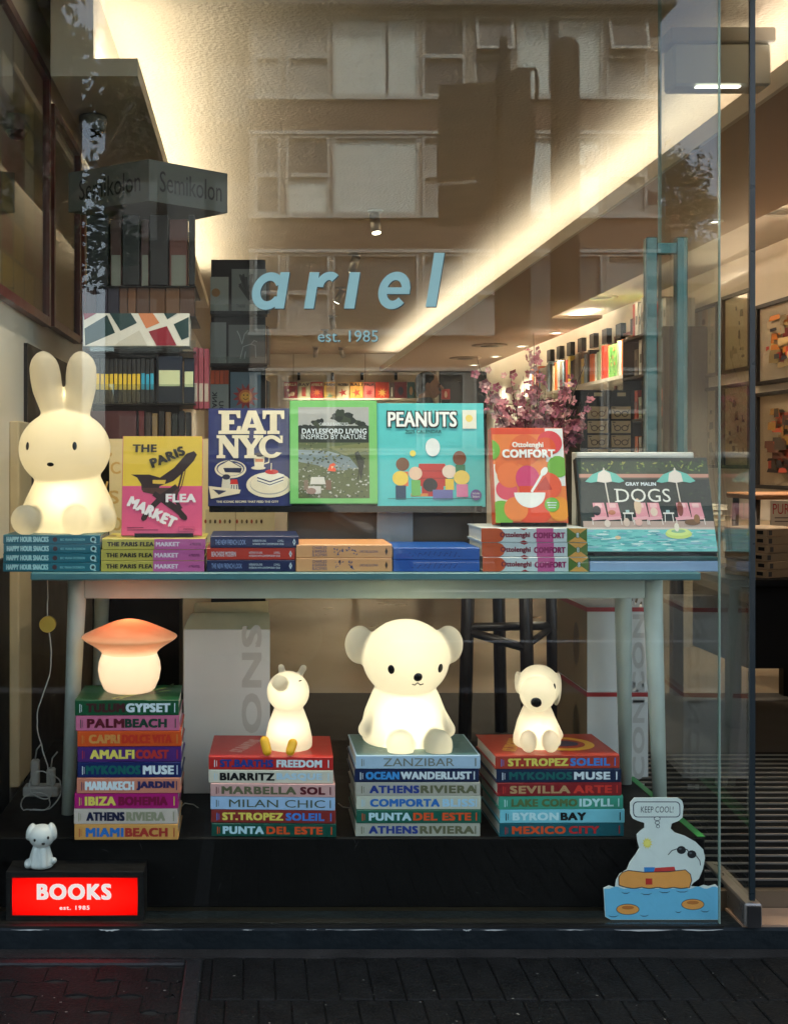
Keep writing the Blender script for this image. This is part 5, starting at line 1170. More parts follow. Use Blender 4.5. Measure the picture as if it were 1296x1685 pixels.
b.tube([(X(p.x, D), Y(D) + .002*(i % 5) + (.05*max(0, (p.y - 1250)/100)), max(Z(p.y, D), .243)) for i, p in enumerate(sm_)], .0019, whp, 6); b.build('cable', t, True)
b = MB(); b.tube([(X(79, D), Y(D) - .012, Z(1027, D)), (X(79, D), Y(D) + .008, Z(1027, D))], .0225, M('yellow_switch', (.58, .36, .05), .4), 28); b.build('switch', t, True)
t = thing('power_strip', 'white plug and power strip in the dark corner under the table', 'power strip', (X(62, 3.4), Y(3.4), .2405))
b = MB(); b.box((-.045, 0, 0), (.06, .05, .03), whp, .004); b.build('strip', t)
for (xx, h_) in ((-.012, .075), (.035, .05)):
    b = MB(); b.box((xx - .012, .01, .0305), (xx + .012, .04, .0305 + h_), whp, .004); b.tube([(xx, .025, .03 + h_), (xx + .004, .025, .06 + h_), (xx + .02, .02, .08 + h_)], .0025, whp, 6); b.build('plug', t)
for nm, lab, pts in (('cord', 'white cord on the platform between the mushroom and pig lamp stacks', [(296, 1330), (304, 1322), (318, 1324), (332, 1334), (348, 1340)]), ('cord', 'white cord on the platform between the pig and bear lamp stacks', [(556, 1322), (564, 1328), (574, 1330), (586, 1328)])):
    b = MB(); b.tube([(X(p[0], 3.3), Y(3.3), Z(p[1], 3.3)) for p in pts], .0016, whp, 6); tag(b.build(nm), lab, 'cord')

# ================================================================== INSIDE THE SHOP
kraft = M('kraft_card', (0.36, 0.24, 0.13), .8, .08, 12); whc = M('white_card', (.78, .75, .72), .7, .04, 10); greyp = INK(204, 198, 192)
# white carton with grey letters, left
D = 3.44
t = thing('white_carton', 'white open-flapped carton with grey sideways letters behind the pig lamp', 'carton', (X(370, D), Y(D), .2405))
w0, w1, zt = X(302, D), X(444, D), Z(1036, D)
b = MB(); b.box((w0, Y(D), .2405), (w1, Y(D) + .23, zt), whc, .001)
b.add([(w0, Y(D) + .001, zt + .0005), (w1, Y(D) + .001, zt + .0005), (w1, Y(D) + .06, zt + .042), (w0 + .02, Y(D) + .06, zt + .042), (w0, Y(D) + .004, zt + .0005), (w1, Y(D) + .004, zt + .0005), (w1, Y(D) + .063, zt + .042), (w0 + .02, Y(D) + .063, zt + .042)], [(0, 1, 2, 3), (7, 6, 5, 4), (0, 4, 5, 1), (1, 5, 6, 2), (2, 6, 7, 3), (3, 7, 4, 0)], M('carton_inside', (.74, .62, .40), .8))
b.add([(w0 + .02, Y(D) + .12, zt + .0005), (w1, Y(D) + .12, zt + .0005), (w1 - .005, Y(D) + .08, zt + .075), (w0 + .03, Y(D) + .08, zt + .07), (w0 + .02, Y(D) + .123, zt + .0005), (w1, Y(D) + .123, zt + .0005), (w1 - .005, Y(D) + .083, zt + .075), (w0 + .03, Y(D) + .083, zt + .07)], [(0, 1, 2, 3), (7, 6, 5, 4), (0, 4, 5, 1), (1, 5, 6, 2), (2, 6, 7, 3), (3, 7, 4, 0)], M('carton_inside', (.74, .62, .40), .8))
b.build('box', t, True)
b = MB(); zz0 = Z(1310, D) + .01
b.text('ICONS', -.24, -.03, .24, .03, lambda u, v: (X(414, D) - v, Y(D) - .0006, (.2405 + zt)/2 + .02 + u), greyp, bold=.03); b.build('lettering', t, True)
# two white cartons stacked on the right
D = 3.62
z0 = .2405; zm = Z(1139, D); z1 = Z(985, D)
zs_ = [(z0, zm - .0005), (zm + .0005, zm + (zm - z0))]
redt = M('red_tape', (.42, .03, .03), .4)
for k, (a, c) in enumerate(zs_):
    t = thing('white_carton', 'white carton with red tape and grey letters, ' + ('lower' if k == 0 else 'upper') + ' of two at the right table legs', 'carton', (X(1000, D), Y(D), a), group='white cartons stacked right')
    xx0, xx1 = X(966, D), X(1066, D)
    b = MB(); b.box((xx0, Y(D), a), (xx1, Y(D) + .36, c), whc, .001); b.box((xx0 - .0012, Y(D) + .002, a + .002), (xx0, Y(D) + .358, c - .002), kraft)
    b.build('box', t, True)
    b = MB(); b.box((xx0 - .003, Y(D) - .0015, c - .014), (xx1 + .001, Y(D) + .30, c - .0005), redt); b.build('tape', t, True)
    b = MB(); b.text('ICONS', -.17, -.019, .17, .019, lambda u, v: (X(1050, D) - v, Y(D) - .0007, (a + c)/2 + u), greyp, bold=.03); b.build('lettering', t, True)
    b = MB(); b.flat(circ(Y(D) + .12, (a + c)/2, .035, .07), lambda u, v: (xx0 - .0016, u, v), INK(110, 84, 50)); b.build('print', t, True)

# notebook spinner --------------------------------------------------
D = 3.78; px = D/F
t = thing('spinner_display', 'tall dark notebook spinner with a grey name board on top', 'spinner', (X(232, D), Y(D) + .2, ZF))
dkm = M('spinner_black', (.010, .011, .011), .4, .15, 10, spec=.2)
acl = GLASS('clear_acrylic', .06, (.9, .93, .92))
xa, xb = X(137, D), X(322, D); ya = Y(D); dpt = .33
b = MB(); b.box((xa + .02, ya + .075, ZF + .03), (xb - .06, ya + dpt - .05, Z(360, D)), dkm); b.lathe([(.22, 0), (.22, .02), (.04, .03)], dkm, ((xa+xb)/2, ya + dpt/2, ZF), 32); b.build('core', t, True)
shz = [Z(y_, D) for y_ in (470, 520, 578, 664, 752)]
b = MB()
for z in shz: b.box((xa, ya, z - .004), (xb, ya + dpt, z), dkm)
b.box((xa + (xb - xa)*.66, ya, Z(664, D)), (xa + (xb - xa)*.66 + .003, ya + .07, Z(580, D)), dkm)
b.build('shelf', t, True)
b = MB()
for (y0, y1) in ((664, 632), (578, 560)): b.box((xa, ya - .004, Z(y0, D)), (xb, ya - .001, Z(y1, D)), acl)
b.build('acrylic_lip', t, True)
bm = M('board_grey', (.17, .18, .165), .6, .12, 3)
zc0, zc1 = Z(332, D), Z(264, D)
quad = [(X(246, D), ya - .02), (X(372, D), ya + .17), (X(246, D) + .01, ya + .40), (X(100, D), ya + .16)]
b = MB(); n4 = 4
b.prism(quad, lambda u, v: (u, v, zc1), lambda u, v: (u, v, zc0), bm); b.build('name_board', t, True)
b = MB()
p0, p1 = Vector((*quad[0], 0)), Vector((*quad[1], 0)); d_ = (p1 - p0); L_ = d_.length; d_.normalize(); nn = Vector((d_.y, -d_.x, 0))*.0015
b.text('Semikolon', L_*.13, zc0 + .035, L_*.92, zc1 - .032, lambda u, v: p0 + d_*u + nn + Vector((0, 0, v)), INK(18, 20, 20), bold=-.006)
p2 = Vector((*quad[3], 0)); d2 = (p0 - p2); L2 = d2.length; d2.normalize(); n2 = Vector((d2.y, -d2.x, 0))*.0015
b.text('Semikolon', L2*.14, zc0 + .035, L2*.9, zc1 - .032, lambda u, v: p2 + d2*u + n2 + Vector((0, 0, v)), INK(18, 20, 20), bold=-.006)
b.build('lettering', t, True)
# what stands in it: each notebook is a thing
NB_ = []
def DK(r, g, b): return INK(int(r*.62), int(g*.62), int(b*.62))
def notebook(label, x0, x1, y0, z0, z1, dep, cov, band=None, bz=(0.28, 0.62), lab=None, group=None, name='notebook', rz=0):
    t = thing(name, label, 'notebook', ((x0 + x1)/2, y0, z0), (0, 0, rz), group); w = (x1 - x0)/2; h = z1 - z0
    b = MB(); b.box((-w, 0, 0), (w, dep, h), cov, min(.0015, w*.3)); b.build('cover', t)
    if band: q = MB(); q.box((-w*.8, -.0006, h*bz[0]), (w*.8, dep*.8, h*bz[1]), band); q.build('paper_band', t)
    return t
bkc = M('notebook_black', (.014, .015, .018), .5, .15, 20)
yel = INK(226, 188, 60); cyb = INK(50, 156, 190); grn = INK(206, 212, 170)
zr0, zr1 = Z(663, D), Z(588, D); seg = [(149.5 + 7.45*i) for i in range(14)]
for i, sx_ in enumerate(seg):
    bl = i >= 11
    notebook(('%s blue banded' % ORD[i - 11] if bl else '%s yellow banded' % ORD[i]) + ' black notebook from the left in the spinner row beside the rabbit ears', X(sx_, D) + .0006, X(sx_ + 7.1, D), ya + .004, zr0 + .0005, zr1 - jr.uniform(0, .006), .065, bkc, cyb if bl else yel, (.30, .66), group='black notebooks in the spinner')
notebook('navy notebook shown face on with a pale green label band', X(257, D), X(300, D), ya + .004, zr0 + .0005, zr1 + .004, .02, INK(20, 30, 48), grn, (.36, .70))
notebook('half hidden navy notebook at the right end of the spinner row', X(301.5, D), X(319, D), ya + .02, zr0 + .0005, zr1, .02, INK(20, 30, 48), grn, (.36, .70))
z0, z1 = Z(751, D), Z(676, D)
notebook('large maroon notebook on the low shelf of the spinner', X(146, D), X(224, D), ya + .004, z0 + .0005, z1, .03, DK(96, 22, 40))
for i, (c_, nm_) in enumerate((((120, 24, 36), 'crimson'), ((60, 40, 34), 'dark brown'), ((170, 140, 90), 'straw coloured'), ((34, 34, 36), 'black'), ((150, 120, 80), 'tan'), ((26, 34, 34), 'greenish black'), ((22, 24, 30), 'blue black'), ((40, 40, 44), 'charcoal'))):
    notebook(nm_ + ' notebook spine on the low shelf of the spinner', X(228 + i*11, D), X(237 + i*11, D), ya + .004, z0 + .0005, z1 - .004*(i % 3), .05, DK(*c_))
for i, (a, c_, nm_) in enumerate(((140, (70, 24, 32), 'maroon'), (158, (44, 40, 74), 'indigo'), (177, (40, 38, 70), 'dark violet'), (196, (132, 78, 40), 'rust brown'), (210, (160, 98, 44), 'amber'), (224, (120, 70, 34), 'chestnut'), (246, (136, 84, 40), 'bronze'), (272, (146, 92, 44), 'ochre'), (296, (112, 66, 34), 'copper brown'))):
    wd_ = [17, 18, 18, 13, 13, 21, 25, 23, 24][i]
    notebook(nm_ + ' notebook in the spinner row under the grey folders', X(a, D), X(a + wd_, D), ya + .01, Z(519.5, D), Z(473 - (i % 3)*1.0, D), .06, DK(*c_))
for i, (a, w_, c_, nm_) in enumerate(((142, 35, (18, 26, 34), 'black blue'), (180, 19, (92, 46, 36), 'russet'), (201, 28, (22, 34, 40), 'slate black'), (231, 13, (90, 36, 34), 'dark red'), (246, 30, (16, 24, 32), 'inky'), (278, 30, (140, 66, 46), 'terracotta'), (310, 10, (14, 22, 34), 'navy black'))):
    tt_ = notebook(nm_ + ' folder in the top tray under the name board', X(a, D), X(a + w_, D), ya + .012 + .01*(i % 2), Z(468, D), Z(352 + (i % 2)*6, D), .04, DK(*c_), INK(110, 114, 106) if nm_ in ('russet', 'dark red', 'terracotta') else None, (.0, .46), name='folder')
    tt_['category'] = 'folder'
# patterned box front
t = thing('patterned_box', 'white box with dark green and red angled shapes in the spinner', 'box', (X(225, D), ya - .012, Z(570, D)))
xA, xB, zA, zB = X(138, D), X(312, D), Z(570, D) + .0005, Z(516, D)
b = MB(); b.box((xA, ya - .012, zA), (xB, ya + .10, zB), INK(226, 222, 214)); L = .0003
gd = INK(16, 56, 58); rd = INK(140, 22, 44)
for poly, m in (([(140, 541), (177, 519), (190, 548), (141, 569)], gd), ([(181, 516), (216, 516), (226, 532), (199, 545)], gd), ([(228, 516), (252, 516), (263, 532), (241, 541)], INK(214, 130, 84)), ([(245, 546), (275, 537), (291, 569), (258, 569)], rd), ([(196, 563), (230, 544), (243, 569), (190, 569)], INK(206, 200, 188)), ([(286, 534), (311, 522), (311, 555), (299, 560)], gd), ([(270, 516), (292, 516), (276, 526)], gd), ([(138, 516), (160, 516), (140, 527)], rd)):
    L += .0002
    ar = sum(poly[i][0]*poly[(i+1) % len(poly)][1] - poly[(i+1) % len(poly)][0]*poly[i][1] for i in range(len(poly)))
    b.flat(poly[::-1] if ar > 0 else poly, lambda u, v: (X(u, D), ya - .012 - L, Z(v, D)), m)
b.build('box', t, True)
for i in range(3):
    notebook('%s dusty red ledger from the left on the side of the spinner' % ORD[i], X(317 + i*9, D), X(325 + i*9, D), ya + .03, Z(672, D), Z(570 + i, D), .12, INK(140, 62, 76), INK(176, 160, 150), (.12, .42), group='dusty red ledgers on the spinner side', name='ledger')

# card rack ---------------------------------------------------------
D = 4.35
t = thing('card_rack', 'dark greeting card rack behind the spinner, left of the window lettering', 'rack', (X(395, D), Y(D) + .15, ZF))
b = MB(); b.box((X(346, D), Y(D) + .08, ZF), (X(437, D), Y(D) + .32, Z(421, D)), dkm)
for y_ in (512, 598, 690, 780): b.box((X(346, D), Y(D) - .01, Z(y_, D) - .012), (X(440, D), Y(D) + .079, Z(y_, D)), dkm); b.box((X(346, D), Y(D) - .013, Z(y_, D)), (X(440, D), Y(D) - .0102, Z(y_, D) + .025), acl)
b.build('frame', t, True)
cardc = [(346, 376, 455, 511, (150, 150, 140), 'grey card with an amber spot on the top tier of the rack', 'spot'), (381, 438, 442, 511, (120, 122, 118), 'grey card with a dark bouquet on the top tier of the rack', 'bush'),
         (346, 372, 530, 597, (126, 128, 124), 'plain grey card on the middle tier of the rack', None), (376, 436, 534, 597, (104, 104, 100), 'grey card with a sketched deer on the middle tier of the rack', 'lines'),
         (346, 376, 632, 689, (150, 152, 146), 'card reading THANK YOU sideways on the lower tier of the rack', 'thank'), (379, 429, 612, 689, (84, 106, 120), 'blue grey card with a smiling red sun on the lower tier of the rack', 'sun')]
for (a, c_, y0, y1, col_, lab, kd) in cardc:
    tt_ = thing('greeting_card', lab, 'card', (X((a+c_)/2, D), Y(D) + .004, Z(y1, D) + .0005), group='greeting cards on the rack')
    b = MB(); b.box((X(a, D), Y(D) + .004, Z(y1, D) + .0005), (X(c_, D), Y(D) + .012, Z(y0, D)), INK(*col_)); b.build('card', tt_, True)
    q = MB(); f_ = lambda u, v: (X(u, D), Y(D) + .0034 , Z(v, D)); f2 = lambda u, v: (X(u, D), Y(D) + .003, Z(v, D)); f3 = lambda u, v: (X(u, D), Y(D) + .0026, Z(v, D)); m_ = (a + c_)/2; k_ = (y0 + y1)/2
    if kd == 'spot': q.flat(circ(355, 481, 7)[::-1], f_, INK(150, 100, 40))
    if kd == 'bush':
        for i in range(26): q.flat(stroke([(m_, 494), (m_ + jr.uniform(-18, 18), jr.uniform(450, 488))], [1, jr.uniform(1.5, 5)])[::-1], lambda u, v: (X(u, D), Y(D) + .0036 - .00004*i, Z(v, D)), INK(*jr.choice([(40, 44, 42), (60, 56, 56), (30, 30, 34)])))
        q.text('THANK', 389, -506, 404, -500, lambda u, v: f_(u, -v), INK(40, 40, 40), bold=.01)
    if kd == 'lines':
        for s_ in ([(395, 590), (400, 570), (412, 566), (420, 568), (421, 588)], [(398, 566), (394, 552), (390, 544)], [(398, 566), (402, 550), (408, 543)], [(402, 590), (404, 578)], [(413, 566), (418, 560), (423, 562)]): q.flat(stroke(s_, 1.5), f_, INK(176, 176, 172))
    if kd == 'thank':
        for s_, xx in (('THANK', 353), ('YOU', 364)): q.text(s_, -688, xx - 4, -688 + (44 if s_ == 'THANK' else 28), xx + 4, lambda u, v: (X(v, D), Y(D) + .0034, Z(-u, D)), INK(40, 40, 44), bold=.02)
        q.v = [(p[0], p[1], p[2]) for p in q.v]
    if kd == 'sun':
        st = [(404 + (22 if i % 2 else 13)*cos(2*pi*i/24), 652 + (22 if i % 2 else 13)*sin(2*pi*i/24)) for i in range(24)]
        q.flat(st[::-1], f_, INK(150, 44, 44)); q.flat(circ(404, 652, 11)[::-1], f2, INK(206, 110, 50)); q.flat(circ(404, 653, 8)[::-1], f3, INK(226, 160, 60))
        for ex in (401, 407): q.flat(circ(ex, 650, 1.2)[::-1], lambda u, v: (X(u, D), Y(D) + .0022, Z(v, D)), INK(40, 20, 20))
        q.flat(stroke([(400, 655), (404, 658), (408, 655)], 1.2), lambda u, v: (X(u, D), Y(D) + .0022, Z(v, D)), INK(60, 20, 20))
    if kd: q.build('print', tt_, True)
for i in range(9):
    y_ = [452, 535, 625][i // 3]; xx = 439 + (i % 3)*2.6
    tt_ = thing('greeting_card', '%s thin card edge from the front in the %s side pocket of the rack' % (ORD[i % 3], ['top', 'middle', 'lower'][i // 3]), 'card', (X(xx, D), Y(D) + .02 + .04*(i % 3), Z([511, 597, 689][i // 3], D)), group='cards seen edge on in the rack')
    b = MB(); b.box((-.002, 0, 0), (.002, .05, (Z(y_, D) - Z([511, 597, 689][i//3], D))), INK(*[(60, 44, 36), (34, 40, 38), (150, 120, 90)][i % 3])); o_ = b.build('card', tt_)
t = thing('envelope_row', 'row of bright orange envelopes tucked in the card rack', 'envelopes', (X(362, D), Y(D) + .03, Z(628, D)))
b = MB()
for i in range(4): b.box((X(346 + i*7.6, D), Y(D) + .03, Z(631, D)), (X(353 + i*7.6, D), Y(D) + .06, Z(608, D)), INK(226, 84, 34))
b.build('envelope', t, True)
# pale boards behind the flea market book, white box
D = 3.66
t = thing('printed_carton', 'cream printed carton standing on the table behind the rabbit lamp', 'carton', (X(260, D), Y(D), TZ))
b = MB(); b.box((X(180, D), Y(D), TZ + .0005), (X(343, D), Y(D) + .15, Z(722, D)), INK(226, 200, 150)); b.build('box', t, True)
b = MB()
for s_, x_, y_, h_, ro in (('C', 190, 770, 20, .1), ('N', 168, 800, 20, -.3), ('S', 187, 818, 22, 0), ('O', 192, 862, 22, 0), ("'", 182, 748, 6, 0)):
    b.text(s_, x_ - h_*.4, -y_ - h_/2, x_ + h_*.4, -y_ + h_/2, lambda u, v: (X(u, D), Y(D) - .0006, Z(-v, D)), INK(208, 164, 96), bold=.02, rot=ro)
b.build('lettering', t, True)
D = 3.6
t = thing('tea_carton', 'cream carton with rows of tiny pictures beneath the black rail', 'carton', (X(405, D), Y(D), TZ))
b = MB(); b.box((X(338, D), Y(D), TZ + .0005), (X(452, D), Y(D) + .02, Z(838, D)), INK(196, 176, 140)); b.box((X(387, D), Y(D) - .0006, TZ + .002), (X(388, D), Y(D), Z(839, D)), INK(130, 110, 84)); b.build('box', t, True)
b = MB()
for i in range(12): xx = 338 + i*8 + (4 if i > 5 else 0); b.flat(circ(xx, 858, 1.8, 3.4)[::-1], lambda u, v: (X(u, D), Y(D) - .0008, Z(v, D)), INK(*[(150, 60, 40), (110, 90, 60), (70, 50, 40)][i % 3]))
b.build('print', t, True)

# picture frames ----------------------------------------------------
def art_block(b, rnd_, w, h, fn, pal, n, L0):
    for i in range(n):
        cw, ch = rnd_.uniform(.04, .2)*w, rnd_.uniform(.04, .16)*h; cx = rnd_.uniform(.02*w, w - cw - .02*w); cz = rnd_.uniform(.02*h, h - ch - .02*h)
        p = [(cx, cz), (cx + cw, cz + rnd_.uniform(-.01, .01)), (cx + cw*rnd_.uniform(.7, 1), cz + ch), (cx + cw*rnd_.uniform(0, .2), cz + ch)]
        b.flat(p, (lambda k: lambda u, v: fn(u, v, k))(L0 + .00025*(i + 1)), INK(*rnd_.choice(pal)))
def frame_wall(label, side, a0, a1, z0, z1, fc, mat, pal, n, seed, fw=.025, wall=None, grid=False, group='framed pictures on the shop walls'):
    """a frame on a side wall; a runs along the wall (world y)"""
    x = XL if side > 0 else XR; s = side
    t = thing('picture_frame', label, 'picture frame', (x, (a0 + a1)/2, z0), group=group)
    def pt(a, z, off): return (x + s*off, a, z)
    b = MB()
    def bx(aa, ab, za, zb__, o0, o1, m): b.box((min(x + s*o0, x + s*o1), aa, za), (max(x + s*o0, x + s*o1), ab, zb__), m)
    bx(a0, a0 + fw, z0, z1, .001, .03, fc); bx(a1 - fw, a1, z0, z1, .001, .03, fc); bx(a0 + fw, a1 - fw, z0, z0 + fw, .001, .0298, fc); bx(a0 + fw, a1 - fw, z1 - fw, z1, .001, .0298, fc)
    b.build('frame', t, True)
    q = MB(); bx2 = lambda aa, ab, za, zb__, o0, o1, m: q.box((min(x + s*o0, x + s*o1), aa, za), (max(x + s*o0, x + s*o1), ab, zb__), m)
    bx2(a0 + fw, a1 - fw, z0 + fw, z1 - fw, .001, .008, mat)
    w, h = a1 - a0 - 2*fw, z1 - z0 - 2*fw; r = random.Random(seed)
    if s > 0: fn = lambda u, v, k: (x + .008 + k, a0 + fw + u, z0 + fw + v)
    else: fn = lambda u, v, k: (x - .008 - k, a1 - fw - u, z0 + fw + v)
    if grid:
        nr, nc = 7, 6
        for i in range(nr):
            for j in range(nc):
                p = [(w*(j + .06)/nc, h*(i + .05)/nr), (w*(j + .94)/nc, h*(i + .05)/nr), (w*(j + .94)/nc, h*(i + .95)/nr), (w*(j + .06)/nc, h*(i + .95)/nr)]
                q.flat(p, lambda u, v: fn(u, v, .0003), INK(*r.choice(pal)))
    else: art_block(q, r, w*.76, h*.76, lambda u, v, k: fn(u + w*.12, v + h*.12, k), pal, n, .0003)
    q.build('picture', t, True)
    g = MB(); g.box((min(x + s*.016, x + s*.018), a0 + fw, z0 + fw), (max(x + s*.016, x + s*.018), a1 - fw, z1 - fw), PGL); g.build('glazing', t, True)
    return t
PGL = GLASS('picture_glass', .05, (.97, .97, .97))
redf = M('red_frame', (.11, .016, .014), .35); blkf = M('black_frame', (.015, .013, .012), .4); oak = M('oak_frame', (.30, .17, .07), .5); red2 = M('rust_frame', (.22, .05, .03), .4)
pal_c = [(120, 104, 70), (60, 84, 72), (190, 170, 110), (110, 50, 50), (210, 200, 170), (40, 50, 46), (150, 124, 60)]
frame_wall('large red framed poster of tiled covers nearest the glass on the left wall', 1, Y(3.0), Y(4.05), 1.71, 2.60, redf, INK(90, 86, 66), pal_c, 30, 1, .03, grid=True)
frame_wall('green toned red framed poster, second from the glass on the left wall', 1, Y(4.12), Y(4.75), 1.72, 2.52, redf, INK(30, 50, 46), [(30, 56, 54), (50, 40, 36), (20, 36, 38), (70, 60, 50)], 24, 2, .03)
frame_wall('dark red framed picture, third from the glass on the left wall', 1, Y(4.85), Y(5.4), 1.74, 2.46, redf, INK(60, 50, 44), [(90, 50, 46), (50, 40, 40), (30, 34, 36)], 20, 3, .03)
pw = INK(226, 214, 190); pal_p = [(206, 60, 50), (226, 140, 60), (240, 210, 150), (60, 60, 70), (150, 130, 90), (196, 180, 150), (120, 40, 40)]
frame_wall('black framed poster of red and yellow portraits at the right edge above another', -1, Y(6.55), Y(7.75), 1.74, 2.28, blkf, pw, pal_p, 170, 4)
frame_wall('black framed poster of dark costumes at the right edge below another', -1, Y(6.55), Y(7.75), 1.05, 1.69, blkf, INK(180, 160, 130), [(30, 26, 26), (90, 50, 36), (150, 110, 50), (60, 50, 40), (170, 70, 50)], 170, 5)
gs = [(210, 196, 150), (150, 140, 100), (90, 84, 60), (60, 56, 44), (176, 166, 130)]
gd_ = [(40, 38, 30), (70, 60, 40), (130, 110, 60), (30, 30, 28)]
for i, (a0, a1, z0, z1, fc, pal, lab) in enumerate(((7.85, 8.32, 1.86, 2.42, blkf, gs, 'pale drawing in a black frame beside the door edge, upper row right'), (8.40, 8.95, 1.86, 2.40, blkf, gs, 'pale drawing in a black frame by the door, upper row second'), (7.85, 8.32, 1.18, 1.78, blkf, gd_, 'dark print in a black frame beside the door edge, lower row right'), (8.40, 8.95, 1.18, 1.78, blkf, gd_, 'dark print in a black frame by the door, lower row second'),
                                                    (9.30, 9.95, 1.80, 2.32, oak, gs, 'pale lettered print in an oak frame right of the door handle'), (9.30, 9.95, 1.25, 1.72, oak, gd_, 'small dark picture with yellow shapes below the oak framed print'), (10.1, 10.8, 1.72, 2.40, red2, gs, 'rust framed line drawing seen between the bars of the door handle'), (10.1, 10.8, 1.05, 1.64, red2, gs, 'rust framed pale picture low between the bars of the door handle'))):
    frame_wall(lab, -1, Y(a0), Y(a1), z0, z1, fc, INK(200, 188, 150), pal, 16, 20 + i)

# ceiling fittings --------------------------------------------------
steel = M('satin_nickel', (.40, .38, .34), .35, .08, 20, metal=.7)
lensm = EMIT('spot_lens', (1, .86, .62), 4.0)
def track_spot(label, x, y, aim, watts, spot=75):
    t = thing('track_spot', label, 'spotlight', (x, y, ZC), group='spotlights on the stippled ceiling')
    a = Vector(aim).normalized(); q = a.to_track_quat('-Z', 'Y').to_matrix().to_4x4()
    b = MB(); b.lathe([(.045, -.014), (.05, -.001)], steel, n=24); b.tube([(0, 0, -.014), (0, 0, -.05)], .008, steel, 8); b.build('base', t)
    mt = Matrix.Translation((0, 0, -.07)) @ q
    b = MB(); pts = [mt @ Vector((0, 0, .05)), mt @ Vector((0, 0, -.075))]; b.tube(pts, .032, steel, 20); h_ = b.build('head', t)
    b = MB(); pts = [mt @ Vector((0, 0, -.0755)), mt @ Vector((0, 0, -.0775))]; b.tube(pts, .026, lensm, 20); c = b.build('lens', None); c.parent = h_
    if watts:
        p = mt @ Vector((0, 0, -.085)); lamp_light('bulb', t, p, watts, (1, .87, .68), .025, 'SPOT', spot, .7, a)
def sp_at(px, py): D_ = (ZC - .08 - H)*F/(CY - py); return X(px, D_), Y(D_)
for (px, py, lab, aim) in ((617, 367, 'nickel spotlight nearest above the window lettering', (0.1, -.2, -1)), (583, 434, 'nickel spotlight just above the third letter on the glass', (-.3, .5, -1)), (560, 487, 'nickel spotlight between the second and third letters', (-.5, .3, -1)),
                           (547, 531, 'nickel spotlight above the start of the small date line', (.2, .5, -1)), (534, 553, 'nickel spotlight behind the first letters of the date line', (-.6, .2, -1)), (519, 580, 'nickel spotlight left below the date line', (0, .6, -1)), (562, 581, 'nickel spotlight right below the date line', (.4, .6, -1))):
    x_, y_ = sp_at(px, py); track_spot(lab, x_, y_, aim, LW['track'])
for (xx, lab, ax) in ((-.35, 'nickel spotlight over the left of the window display, above the view', .1), (.35, 'nickel spotlight over the middle of the window display, above the view', 0), (1.0, 'nickel spotlight over the right of the window display, above the view', -.1)):
    track_spot(lab, xx, .085, (ax, .12, -1), LW['window'], 95)  # unseen spots, added above the view to light the window display
dlm = EMIT('downlight_lens', (1, .88, .68), 3.0); ringm = M('white_ring', (.62, .58, .5), .5)
def downlight(label, px, py, z, r_, watts, lit=True):
    D_ = (z - H)*F/(CY - py); t = thing('downlight', label, 'downlight', (X(px, D_), Y(D_), z), group='round downlights in the dropped ceiling')
    b = MB(); b.lathe([(r_, 0), (r_, -.006), (r_*.72, -.010), (r_*.70, -.002)], ringm, n=32, cap=False); b.build('ring', t)
    b = MB(); b.lathe([(r_*.69, -.0035), (r_*.69, -.0015)], dlm if lit else steel, n=28); b.build('lens', t)
    if watts: lamp_light('bulb', t, (0, 0, -.03), watts, (1, .87, .68), .05, 'SPOT', 120, .8, (0, 0, -1))
ZDB = ZD - .0005
for (px, py, lab) in ((915, 547, 'small lit downlight nearest under the bright ceiling recess'), (858, 569, 'small lit downlight second along the dropped ceiling'), (815, 586, 'small lit downlight third along the dropped ceiling'), (780, 600, 'small lit downlight farthest along the dropped ceiling')):
    downlight(lab, px, py, ZDB, .075, LW['down'])
downlight('ringed downlight at the right edge of the view in the side ceiling', 1292, 346, ZB - .0005, .14, LW['down'], False)
downlight('ringed downlight seen between the lettering and the door handle', 985, 489, ZB - .0005, .16, LW['down'], False)
downlight('tiny lit downlight in the mirrored sky near the door', 1177, 363, ZDB, .04, LW['down'])
for (px, py, lab) in ((805, 567, 'round flat ceiling vent nearer the window lettering'), (765, 588, 'round flat ceiling vent farther back in the dropped ceiling')):
    D_ = (ZD - H)*F/(CY - py); t = thing('ceiling_vent', lab, 'vent', (X(px, D_), Y(D_), ZD), group='round ceiling vents')
    b = MB(); b.lathe([(.2, -.0045), (.2, -.012), (.16, -.016)], M('vent_brown', (.22, .15, .10), .6), n=32); b.build('disc', t)
    b = MB(); b.lathe([(.10, -.0165), (.10, -.022)], M('vent_dark', (.10, .07, .05), .6), n=28); b.build('core', t)
D = 4.2; t = thing('security_camera', 'grey dome security camera hanging under the left bulkhead', 'security camera', (X(153, D), Y(D), 2.498))
b = MB(); b.lathe([(.05, -.002), (.052, -.02), (.045, -.055)], M('camera_grey', (.30, .30, .28), .5), n=28); b.build('housing', t)
b = MB(); b.ell((0, 0, -.05), (.040, .040, .038), M('dark_dome', (.008, .008, .008), .06), 24, 14); b.build('dome', t)
D = 4.0; t = thing('wall_unit', 'grey boxy door heater hung under the ceiling at the top right', 'heater', (X(1182, D), Y(D), Z(45, D)))
b = MB(); b.box((X(1108, D), Y(D), Z(140, D)), (X(1269, D), Y(D) + .10, Z(70, D)), M('unit_grey', (.42, .42, .36), .45, .1, 3), .008); b.build('body', t, True)
b = MB(); b.box((X(1102, D), Y(D) - .01, Z(69.5, D)), (X(1275, D), Y(D) + .11, Z(45, D)), M('unit_cap', (.30, .27, .22), .5), .005); b.build('cover', t, True)
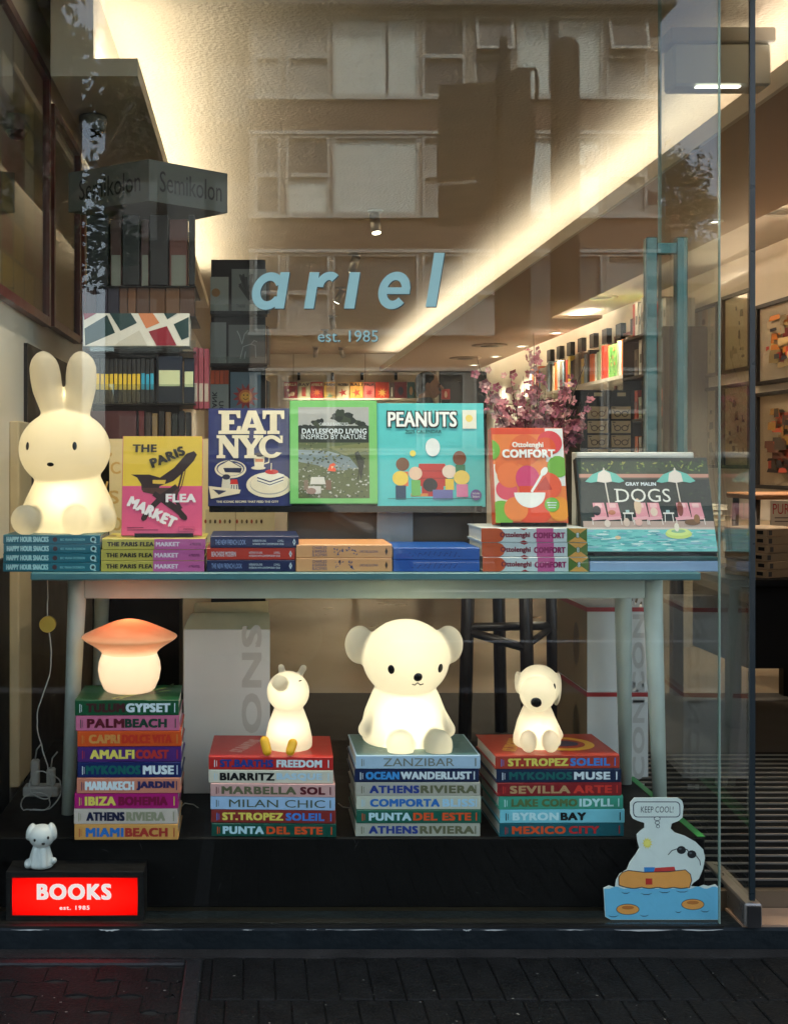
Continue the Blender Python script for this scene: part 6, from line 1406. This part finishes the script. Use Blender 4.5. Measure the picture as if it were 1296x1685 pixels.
b = MB(); b.box((X(1146, D), Y(D) - .002, Z(140, D) - .004), (X(1218, D), Y(D) + .02, Z(140, D) - .0005), EMIT('indicator', (1, .95, .8), 1.2)); b.build('indicator', t, True)

# back wall: cover shelf, dark opening, shop keeper -------------------
D = 16.8; k = D/F
t = thing('cover_shelf', 'white picture ledge on the back wall below the date line', 'shelf', (X(580, D), Y(D), Z(655, D)))
b = MB(); b.box((X(466, D), Y(D) - .02, Z(658, D)), (X(700, D), Y(17) - .001, Z(655, D)), wallm); b.build('ledge', t, True)
for px in (492, 548, 597, 653): b = MB(); b.box((X(px - 2, D), Y(D) + .10, Z(624, D)), (X(px + 2, D), Y(17) - .001, Z(612, D)), blackm); b.build('bracket', t, True)
covs = [('dark red cover with white motifs', (150, 34, 34), (226, 200, 170), 'SEVILLA', 467, 489, 'dots'), ('pale cover with a red figure', (196, 190, 150), (180, 70, 50), 'BAY', 490.5, 510, 'bar'), ('brick red cover with an orange star', (176, 40, 34), (236, 120, 60), 'AMALFI', 511, 531.5, 'star'),
        ('yellow cover with a sunburst', (240, 190, 90), (150, 180, 130), 'MIAMI', 533, 552, 'rays'), ('cream cover with a red flower', (232, 210, 170), (190, 50, 40), 'MADEIRA', 554, 574, 'flower'), ('golden cover with a red flower', (240, 170, 80), (214, 70, 44), 'BALI', 575.5, 597, 'flower'),
        ('pink cover with a red star', (230, 120, 110), (170, 30, 44), 'PALM', 598.5, 616, 'star'), ('orange red cover with a yellow leaf', (214, 66, 34), (240, 180, 90), None, 617.5, 640, 'star'), ('grey cover with a white square', (110, 90, 80), (220, 214, 200), None, 641.5, 648, 'bar'), ('maroon cover with a dark oval', (126, 34, 34), (60, 50, 70), None, 649, 669, 'oval'), ('teal cover with a pale mark', (30, 84, 84), (190, 150, 110), None, 670, 682, 'oval'), ('olive green cover', (90, 96, 60), (40, 60, 50), None, 683, 692, 'bar')]
for nm_, c0, c1, tx, a, c_, kd in covs:
    tt_ = thing('book', nm_ + ' standing on the back wall ledge', 'book', (X((a+c_)/2, D), Y(D), Z(655, D)), group='covers on the back wall ledge')
    b = MB(); z0, z1 = Z(655, D) + .0005, Z(628.5, D); b.box((X(a, D), Y(D), z0), (X(c_, D), Y(D) + .035, z1), INK(*c0))
    f_ = lambda u, v: (X(u, D), Y(D) - .001, Z(v, D)); m_ = (a + c_)/2; w_ = (c_ - a)/2
    if kd in ('star', 'flower', 'rays'):
        n_s = {'star': 16, 'flower': 10, 'rays': 18}[kd]; y_ = 646 if kd != 'rays' else 652
        p = [(m_ + w_*(.75 if i % 2 else .28)*cos(2*pi*i/n_s), y_ - w_*(.75 if i % 2 else .28)*sin(2*pi*i/n_s)) for i in range(n_s)]
        if kd == 'rays': p = [(q[0], min(q[1], 654)) for q in p]
        b.flat(p, f_, INK(*c1))
    elif kd == 'dots':
        for (q0, q1, r_) in ((m_ - 4, 642, 2), (m_ + 3, 648, 3.6), (m_ - 2, 650, 2.4)): b.flat(circ(q0, q1, r_)[::-1], f_, INK(*c1))
    elif kd == 'oval': b.flat(circ(m_, 643, w_*.45, 7)[::-1], f_, INK(*c1))
    else: b.flat([(m_ - w_*.4, 652), (m_ + w_*.3, 652), (m_ + w_*.3, 637), (m_ - w_*.4, 637)], f_, INK(*c1))
    b.build('cover', tt_, True)
    if tx: g = MB(); g.text(tx, a + 1, -635, c_ - 1, -630.5, lambda u, v: (X(u, D), Y(D) - .0015, Z(-v, D)), INK(240, 224, 190) if sum(c0) < 400 else INK(40, 26, 26), bold=.03); g.build('title', tt_, True)
D = 16.9; t = thing('dark_doorway', 'dark opening in the back wall right of the shop keeper', 'doorway', (X(785, D), Y(D), .1))
b = MB(); b.box((X(722, D), Y(D), .11), (X(858, D), Y(17) - .001, Z(611, D)), M('dark_room', (.012, .014, .018), .3, .2, 3)); b.build('opening', t, True)
b = MB(); b.box((X(716, D), Y(D) - .02, .11), (X(721.5, D), Y(17) - .001, Z(610, D)), wallm); b.build('jamb', t, True)
D = 15.5; t = thing('fire_sign', 'small red sign with a pale bottle shape by the dark opening', 'sign', (X(732, D), Y(D), Z(658, D)))
b = MB(); b.box((X(726, D), Y(D), .1), (X(740, D), Y(D) + .05, Z(658, D)), blackm); b.build('post', t, True)
b = MB(); b.box((X(726, D), Y(D) - .01, Z(657, D)), (X(740, D), Y(D) + .01, Z(640, D)), INK(170, 50, 40)); b.flat(circ(733, 649, 2.4, 5.5)[::-1], lambda u, v: (X(u, D), Y(D) - .011, Z(v, D)), INK(220, 180, 150)); b.build('panel', t, True)

# shop keeper
D = 9.8; gx, gy = X(703, D), Y(D)
t = thing('person', 'man with short dark hair in a grey blue shirt looking right behind the calendar', 'person', (gx, gy, ZF))
skin = M('skin', (.44, .26, .17), .5, .08, 30); hairm = M('dark_hair', (.018, .014, .011), .6, .3, 60); shirt = M('shirt_cloth', (.13, .15, .16), .85, .25, 60); jeans = M('trouser_cloth', (.03, .035, .05), .85, .15, 30); shoe = M('shoe', (.02, .016, .012), .5)
HT = Z(613, D) - ZF                  # standing height
b = MB(); hz = HT - .115
b.ell((.008, 0, hz + .02), (.090, .072, .096), skin, 24, 16); b.ell((.045, 0, hz - .045), (.055, .055, .062), skin, 20, 12)
b.capsule((.105, 0, hz + .012), (.125, 0, hz - .018), .010, .016, skin, 10); b.ell((.098, 0, hz - .055), (.014, .026, .010), skin, 12, 8)
b.ell((.088, .03, hz + .022), (.016, .018, .010), skin); b.ell((.088, -.03, hz + .022), (.016, .018, .010), skin)
b.ell((-.012, -.078, hz - .003), (.020, .012, .034), skin, 12, 8); b.ell((-.012, .078, hz - .003), (.020, .012, .034), skin, 12, 8)
b.capsule((-.015, 0, hz - .05), (-.03, 0, hz - .17), .054, .060, skin)
b.capsule((-.03, 0, hz - .27), (-.02, 0, hz - .62), .11, .10, skin)
hand = []
for s_ in (-1, 1):
    sh_ = Vector((-.035, s_*.185, hz - .225)); el = Vector((-.05, s_*.235, hz - .53)); wr = Vector((.12, s_*.20, hz - .66))
    b.capsule(sh_, el, .048, .038, skin); b.capsule(el, wr, .038, .026, skin)
    pm = wr + Vector((.05, -s_*.01, -.03)); b.ell(pm, (.045, .018, .034), skin)
    for f in range(4):
        st = pm + Vector((.03, -s_*.004, .024 - f*.016)); md = st + Vector((.036 - abs(f - 1.3)*.004, -s_*.006, -.012)); b.capsule(st, md, .0085, .008, skin, 8); b.capsule(md, md + Vector((.018, -s_*.012, -.022)), .008, .007, skin, 8)
    b.capsule(pm + Vector((-.012, -s_*.012, .022)), pm + Vector((.03, -s_*.03, .040)), .010, .008, skin, 8)
    hp = Vector((-.02, s_*.095, hz - .74)); kn = Vector((-.01, s_*.10, .50)); an = Vector((-.03, s_*.10, .09))
    b.capsule(hp, kn, .085, .056, skin); b.capsule(kn, an, .054, .036, skin); b.capsule(an + Vector((0, 0, -.04)), an + Vector((.15, 0, -.055)), .036, .030, skin)
b.ell((-.02, 0, hz - .70), (.115, .165, .12), skin)
o_ = b.build('person_body', t); m_ = o_.modifiers.new('union', 'REMESH'); m_.mode = 'VOXEL'; m_.voxel_size = .006; m_.use_smooth_shade = True; m_ = o_.modifiers.new('soften', 'SMOOTH'); m_.iterations = 3
def cloth(nm, fn_, vox):
    q = MB(); fn_(q); o2 = q.build(nm, t); mm = o2.modifiers.new('union', 'REMESH'); mm.mode = 'VOXEL'; mm.voxel_size = vox; mm.use_smooth_shade = True; mm = o2.modifiers.new('soften', 'SMOOTH'); mm.iterations = 4; return o2
def f_shirt(q):
    q.capsule((-.03, 0, hz - .265), (-.02, 0, hz - .64), .125, .125, shirt)
    q.ell((-.03, 0, hz - .24), (.105, .215, .085), shirt); q.ell((-.02, 0, hz - .66), (.125, .178, .13), shirt); q.ell((-.025, 0, hz - .45), (.118, .185, .22), shirt)
    q.capsule((-.02, 0, hz - .135), (-.03, 0, hz - .18), .068, .085, shirt)
    for s_ in (-1, 1): q.capsule((-.035, s_*.188, hz - .225), (-.05, s_*.237, hz - .53), .060, .050, shirt); q.capsule((-.05, s_*.237, hz - .53), (.10, s_*.204, hz - .645), .050, .038, shirt)
cloth('shirt', f_shirt, .008)
def f_tr(q):
    q.ell((-.02, 0, hz - .74), (.128, .182, .13), jeans)
    for s_ in (-1, 1): q.capsule((-.02, s_*.095, hz - .76), (-.01, s_*.10, .50), .098, .070, jeans); q.capsule((-.01, s_*.10, .50), (-.03, s_*.10, .11), .068, .056, jeans)
cloth('trousers', f_tr, .009)
def f_sh(q):
    for s_ in (-1, 1): q.capsule((-.05, s_*.10, .047), (.13, s_*.10, .042), .047, .040, shoe)
cloth('shoes', f_sh, .008)
def f_hr(q):
    q.ell((-.012, 0, hz + .044), (.094, .077, .080), hairm); q.ell((-.050, 0, hz + .0), (.054, .072, .080), hairm); q.ell((-.02, -.072, hz + .03), (.03, .012, .04), hairm); q.ell((-.02, .072, hz + .03), (.03, .012, .04), hairm)
cloth('hair', f_hr, .006)
for s_ in (-1, 1): q = MB(); q.ell((.101, s_*.031, hz + .012), (.006, .010, .006), eyem, 10, 6); q.build('eye', t)

# right wall: ledge of books, dark bookcase, spectacle cabinet ---------
t = thing('wall_shelf', 'white wall shelf of books along the right wall beyond the flowers', 'shelf', (XR, Y(11), 1.94))
b = MB(); b.box((XR - .30, Y(9.62), 1.935), (XR, Y(14.5), 1.965), wallm); b.build('upper_board', t, True)
b = MB(); b.box((XR - .36, Y(9.62), 1.62), (XR, Y(14.5), 1.65), wallm); b.build('lower_board', t, True)
for i in range(9):
    a = 9.7 + i*.42; q = MB(); q.box((XR - .05, Y(a), 2.36), (XR - .001, Y(a) + .15, 2.50), blackm); tt_ = thing('shelf_light', '%s small black wall light from the near end above the right wall shelf' % ORD[i], 'wall light', (XR, Y(a), 2.36), group='black wall lights above the shelf'); q.build('shade', tt_, True)
rb = random.Random(31); yy = Y(9.66); i = 0
palb = [('white', (214, 210, 200)), ('pale grey', (176, 174, 168)), ('cream', (220, 206, 170)), ('orange', (226, 110, 50)), ('taupe', (120, 108, 92)), ('yellow', (226, 196, 90)), ('black', (34, 32, 32)), ('red', (190, 60, 44)), ('sage', (140, 150, 120)), ('light blue', (150, 176, 190))]
seq = {}
while yy < Y(14.3) and i < 40:
    w_ = rb.uniform(.05, .12) if i != 5 else .26; nm_, c_ = rb.choice(palb) if i != 5 else ('green', (110, 160, 80)); seq[nm_] = seq.get(nm_, 0) + 1
    lab = 'green flowered cover facing out on the right wall shelf' if i == 5 else '%s %s book from the near end of the right wall shelf' % (ORD[seq[nm_] - 1], nm_)
    tt_ = thing('book', lab, 'book', (XR - .2, yy, 1.9655), group='books on the right wall shelf'); h_ = rb.uniform(.24, .33)
    q = MB(); q.box((XR - .27, yy, 1.9655), (XR - .27 + .2, yy + w_*.92, 1.9655 + h_), INK(*c_)); q.box((XR - .2705, yy + w_*.2, 1.9655 + h_*.3), (XR - .2695, yy + w_*.7, 1.9655 + h_*.7), INK(*[min(255, int(v*.8 + 20)) for v in c_]))
    if i == 5: art_block(q, rb, w_*.9, h_, lambda u, v, kk: (XR - .271 - kk, yy + w_*.92 - u, 1.9655 + v), [(70, 130, 60), (150, 190, 100), (190, 110, 80)], 30, .0)
    q.build('cover', tt_, True); yy += w_; i += 1
t = thing('bookcase', 'dark brown cube bookcase on the right wall left of the door handle', 'bookcase', (XR - .2, Y(9.1), ZF)); bcm = M('bookcase_walnut', (.035, .022, .015), .45, .2, 8)
bz = [ZF, .5, .85, 1.20, 1.55, 1.90, 2.22]; by0, by1 = Y(8.62), Y(9.58)
xf = XR - .34
b = MB(); b.box((XR - .02, by0, ZF), (XR - .001, by1, 2.24), bcm); b.build('back_panel', t, True)
for z in bz: b = MB(); b.box((xf, by0, z), (XR - .0205, by1, z + .022), bcm); b.build('shelf', t, True)
for yv in (by0, (by0 + by1)/2 - .011, by1 - .022): b = MB(); b.box((xf + .001, yv, ZF), (XR - .0205, yv + .022, 2.245), bcm); b.build('upright', t, True)
n_b = 0
for ri in range(1, 7):
    for cc in range(2):
        y0 = by0 + .03 + cc*.47; z0 = bz[ri] + .0225
        for j in range(4 if ri == 6 else 3):
            nm_, c_ = rb.choice(palb); w_ = rb.uniform(.05, .10); h_ = rb.uniform(.17, .29) if ri < 6 else rb.uniform(.2, .34); n_b += 1
            lv = ['', 'second', 'third', 'fourth', 'fifth', 'highest', 'top outside'][ri]
            tt_ = thing('book', '%s book, %s of the %s half of the %s bookcase shelf' % (nm_, ORD[j], ['near', 'far'][cc], lv), 'book', (xf + .1, y0, z0), group='books in the dark bookcase')
            q = MB(); q.box((xf + .03, y0, z0), (xf + .25, y0 + w_*.9, z0 + h_), INK(*c_)); q.box((xf + .0295, y0 + w_*.15, z0 + h_*.35), (xf + .0305, y0 + w_*.7, z0 + h_*.6), INK(*[int(v*.55) for v in c_])); q.build('cover', tt_, True)
            y0 += w_ + (.02 if j % 2 else 0)
D = 6.2
t = thing('spectacle_cabinet', 'black cabinet with cream boxes of spectacles behind the pink flowers', 'cabinet', (X(1000, D), Y(D), ZF))
b = MB(); b.box((X(955, D), Y(D), ZF), (X(1040, D), Y(D) + .3, Z(662, D)), blackm); b.box((X(940, D), Y(D) - .01, Z(668, D)), (X(1037, D), Y(D) + .28, Z(642, D)), blackm); b.build('case', t, True)
for (a, c_) in ((976, 989), (1014, 1028)): b = MB(); b.box((X(a, D), Y(D) - .013, Z(652, D)), (X(c_, D), Y(D) - .0105, Z(646, D)), INK(200, 190, 160)); b.build('label_plate', t, True)
glf = [(120, 84, 56), (30, 28, 28), (90, 70, 60), (34, 32, 40), (60, 44, 34), (20, 20, 20)]
for r_ in range(5):
    for cc in range(2):
        x0, x1 = ((966, 999), (1005, 1036))[cc]; y0 = 669 + r_*23.5
        bx_ = thing('spectacle_box', 'cream box printed with dark glasses, %s column, %s row of the black cabinet' % (['left', 'right'][cc], ORD[r_]), 'box', (X((x0+x1)/2, D), Y(D) - .01, Z(y0 + 20, D)), group='spectacle boxes in the cabinet')
        b = MB(); b.box((X(x0, D), Y(D) - .012, Z(y0 + 20, D)), (X(x1, D), Y(D) - .0005, Z(y0, D)), INK(204, 184, 146))
        m_ = (x0 + x1)/2; f_ = lambda u, v: (X(u, D), Y(D) - .0125, Z(v, D)); ink = INK(*glf[(r_*2 + cc) % 6])
        for s_ in (-1, 1):
            o1 = circ(m_ + s_*6, y0 + 12, 5, 4.2, 16); b.flat(stroke(o1 + [o1[0]], 1.5), f_, ink); b.flat(stroke([(m_ + s_*11, y0 + 10), (m_ + s_*13, y0 + 5)], 1.2)[::s_], f_, ink)
        b.flat(stroke([(m_ - 1.5, y0 + 11), (m_ + 1.5, y0 + 11)], 1.2), f_, ink); b.flat([(x0 + 1, y0 + 3), (x0 + 6, y0 + 3), (x0 + 6, y0 + 1.5), (x0 + 1, y0 + 1.5)], f_, INK(60, 50, 40)); b.build('box', bx_, True)
# pale plinth and bust beyond the door
D = 7.6
t = thing('counter', 'stone coloured counter along the right wall behind the open door', 'counter', (X(1150, D), Y(D), ZF)); ctm = M('counter_stone', (.30, .25, .18), .6, .25, 4)
b = MB(); b.box((2.45, Y(7.0), ZF), (XR - .002, Y(9.3), .80), ctm); b.box((2.42, Y(6.98), .80), (XR - .002, Y(9.32), .84), M('counter_top', (.20, .14, .08), .4)); b.build('cabinet', t, True)
D = 8.0; t = thing('bust', 'small dark bust on the counter seen through the door glass', 'bust', (X(1135, D), Y(D), .8405)); bum = M('dark_bronze', (.05, .022, .02), .4)
b = MB(); b.lathe([(.10, 0), (.10, .04), (.06, .06), (.05, .14)], bum, n=20); b.ell((0, 0, .17), (.14, .08, .09), bum); b.capsule((0, 0, .22), (0, 0, .28), .05, .05, bum); b.ell((0, 0, .36), (.078, .095, .115), bum); b.capsule((0, -.09, .37), (0, -.105, .35), .014, .02, bum); o_ = b.build('bust', t)
m_ = o_.modifiers.new('union', 'REMESH'); m_.mode = 'VOXEL'; m_.voxel_size = .01; m_.use_smooth_shade = True
rc = random.Random(77)
for i, (x_, nm_, c_) in enumerate(((2.62, 'white', (220, 214, 200)), (2.62, 'ochre', (190, 140, 70)), (2.66, 'pale blue', (150, 170, 186)), (2.98, 'cream', (220, 204, 170)), (2.98, 'brown', (110, 74, 50)), (3.0, 'white', (226, 220, 210)))):
    z0 = .8405 + (i % 3)*.035; t = thing('book', nm_ + ' book lying ' + ['at the bottom', 'in the middle', 'on top'][i % 3] + ' of the %s pile on the counter' % ['near', 'far'][i // 3], 'book', (x_, Y(7.25 + .5*(i // 3)), z0), (0, 0, rc.uniform(-.1, .1)), 'books lying on the counter')
    b = MB(); b.box((-.12, -.16, 0), (.12, .16, .004), INK(*c_)); b.box((-.12, -.16, .029), (.12, .16, .033), INK(*c_)); b.box((-.12, -.16, .0042), (-.117, .16, .0288), INK(*c_)); b.build('cover', t); b = MB(); b.box((-.1165, -.155, .0042), (.115, .155, .0288), pagem); b.build('pages', t)

# doorway right: table, kraft boxes, stool
D = 4.9
t = thing('low_table', 'black table inside the doorway carrying kraft boxes', 'table', (X(1300, D), Y(D) + .2, ZF)); zt = Z(952, D)
b = MB(); b.box((X(1195, D), Y(D) - .05, zt - .03), (X(1420, D), Y(D) + .75, zt - .0005), blackm, .003); b.build('table_top', t, True)
b = MB(); b.box((X(1230, D), Y(D), ZF + .25), (X(1400, D), Y(D) + .62, zt - .031), blackm); b.build('drawer_box', t, True)
for (px, dd) in ((1205, 0), (1410, 0), (1205, .66), (1410, .66)): b = MB(); b.box((X(px, D) - .025, Y(D) + dd - .03, ZF), (X(px, D) + .025, Y(D) + dd + .02, zt - .0305), blackm); b.build('leg', t, True)
for i in range(6):
    z0 = zt + i*(Z(870, D) - zt)/6; T_ = (Z(870, D) - zt)/6 - .001; o_ = [0, .006, -.002, .004, .002, -.004][i]
    t = thing('kraft_box', 'flat kraft cardboard box, %s in the pile inside the doorway' % ('topmost' if i == 5 else 'lowest' if i == 0 else ORD[i] + ' from the bottom'), 'box', (X(1284, D) + o_, Y(D) + .14, z0), (0, 0, R(28) + jr.uniform(-.04, .04)), 'kraft boxes in a pile')
    b = MB(); b.box((-.12, -.10, 0), (.14, .12, T_), kraft, .003); b.build('box', t); b = MB(); b.box((-.1215, -.08, T_*.3), (-.1202, -.05, T_*.75), blackm); b.box((-.11, -.1012, T_*.2), (-.09, -.1002, T_*.8), INK(60, 50, 44)); b.build('stamp', t)
D = 5.3; t = thing('small_sign', 'white card reading PURPLE in red, leaning above the kraft boxes', 'sign', (X(1292, D), Y(D), Z(866, D)))
b = MB(); b.box((X(1268, D), Y(D), Z(868, D)), (X(1330, D), Y(D) + .012, Z(824, D)), INK(214, 196, 170)); b.build('board', t, True)
b = MB(); b.text('PURPLE', 1271, -846, 1322, -829, lambda u, v: (X(u, D), Y(D) - .0006, Z(-v, D)), INK(190, 50, 50), bold=.0); b.box((X(1274, D), Y(D) - .0008, Z(853, D)), (X(1318, D), Y(D) - .0003, Z(851, D)), INK(120, 100, 90)); b.box((X(1274, D), Y(D) - .0008, Z(859, D)), (X(1300, D), Y(D) - .0003, Z(857, D)), INK(120, 100, 90)); b.build('lettering', t, True)
D = 5.9; t = thing('stool', 'tall wooden stool with an orange brown seat inside the doorway', 'stool', (X(1290, D), Y(D), ZF))
b = MB(); b.box((X(1238, D), Y(D) - .02, Z(822, D)), (X(1360, D), Y(D) + .34, Z(812, D)), M('seat_timber', (.30, .13, .05), .4, .15, 8), .008); b.build('seat', t, True)
for (px, dd) in ((1248, .02), (1350, .02), (1248, .28), (1350, .28)): b = MB(); b.tube([(X(px, D), Y(D) + dd, Z(822, D) - .001), (X(px, D) + (-.03 if px < 1300 else .03), Y(D) + dd, ZF)], .017, bcm, 10); b.build('leg', t, True)
# dark stool behind the bear and puppy
D = 4.5; t = thing('dark_stool', 'tall dark wooden stool with crossed rails behind the puppy lamp', 'stool', (X(840, D), Y(D), ZF)); dwm = M('dark_stool_wood', (.020, .014, .011), .4, .2, 9)
for (px, dd) in ((772, 0), (857, -.06), (917, .1), (845, .3)): b = MB(); b.tube([(X(px, D), Y(D) + dd, .93), (X(px, D) + (-.02 if px < 800 else .015), Y(D) + dd, ZF)], .026, dwm, 4); b.build('leg', t, True)
for (p, q) in (((772, 1032, 0), (917, 1036, .1)), ((857, 1062, -.06), (772, 1040, 0)), ((917, 1040, .1), (857, 1060, -.06))): b = MB(); b.tube([(X(p[0], D), Y(D) + p[2], Z(p[1], D)), (X(q[0], D), Y(D) + q[2], Z(q[1], D))], .017, dwm, 4); b.build('rail', t, True)
b = MB(); b.box((X(757, D), Y(D) - .1, .931), (X(930, D), Y(D) + .36, .965), dwm, .006); b.build('seat', t, True)
# low bookshelf far in, seen under the table
D = 9.6; t = thing('low_bookshelf', 'low pale shelf of books and papers far back, seen under the table', 'bookcase', (X(680, D), Y(D), ZF))
b = MB(); x0, x1 = X(588, D), X(760, D)
for z in (ZF + .01, .42, .74): b.box((x0, Y(D), z), (x1, Y(D) + .3, z + .02), M('pale_shelf', (.40, .33, .24), .6))
for xx in (x0 - .02, x1): b.box((xx, Y(D) - .001, ZF), (xx + .02, Y(D) + .3, .78), M('pale_shelf', (.40, .33, .24), .6))
b.build('frame', t, True)
xx = x0 + .02; i = 0
while xx < x1 - .06:
    nm_, c_ = rb.choice(palb); w_ = rb.uniform(.025, .05)
    tt_ = thing('book', '%s book from the left in the low shelf seen under the table, %s spine' % (ORD[i] if i < 18 else 'late', nm_), 'book', (xx, Y(D) + .03, .4405), group='books in the low shelf')
    q = MB(); q.box((xx, Y(D) + .03, .4405), (xx + w_*.92, Y(D) + .22, .4405 + rb.uniform(.2, .27)), INK(*[int(v*.8) for v in c_])); q.build('cover', tt_, True); xx += w_; i += 1
    if i >= 18: break

# pink flowers ------------------------------------------------------
D = 3.68; vx, vy = X(885, D), Y(3.72)
t = thing('flower_arrangement', 'spray of pink blossom in a glass vase behind the dotted orange cookbook', 'flowers', (vx, vy, TZ))
b = MB(); b.lathe([(.05, .001), (.055, .02), (.05, .12), (.03, .18), (.036, .21)], GLASS('vase_glass', .06, (.85, .9, .86)), n=28, cap=False); b.build('vase', t)
stemc = M('twig', (.06, .035, .025), .7); fr = random.Random(15)
pk1 = M('petal_pink', (.46, .15, .18), .6, .25, 30); pk2 = M('petal_pale', (.60, .32, .31), .6, .2, 30); pk3 = M('petal_deep', (.32, .08, .12), .6, .25, 30)
sb = MB(); pb = MB()
tips = [(800, 600), (800, 650), (815, 640), (830, 660), (845, 630), (860, 640), (875, 570), (880, 620), (895, 660), (870, 670), (910, 665), (925, 690), (940, 660), (955, 640), (960, 680), (970, 665), (945, 700), (930, 640), (850, 690), (820, 690), (900, 640), (965, 700), (835, 700), (880, 690), (965, 600)]
for (px, py) in tips:
    tip = Vector((X(px, D) - vx, fr.uniform(-.07, .08), Z(py, D) - TZ)); mid = Vector((tip.x*.45 + fr.uniform(-.02, .02), tip.y*.5, .2 + (tip.z - .2)*.55))
    pts = [Vector((fr.uniform(-.015, .015), fr.uniform(-.01, .01), .02)), Vector((tip.x*.1, tip.y*.1, .2)), mid, tip, tip + Vector((tip.x*.06, 0, .04))]
    sb.tube(pts, [.0022, .002, .0017, .0012, .0006], stemc, 5)
    if (px, py) == (965, 600): continue
    for i in range(19 if (px, py) != (800, 600) else 6):
        u = fr.uniform(.45, 1.03); p = mid.lerp(tip, (u - .45)/.55) + Vector((fr.gauss(0, .018), fr.gauss(0, .018), fr.gauss(0, .018)))
        nrm = Vector((fr.gauss(0, .7), -abs(fr.gauss(.6, .5)), fr.gauss(.2, .6))).normalized(); q = nrm.to_track_quat('Z', 'Y').to_matrix(); r_ = fr.uniform(.011, .019); m_ = fr.choice([pk1, pk1, pk2, pk3])
        for k_ in range(5):
            a = 2*pi*k_/5 + fr.uniform(-.2, .2); e0 = Vector((cos(a), sin(a), 0)); e1 = Vector((-sin(a), cos(a), 0)); up_ = Vector((0, 0, 1))
            vs = [q @ (e0*r_*.1), q @ (e0*r_*.6 - e1*r_*.42 + up_*r_*.25), q @ (e0*r_*1.05 + up_*r_*fr.uniform(.1, .6)), q @ (e0*r_*.6 + e1*r_*.42 + up_*r_*.25)]
            pb.add([p + v for v in vs], [(0, 1, 2, 3)], m_, True)
sb.build('stems', t); pb.build('blossom', t)
